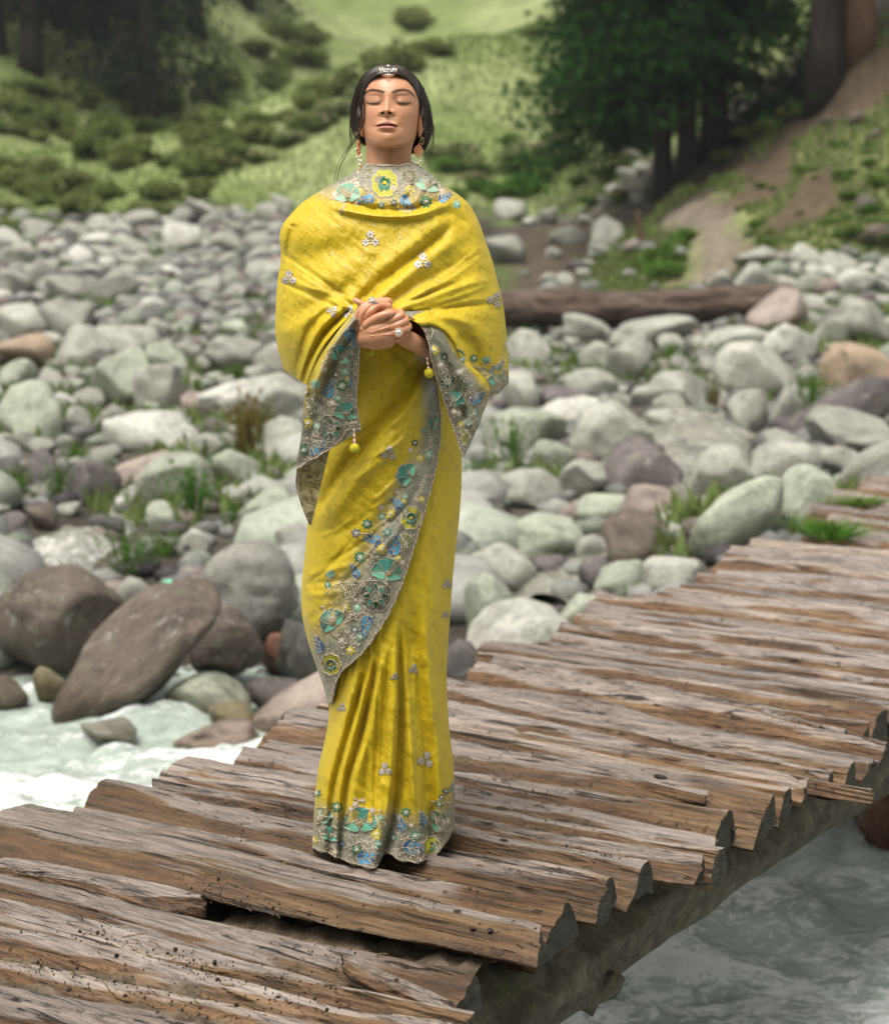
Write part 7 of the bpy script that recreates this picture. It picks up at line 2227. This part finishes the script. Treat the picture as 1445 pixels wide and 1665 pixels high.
def m_rose(r):
    r *= 1.08
    m = Motif(); n = 90; a = np.linspace(0, 2 * math.pi, n, endpoint=False)
    R1 = r * (.93 + .11 * np.abs(np.sin(a * 4 + .6))); o = np.stack([R1 * np.cos(a), R1 * 1.1 * np.sin(a)], 1)
    m.poly(o, LIME, .8).line(o, CREAM, .8, 1.6, True)
    for k in range(0, n, 3): m.bead(*(o[k] * 1.03), .85, PRL, 1.8)
    for k in range(14): m.line([tuple(rot((r * .55, 0), k * .449)), tuple(rot((r * .86, 0), k * .449 + .05))], (.25, .25, .02), .4, 1.3)
    t = np.linspace(math.pi * .95, math.pi * 2.05, 18)
    top = np.concatenate([np.stack([r * .46 * np.cos(t), r * .52 * np.sin(t)], 1), np.stack([r * .24 * np.cos(t[::-1]), r * .24 * np.sin(t[::-1])], 1)])
    m.poly(top, GRN, 1.6).line(top, CREAM, .45, 2.2, True)
    bt = np.array([(-.42, .08), (-.20, .16), (0, .06), (.20, .16), (.42, .08), (.46, .34), (.25, .62), (0, .58), (-.28, .64), (-.48, .34)]) * r
    m.poly(bt, GRN, 1.6).line(bt, CREAM, .45, 2.2, True)
    ct = np.array([(-.16, -.10), (0, -.16), (.16, -.10), (.10, .08), (0, .16), (-.10, .08)]) * r
    m.poly(ct, YEL, 2.4).line(ct, (.35, .2, .06), .45, 2.9, True)
    for k in range(-3, 4): m.bead(k * r * .10, r * (.40 - abs(k) * .05), .8, PRL, 2.6)
    for k in range(5): m.bead(r * .62 + (k % 2) * 2.2, r * (.0 + .12 * k), 1.0, PRL, 1.9)
    return m
def m_rosette(r, c1=DGRN):
    m = Motif(); n = 72; a = np.linspace(0, 2 * math.pi, n, endpoint=False)
    r *= 1.08; R1 = r * (1 + .10 * np.abs(np.sin(a * 4))); o = np.stack([R1 * np.cos(a), R1 * np.sin(a)], 1)
    m.poly(o, GREY, .6).line(o, CREAM, .6, 1.4, True)
    for k in range(8):
        p = petal(r * .55, r * .17, 2 * math.pi * k / 8, r * .36); m.poly(p, TEAL if k % 2 else c1, 1.2).line(p, CREAM, .5, 1.8, True)
    for k in range(10): m.bead(*rot((r * .30, 0), k * .628), .9, PRL, 1.8)
    for k in range(6): m.bead(*rot((r * .14, 0), k * 1.047), .8, CREAM, 2)
    m.bead(0, 0, 1.1, PRL, 2.2)
    return m
def m_leaf(L, c1=BLUE, c2=DBLU):
    m = Motif()
    st_ = np.stack([np.linspace(0, L, 12), .06 * L * np.sin(np.linspace(0, 3, 12))], 1)
    for k in range(4):
        x = L * (.08 + .22 * k); ln = L * (.46 - .06 * k)
        for s in (-1, 1):
            p = petal(ln, ln * .19, s * (.78 - .07 * k), 0, 9, .62) + np.array([x, .06 * L * math.sin(3 * x / L)])
            m.poly(p, c1 if (k + (s > 0)) % 3 else c2, .7 + .1 * k).line(p, CREAM, .42, 1.4, True)
    p = petal(L * .3, L * .06, 0, L * .8); m.poly(p, c1, 1.1).line(p, CREAM, .42, 1.5, True)
    m.line(st_, CREAM, .45, 1.6)
    return m
def m_lotus(r):
    m = Motif()
    for a in (-2.3, -.84, -1.95, -1.19, -1.57):
        p = petal(r, r * .22, a); m.poly(p, AQUA, .6 + .2 * abs(a + 1.57)).line(p, (.40, .46, .33), .4, 1.4, True)
    for s in (-1, 1): m.line([(s * r * .8, -r * .15), (s * r * .35, r * .18), (0, r * .3)], CREAM, .6)
    return m
def m_bunch(w, h, c=(.42, .38, .16)):
    m = Motif(); row = 0; y = -h
    while y < h:
        k = w * (1 - .5 * max(0, y / h) ** 1.5)
        x = -k + (row % 2) * 1.9
        while x <= k: m.bead(x, y, 1.5, c if (row + int(x)) % 3 else PRL, 1.0); x += 3.8
        y += 3.3; row += 1
    return m
def m_cluster(s):
    m = Motif()
    for cx, cy in ((0, -.56), (-.52, .36), (.56, .32)):
        for k in range(6):
            p = petal(s * .54, s * .20, k * 1.047 + cx) + np.array([cx, cy]) * s
            m.poly(p, PRL, .9).line(p, (.30, .27, .22), .35, 1.5, True)
        m.bead(cx * s, cy * s, 1.1, (.55, .50, .40), 1.8)
    m.line([(0, -s * .4), (0, s * .2), (-s * .4, s * .35)], CREAM, .45); m.line([(0, s * .2), (s * .4, s * .3)], CREAM, .45)
    return m
def m_vine(pts, beads=True):
    m = Motif(); p = interp(pts, 8 * len(pts)); m.line(p, CREAM, .8, 1.0)
    for k in range(3, len(p) - 2, 4):
        d = p[k + 1] - p[k - 1]; n = np.array([-d[1], d[0]]) / (np.linalg.norm(d) + 1e-6)
        s = 1 if (k // 4) % 2 else -1
        e = p[k] + n * s * 3.6 + d / (np.linalg.norm(d) + 1e-6) * 2.4
        m.line([tuple(p[k]), tuple(e)], CREAM, .65, 1.0)
        if beads: m.bead(e[0], e[1], 1.25, PRL, 1.0)
    return m
MMPX = .00130
def sew(m, x, y, ang, part, name):
    obj, bvh = GARM[part]
    V, F, C, T3 = [], [], [], []
    bV, bT, bC = [], [], []
    h0, _ = cast(bvh, x, y) if (x or y) else cast(bvh, *m.L[0][0][len(m.L[0][0]) // 2])
    if h0 is None: return None
    cache = {}
    def land(q, lift):
        h, n = cast(bvh, q[0], q[1])
        if h is None or abs(h[1] - h0[1]) > .05: return None
        if n @ (ORG - h) < 0: n = -n
        return h + n * lift * .001
    for p, c, lift in m.P:
        q = rot(p, ang) + [x, y]; cen = q.mean(0)
        L = [land(a, lift) for a in q]; cc = land(cen, lift + .5)
        if cc is None or any(a is None for a in L): continue
        b = len(V); V += L + [cc]; n = len(L)
        sh = [1.0] * n + [1.12]
        C += [np.array(c) * k for k in sh]
        T3 += [[b + i, b + (i + 1) % n, b + n] for i in range(n)]
    for p, c, w, lift in m.L:
        q = rot(p, ang) + [x, y]
        d = np.gradient(q, axis=0); d /= np.linalg.norm(d, axis=1, keepdims=True) + 1e-9
        nrm = np.stack([-d[:, 1], d[:, 0]], 1)
        for i in range(len(q) - 1):
            pts = []
            for j in (i, i + 1):
                ce = land(q[j], lift + w * .9); 
                if ce is None: pts = None; break
                lf, rt = land(q[j] - nrm[j] * w, .15), land(q[j] + nrm[j] * w, .15)
                if lf is None or rt is None: pts = None; break
                pts += [lf, ce, rt]
            if pts is None: continue
            b = len(V); V += pts; C += [np.array(c) * .8, np.array(c), np.array(c) * .8] * 2
            F += [[b, b + 1, b + 4, b + 3], [b + 1, b + 2, b + 5, b + 4]]
    iv, it = ICO[1]
    for bx, by, r, c, lift in m.B:
        q = rot((bx, by), ang) + [x, y]; P = land(q, lift)
        if P is None: continue
        b = len(V) ; V += list(iv * r * MMPX + P); C += [np.array(c)] * len(iv); T3 += (it + b).tolist()
    if not V: return None
    fl = []
    if F: fl.append(np.array(F))
    if T3: fl.append(np.array(T3))
    me = mesh_np(name, np.array(V), fl, NEEDLE_W, True, attrs={'Col': np.array(C)})
    o = link(name, me, obj)
    return o
NW = []
def fl(part, items):
    for it in items:
        m, x, y, a, nm = it
        NW.append(sew(m, x, y, a, part, nm))
EF, EL, EB = 'embroidered_flower', 'embroidered_leaf', 'embroidered_fruit'
fl('front_drape', [
    (m_poppy(19), 666, 774, -1.1, EF), (m_rose(15.5), 668, 842, .2, EF), (m_leaf(26), 655, 828, math.pi + .75, EL),
    (m_flower(5, 6, CREAM), 620, 825, 0, EF), (m_flower(8, 6, YEL), 635, 836, 0, EF), (m_flower(6, 6, AQUA), 621, 840, .2, EF), (m_flower(8.5, 7, GRN), 597, 852, 0, EF),
    (m_flower(8, 6, (.06, .09, .14)), 579, 867, 0, EF), (m_flower(7.5, 6, TEAL), 630, 866, 0, EF), (m_flower(5.5, 5, CREAM), 628, 851, 0, EF),
    (m_leaf(32), 622, 880, math.pi + .12, EL), (m_leaf(38), 637, 905, -1.35, EL), (m_bunch(9, 12, (.40, .38, .12)), 660, 882, 0, EB),
    (m_flower(8, 7, YEL), 621, 893, 0, EF), (m_flower(6, 6, YEL), 648, 908, 0, EF), (m_flower(7, 6, CREAM), 653, 915, 0, EF), (m_flower(9, 9, GRN), 585, 906, 0, EF), (m_leaf(26, BLUE, DBLU), 583, 940, -2.1, EL), (m_lotus(12), 540, 938, -.5, EF), (m_flower(6, 7, GRN), 533, 951, 0, EF),
    (m_poppy(25), 628, 936, .12, EF), (m_bunch(12, 14, (.40, .36, .22)), 567, 960, -.2, EB), (m_rosette(22), 611, 969, 0, EF),
    (m_flower(5.5, 6, AQUA), 581, 988, 0, EF), (m_flower(5, 6, CREAM), 578, 976, 0, EF), (m_poppy(21), 544, 1014, -.7, EF), (m_leaf(36, BLUE, DBLU), 600, 999, 1.75, EL), (m_leaf(30, DBLU, BLUE), 524, 1062, -1.95, EL),
    (m_flower(8, 6, YEL), 570, 1058, 0, EF), (m_flower(7, 6, (.05, .10, .16)), 577, 1024, 0, EF), (m_flower(7, 7, TEAL), 586, 1036, 0, EF), (m_flower(6.5, 6, YEL), 563, 988, 0, EF), (m_flower(6, 6, CREAM), 556, 1042, .3, EF), (m_rose(14.5), 539, 1080, -.2, EF),
    (m_poppy(11), 708, 690, -1.2, EF), (m_flower(7, 6, YEL), 683, 745, 0, EF), (m_flower(7, 6, AQUA), 697, 738, 0, EF), (m_flower(6, 6, DGRN), 674, 720, 0, EF), (m_lotus(9), 688, 704, .3, EF), (m_flower(5, 5, CREAM), 667, 732, 0, EF), (m_leaf(18), 706, 640, -1.5, EL),
    (m_flower(6, 6, YEL), 686, 812, 0, EF), (m_flower(5, 6, AQUA), 659, 808, 0, EF), (m_flower(5.5, 6, YEL), 657, 815, 0, EF), (m_flower(5, 6, CREAM), 646, 800, 0, EF),
    (m_vine([(640, 770), (648, 778), (655, 790)]), 0, 0, 0, EL), (m_vine([(706, 770), (690, 778), (682, 800), (672, 815)]), 0, 0, 0, EL), (m_vine([(575, 871), (600, 868), (622, 882), (632, 900), (640, 915)]), 0, 0, 0, EL),
    (m_vine([(590, 898), (612, 908), (620, 925)]), 0, 0, 0, EL), (m_vine([(530, 965), (548, 950), (580, 946), (612, 944)]), 0, 0, 0, EL), (m_vine([(563, 1012), (585, 1000), (598, 985)]), 0, 0, 0, EL),
    (m_vine([(560, 1025), (575, 1040), (583, 1052)]), 0, 0, 0, EL), (m_vine([(556, 980), (566, 996), (580, 1003)]), 0, 0, 0, EL), (m_vine([(700, 660), (694, 690), (700, 720)]), 0, 0, 0, EL), (m_vine([(540, 1030), (560, 1048), (552, 1066)]), 0, 0, 0, EL),
    (m_vine([(710, 700), (698, 725), (690, 745)]), 0, 0, 0, EL), (m_vine([(520, 985), (532, 995), (538, 1008)]), 0, 0, 0, EL)])
fl('skirt', [
    (m_poppy(27), 586, 1344, .0, EF), (m_leaf(42), 578, 1396, -.14, EL), (m_flower(9, 7, GRN), 548, 1312, 0, EF), (m_poppy(18), 523, 1334, -.2, EF), (m_poppy(16), 537, 1362, .2, EF), (m_flower(9, 7, GRN), 580, 1381, 0, EF), (m_flower(9, 7, YEL), 613, 1356, 0, EF),
    (m_flower(6, 6, AQUA), 619, 1330, 0, EF), (m_flower(6.5, 6, AQUA), 616, 1372, 0, EF), (m_flower(6, 6, CREAM), 606, 1318, 0, EF), (m_flower(6, 5, CREAM), 578, 1308, 0, EF), (m_flower(5, 5, CREAM), 590, 1302, 0, EF), (m_flower(5, 5, CREAM), 571, 1316, 0, EF),
    (m_flower(7, 6, GRN), 516, 1290, 0, EF), (m_flower(6, 6, DBLU), 556, 1372, 0, EF), (m_flower(6, 6, YEL), 512, 1366, 0, EF), (m_flower(5, 6, CREAM), 546, 1386, 0, EF),
    (m_leaf(30, BLUE, DBLU), 656, 1352, -2.0, EL), (m_leaf(26), 690, 1345, -1.85, EL), (m_leaf(44, BLUE, DBLU), 652, 1378, -.1, EL), (m_flower(8, 7, GRN), 660, 1321, 0, EF), (m_flower(9, 7, TEAL), 675, 1359, 0, EF), (m_bunch(9, 10, (.34, .31, .18)), 672, 1391, .2, EB), (m_poppy(17), 706, 1336, 1.3, EF), (m_rose(13), 701, 1376, .2, EF),
    (m_flower(8, 6, CREAM), 725, 1336, 0, EF), (m_flower(6, 6, DGRN), 724, 1287, 0, EF), (m_flower(6, 6, GRN), 714, 1308, 0, EF), (m_flower(5, 6, DGRN), 717, 1296, 0, EF), (m_flower(6, 6, CREAM), 648, 1330, 0, EF), (m_flower(5, 6, CREAM), 668, 1342, 0, EF), (m_flower(6, 6, TEAL), 640, 1362, 0, EF), (m_leaf(20, TEAL, AQUA), 734, 1290, -1.5, EL),
    (m_vine([(578, 1318), (582, 1308), (579, 1296)]), 0, 0, 0, EL), (m_vine([(560, 1380), (590, 1368), (612, 1372)]), 0, 0, 0, EL), (m_vine([(600, 1340), (612, 1330), (620, 1316)]), 0, 0, 0, EL), (m_vine([(520, 1350), (528, 1372), (545, 1380)]), 0, 0, 0, EL), (m_vine([(640, 1350), (660, 1364), (690, 1358)]), 0, 0, 0, EL),
    (m_vine([(700, 1310), (715, 1300), (730, 1310)]), 0, 0, 0, EL), (m_vine([(712, 1352), (722, 1348), (730, 1352)]), 0, 0, 0, EL), (m_vine([(572, 1356), (588, 1372), (600, 1386)]), 0, 0, 0, EL), (m_vine([(640, 1380), (656, 1388), (668, 1378)]), 0, 0, 0, EL), (m_vine([(660, 1400), (680, 1398), (692, 1390)]), 0, 0, 0, EL)])
CL = 'crystal_cluster'
fl('skirt', [(m_cluster(11), 626, 1251, 0, CL), (m_cluster(13), 692, 1235, .3, CL), (m_cluster(8), 672, 1088, .2, CL), (m_cluster(7), 556, 1150, .1, CL), (m_cluster(6), 642, 1100, .1, CL), (m_cluster(8), 727, 950, 0, CL), (m_cluster(6), 724, 1000, 0, CL)])
fl('front_drape', [(m_cluster(12), 632, 737, .2, CL), (m_cluster(7), 650, 772, -.6, CL)])
fl('shawl', [(m_cluster(14), 602, 389, 0, CL), (m_cluster(14), 687, 425, 0, CL), (m_cluster(12), 470, 452, 0, CL), (m_cluster(12), 804, 487, .5, CL), (m_cluster(9), 541, 506, .8, CL), (m_cluster(11), 569, 508, 0, CL), (m_cluster(9), 724, 565, .3, CL)])
fl('shawl', [
    (m_rose(19.5), 625.5, 298, .1, EF), (m_poppy(21, (.16, .34, .25), (.28, .48, .34)), 566, 322, -.1, EF), (m_poppy(19, (.16, .34, .25), (.28, .48, .34)), 694, 306, .3, EF), (m_bunch(10, 9, (.44, .40, .16)), 665, 287, 0, EB), (m_bunch(6, 8, (.44, .40, .16)), 598, 283, 0, EB),
    (m_leaf(30), 610, 322, math.pi - .3, EL), (m_leaf(32), 650, 318, .75, EL), (m_leaf(26), 712, 328, -.65, EL), (m_flower(10, 8, GRN), 692, 328, 0, EF), (m_flower(8, 6, YEL), 666, 309, 0, EF), (m_flower(6, 6, TEAL), 620, 334, 0, EF), (m_flower(7, 6, AQUA), 742, 333, 0, EF),
    (m_flower(6, 6, CREAM), 556, 325, 0, EF), (m_flower(5, 6, CREAM), 580, 330, 0, EF), (m_flower(6, 6, CREAM), 580, 300, 0, EF), (m_flower(6, 6, DGRN), 640, 330, 0, EF), (m_flower(6, 6, CREAM), 718, 312, 0, EF), (m_flower(6, 6, YEL), 586, 312, 0, EF), (m_flower(6, 6, CREAM), 640, 306, 0, EF), (m_flower(6, 6, CREAM), 545, 316, 0, EF),
    (m_vine([(560, 330), (558, 340), (552, 346)]), 0, 0, 0, EL), (m_vine([(545, 305), (562, 298), (582, 290)]), 0, 0, 0, EL), (m_vine([(680, 290), (700, 292), (716, 302)]), 0, 0, 0, EL), (m_vine([(645, 310), (660, 300), (675, 300)]), 0, 0, 0, EL), (m_vine([(640, 338), (655, 342), (668, 346)]), 0, 0, 0, EL), (m_vine([(590, 300), (600, 310), (604, 320)]), 0, 0, 0, EL), (m_vine([(522, 314), (534, 318), (546, 326)]), 0, 0, 0, EL),
    (m_poppy(17), 737, 586, .6, EF), (m_flower(7, 6, GRN), 770, 583, 0, EF), (m_lotus(11), 790, 590, 0, EF), (m_bunch(12, 11, (.36, .36, .26)), 779, 612, 0, EB), (m_leaf(18, TEAL, AQUA), 806, 602, -1.0, EL), (m_poppy(15, (.12, .32, .22)), 806, 624, .4, EF), (m_leaf(14, BLUE, DBLU), 796, 608, -1.2, EL), (m_flower(6, 6, AQUA), 750, 585, 0, EF), (m_flower(6, 6, CREAM), 760, 600, 0, EF), (m_leaf(22, TEAL, AQUA), 820, 600, 1.4, EL), (m_flower(5, 6, CREAM), 822, 560, 0, EF), (m_vine([(755, 592), (770, 596), (790, 600)]), 0, 0, 0, EL), (m_vine([(815, 580), (818, 600), (816, 618)]), 0, 0, 0, EL), (m_vine([(790, 626), (805, 632), (815, 626)]), 0, 0, 0, EL)])
fl('left_fall', [
    (m_leaf(34), 565, 532, 1.15, EL), (m_poppy(19), 551, 582, .4, EF), (m_flower(7, 6, (.12, .09, .07)), 547, 609, 0, EF), (m_flower(10, 8, GRN), 556, 627, 0, EF), (m_lotus(13), 513, 630, 0, EF), (m_leaf(32, BLUE, DBLU), 530, 648, -1.3, EL), (m_flower(6.5, 6, GRN), 498, 638, 0, EF), (m_bunch(14, 13, (.36, .36, .26)), 514, 662, 0, EB),
    (m_poppy(20), 562, 676, .1, EF), (m_rosette(19, (.04, .05, .05)), 538, 697, 0, EF), (m_flower(9, 7, YEL), 501, 688, 0, EF), (m_leaf(34), 507, 745, -.95, EL), (m_flower(8, 7, TEAL), 494, 732, 0, EF), (m_flower(6, 6, AQUA), 515, 693, 0, EF), (m_flower(6, 6, CREAM), 541, 656, 0, EF), (m_flower(6, 6, AQUA), 549, 648, 0, EF), (m_flower(7, 6, TEAL), 570, 560, 0, EF), (m_flower(6, 6, AQUA), 561, 604, 0, EF), (m_flower(6, 6, CREAM), 527, 600, 0, EF), (m_leaf(20), 572, 632, -1.8, EL), (m_flower(5, 6, YEL), 565, 616, 0, EF),
    (m_vine([(572, 570), (576, 590), (574, 615)]), 0, 0, 0, EL), (m_vine([(530, 598), (527, 590), (535, 580)]), 0, 0, 0, EL), (m_vine([(522, 705), (506, 712), (496, 720)]), 0, 0, 0, EL), (m_vine([(500, 655), (508, 645), (525, 645), (535, 660)]), 0, 0, 0, EL), (m_vine([(558, 692), (572, 688), (580, 680)]), 0, 0, 0, EL), (m_vine([(490, 745), (496, 756), (490, 762)]), 0, 0, 0, EL), (m_vine([(535, 720), (520, 722), (510, 715)]), 0, 0, 0, EL), (m_vine([(565, 640), (574, 650), (577, 665)]), 0, 0, 0, EL)])
fl('right_fall', [
    (m_rose(12), 690, 541, .5, EF), (m_flower(8, 6, YEL), 706, 570, 0, EF), (m_rosette(13), 727, 620, 0, EF), (m_poppy(18), 737, 655, .2, EF), (m_leaf(30), 764, 656, -.7, EL), (m_flower(5.5, 6, CREAM), 738, 670, 0, EF), (m_flower(5.5, 6, CREAM), 747, 672, 0, EF), (m_flower(6, 6, AQUA), 770, 672, 0, EF), (m_bunch(7, 12, (.40, .42, .08)), 757, 712, .2, EB), (m_flower(6, 6, CREAM), 716, 594, 0, EF), (m_flower(6, 6, YEL), 748, 690, 0, EF), (m_leaf(20, TEAL, AQUA), 740, 630, -.4, EL), (m_flower(6, 6, TEAL), 762, 690, 0, EF), (m_flower(6, 6, DGRN), 722, 580, 0, EF),
    (m_vine([(745, 640), (760, 640), (775, 650)]), 0, 0, 0, EL), (m_vine([(716, 608), (722, 640), (735, 660)]), 0, 0, 0, EL), (m_vine([(742, 690), (750, 705), (752, 725)]), 0, 0, 0, EL), (m_vine([(765, 660), (770, 680), (766, 700)]), 0, 0, 0, EL)])
# seed beads and sequins scattered between the motifs
def seeds(part, poly, n, seed):
    obj, bvh = GARM[part]; r = np.random.RandomState(seed); P = np.array(poly); m = Motif(); k = 0
    while k < n:
        x, y = r.uniform(P[:, 0].min(), P[:, 0].max()), r.uniform(P[:, 1].min(), P[:, 1].max())
        if not in_poly(np.array(x), np.array(y), poly): continue
        k += 1
        if r.rand() < .35:
            a = r.uniform(0, 6.28)
            for j in range(4): m.bead(x + math.cos(a + .25 * j) * 2.6 * j, y + math.sin(a + .25 * j) * 2.6 * j, .85, (CREAM, PRL, KHAKI)[r.randint(3)], .8)
        else:
            m.bead(x, y, r.uniform(.7, 1.15), (CREAM, PRL, KHAKI, AQUA, LIME)[r.choice(5, p=[.35, .25, .2, .1, .1])], .8)
    c = P.mean(0)
    iv, it = ICO[1]; V, T, C = [], [], []; nb = 0
    for bx, by, rr, cc, lift in m.B:
        h, nn = cast(bvh, bx, by)
        if h is None: continue
        V.append(iv * rr * MMPX + h + (ORG - h) / np.linalg.norm(ORG - h) * .0008); T.append(it + nb); C.append(np.tile(cc, (len(iv), 1))); nb += len(iv)
    o = link('seed_beads', mesh_np('seed_beads', np.concatenate(V), np.concatenate(T), BEADM, True, attrs={'Col': np.concatenate(C)}), obj)
    o['kind'] = 'stuff'
seeds('front_drape', [(704, 640), (713, 700), (700, 790), (672, 885), (640, 975), (600, 1045), (560, 1082), (543, 1120), (520, 1060), (510, 1010), (530, 960), (590, 900), (640, 840), (680, 760)], 330, 1)
seeds('skirt', [(510, 1325), (560, 1330), (620, 1320), (680, 1330), (736, 1300), (733, 1345), (700, 1392), (655, 1400), (625, 1385), (612, 1410), (560, 1398), (510, 1378)], 260, 2)
seeds('shawl', [(598, 272), (665, 272), (720, 300), (745, 330), (680, 335), (610, 335), (540, 318), (560, 295)], 170, 3)
seeds('shawl', [(735, 590), (770, 600), (822, 570), (823, 612), (800, 636), (765, 615)], 70, 4)
seeds('left_fall', [(583, 530), (580, 690), (540, 722), (490, 755), (496, 670), (530, 600)], 230, 5)
seeds('right_fall', [(700, 560), (735, 590), (780, 640), (770, 690), (754, 735), (735, 690), (715, 630)], 170, 6)
# beaded, scalloped edgings
def edging(part, pts, step, r, name='bead_edging', inset=2.2, side=1, scal=1.2, per=26.0):
    obj, bvh = GARM[part]
    p = interp(pts, 600); L = np.concatenate([[0], np.cumsum(np.linalg.norm(np.diff(p, axis=0), axis=1))])
    k = np.arange(0, L[-1], step); q = np.stack([np.interp(k, L, p[:, 0]), np.interp(k, L, p[:, 1])], 1)
    d = np.gradient(q, axis=0); d /= np.linalg.norm(d, axis=1, keepdims=True)
    n = np.stack([-d[:, 1], d[:, 0]], 1) * side
    mb = MB(); iv, it = ICO[2]; cnt = 0
    for row, (ins, rr) in enumerate(((inset, r), (inset + 3.0, r * .55))):
        for i, a in enumerate(q):
            b = a + n[i] * (ins + scal * math.sin(k[i] / per * math.pi) ** 2 * -1)
            h, nn = cast(bvh, b[0], b[1])
            if h is None: continue
            if nn @ (ORG - h) < 0: nn = -nn
            c = np.array([(.62, .53, .43), (.50, .40, .30), (.40, .33, .26)][(i + row) % 3])
            mb.add(iv * rr * MMPX * np.array([1, 1, .9]) + h + nn * rr * MMPX * .6, T=it, C=c); cnt += 1
    if cnt: link(name, mb.mesh(name, BEADM, True, True), obj)
edging('front_drape', [(x + 0, y) for x, y in EDGE], 3.4, 1.5, side=1, inset=2.0)
edging('front_drape', [(494, 1000), (507, 1040), (520, 1082), (531, 1112), (540, 1140)], 3.4, 1.3, side=-1, inset=3)
edging('skirt', [(x, y - 3) for x, y in zip(HEMX[1:-1], HEMY[1:-1])], 3.4, 1.6, side=-1, inset=2.0)
edging('shawl', [(596, 268), (606, 267.5), (618, 269), (631, 269), (645, 269), (657, 267.5), (667, 267)], 3.2, 1.5, side=1, inset=1.5)
edging('shawl', [(738, 600), (756, 613), (775, 626), (790, 637), (802, 641), (814, 637), (823, 624)], 3.2, 1.5, side=-1, inset=1.5)
edging('left_fall', LH_R, 3.3, 1.4, side=1, inset=2.2)
edging('left_fall', LH_B, 3.3, 1.6, side=-1, inset=2.0)
edging('right_fall', RH_L, 3.3, 1.6, side=-1, inset=2.0)
edging('left_lining', [(483, 768), (483, 795), (491, 822), (502, 850)], 3.3, 1.4, side=-1, inset=2.5)
# ------------------------------------------------------------------ labels of the last look-alikes
def ordinal(group, noun):
    m = sorted([o for o in col.objects if o.get('group') == group], key=lambda o: proj(np.array(o.location))[0])
    w = ['first', 'second', 'third', 'fourth', 'fifth', 'sixth', 'seventh', 'eighth', 'ninth']
    for i, o in enumerate(m[:9]): o['label'] = f"{noun}, {w[i]} of them counted from the left"
ordinal('bushes beside the path', 'bright green leafy bush by the dirt path')
ordinal('flowering shrubs along the spur', 'cream-flowered shrub along the grassy spur')
ordinal('stones on the slope', 'brownish stone on the earth slope under the trunks')
ordinal('shrubs on the crest', 'dark shrub on the crest of the earth slope')
ordinal('bushes at the edge of the slope', 'yellow-green bush at the right edge of the slope')
ordinal('stone heap by the conifers', 'pale stone in the heap left of the conifer trunks')
for o in [o for o in col.objects if o.get('group') == 'small plants on the slope']:
    px, py, w_ = [float(q) for q in proj(np.array(o.location))]
    wd = o.scale[0] / .52 / w_ * FPX
    o['label'] = f"{'tiny' if wd < 26 else 'bigger' if wd > 36 else 'small'} green plant on the earth slope, {'close to the path' if px < 1250 else 'by the right edge' if px > 1380 else 'midway across'}, {'near its foot' if py > 360 else 'near its crest' if py < 270 else 'halfway up'}"
for o in col.objects:
    lb = o.get('label')
    if lb and len(lb.split()) > 15: o['label'] = lb.replace('a little way ', '').replace(' in the far scree', ' of the scree')
    lb = o.get('label')
    if lb and len(lb.split()) > 16: o['label'] = lb.rsplit(',', 1)[0]
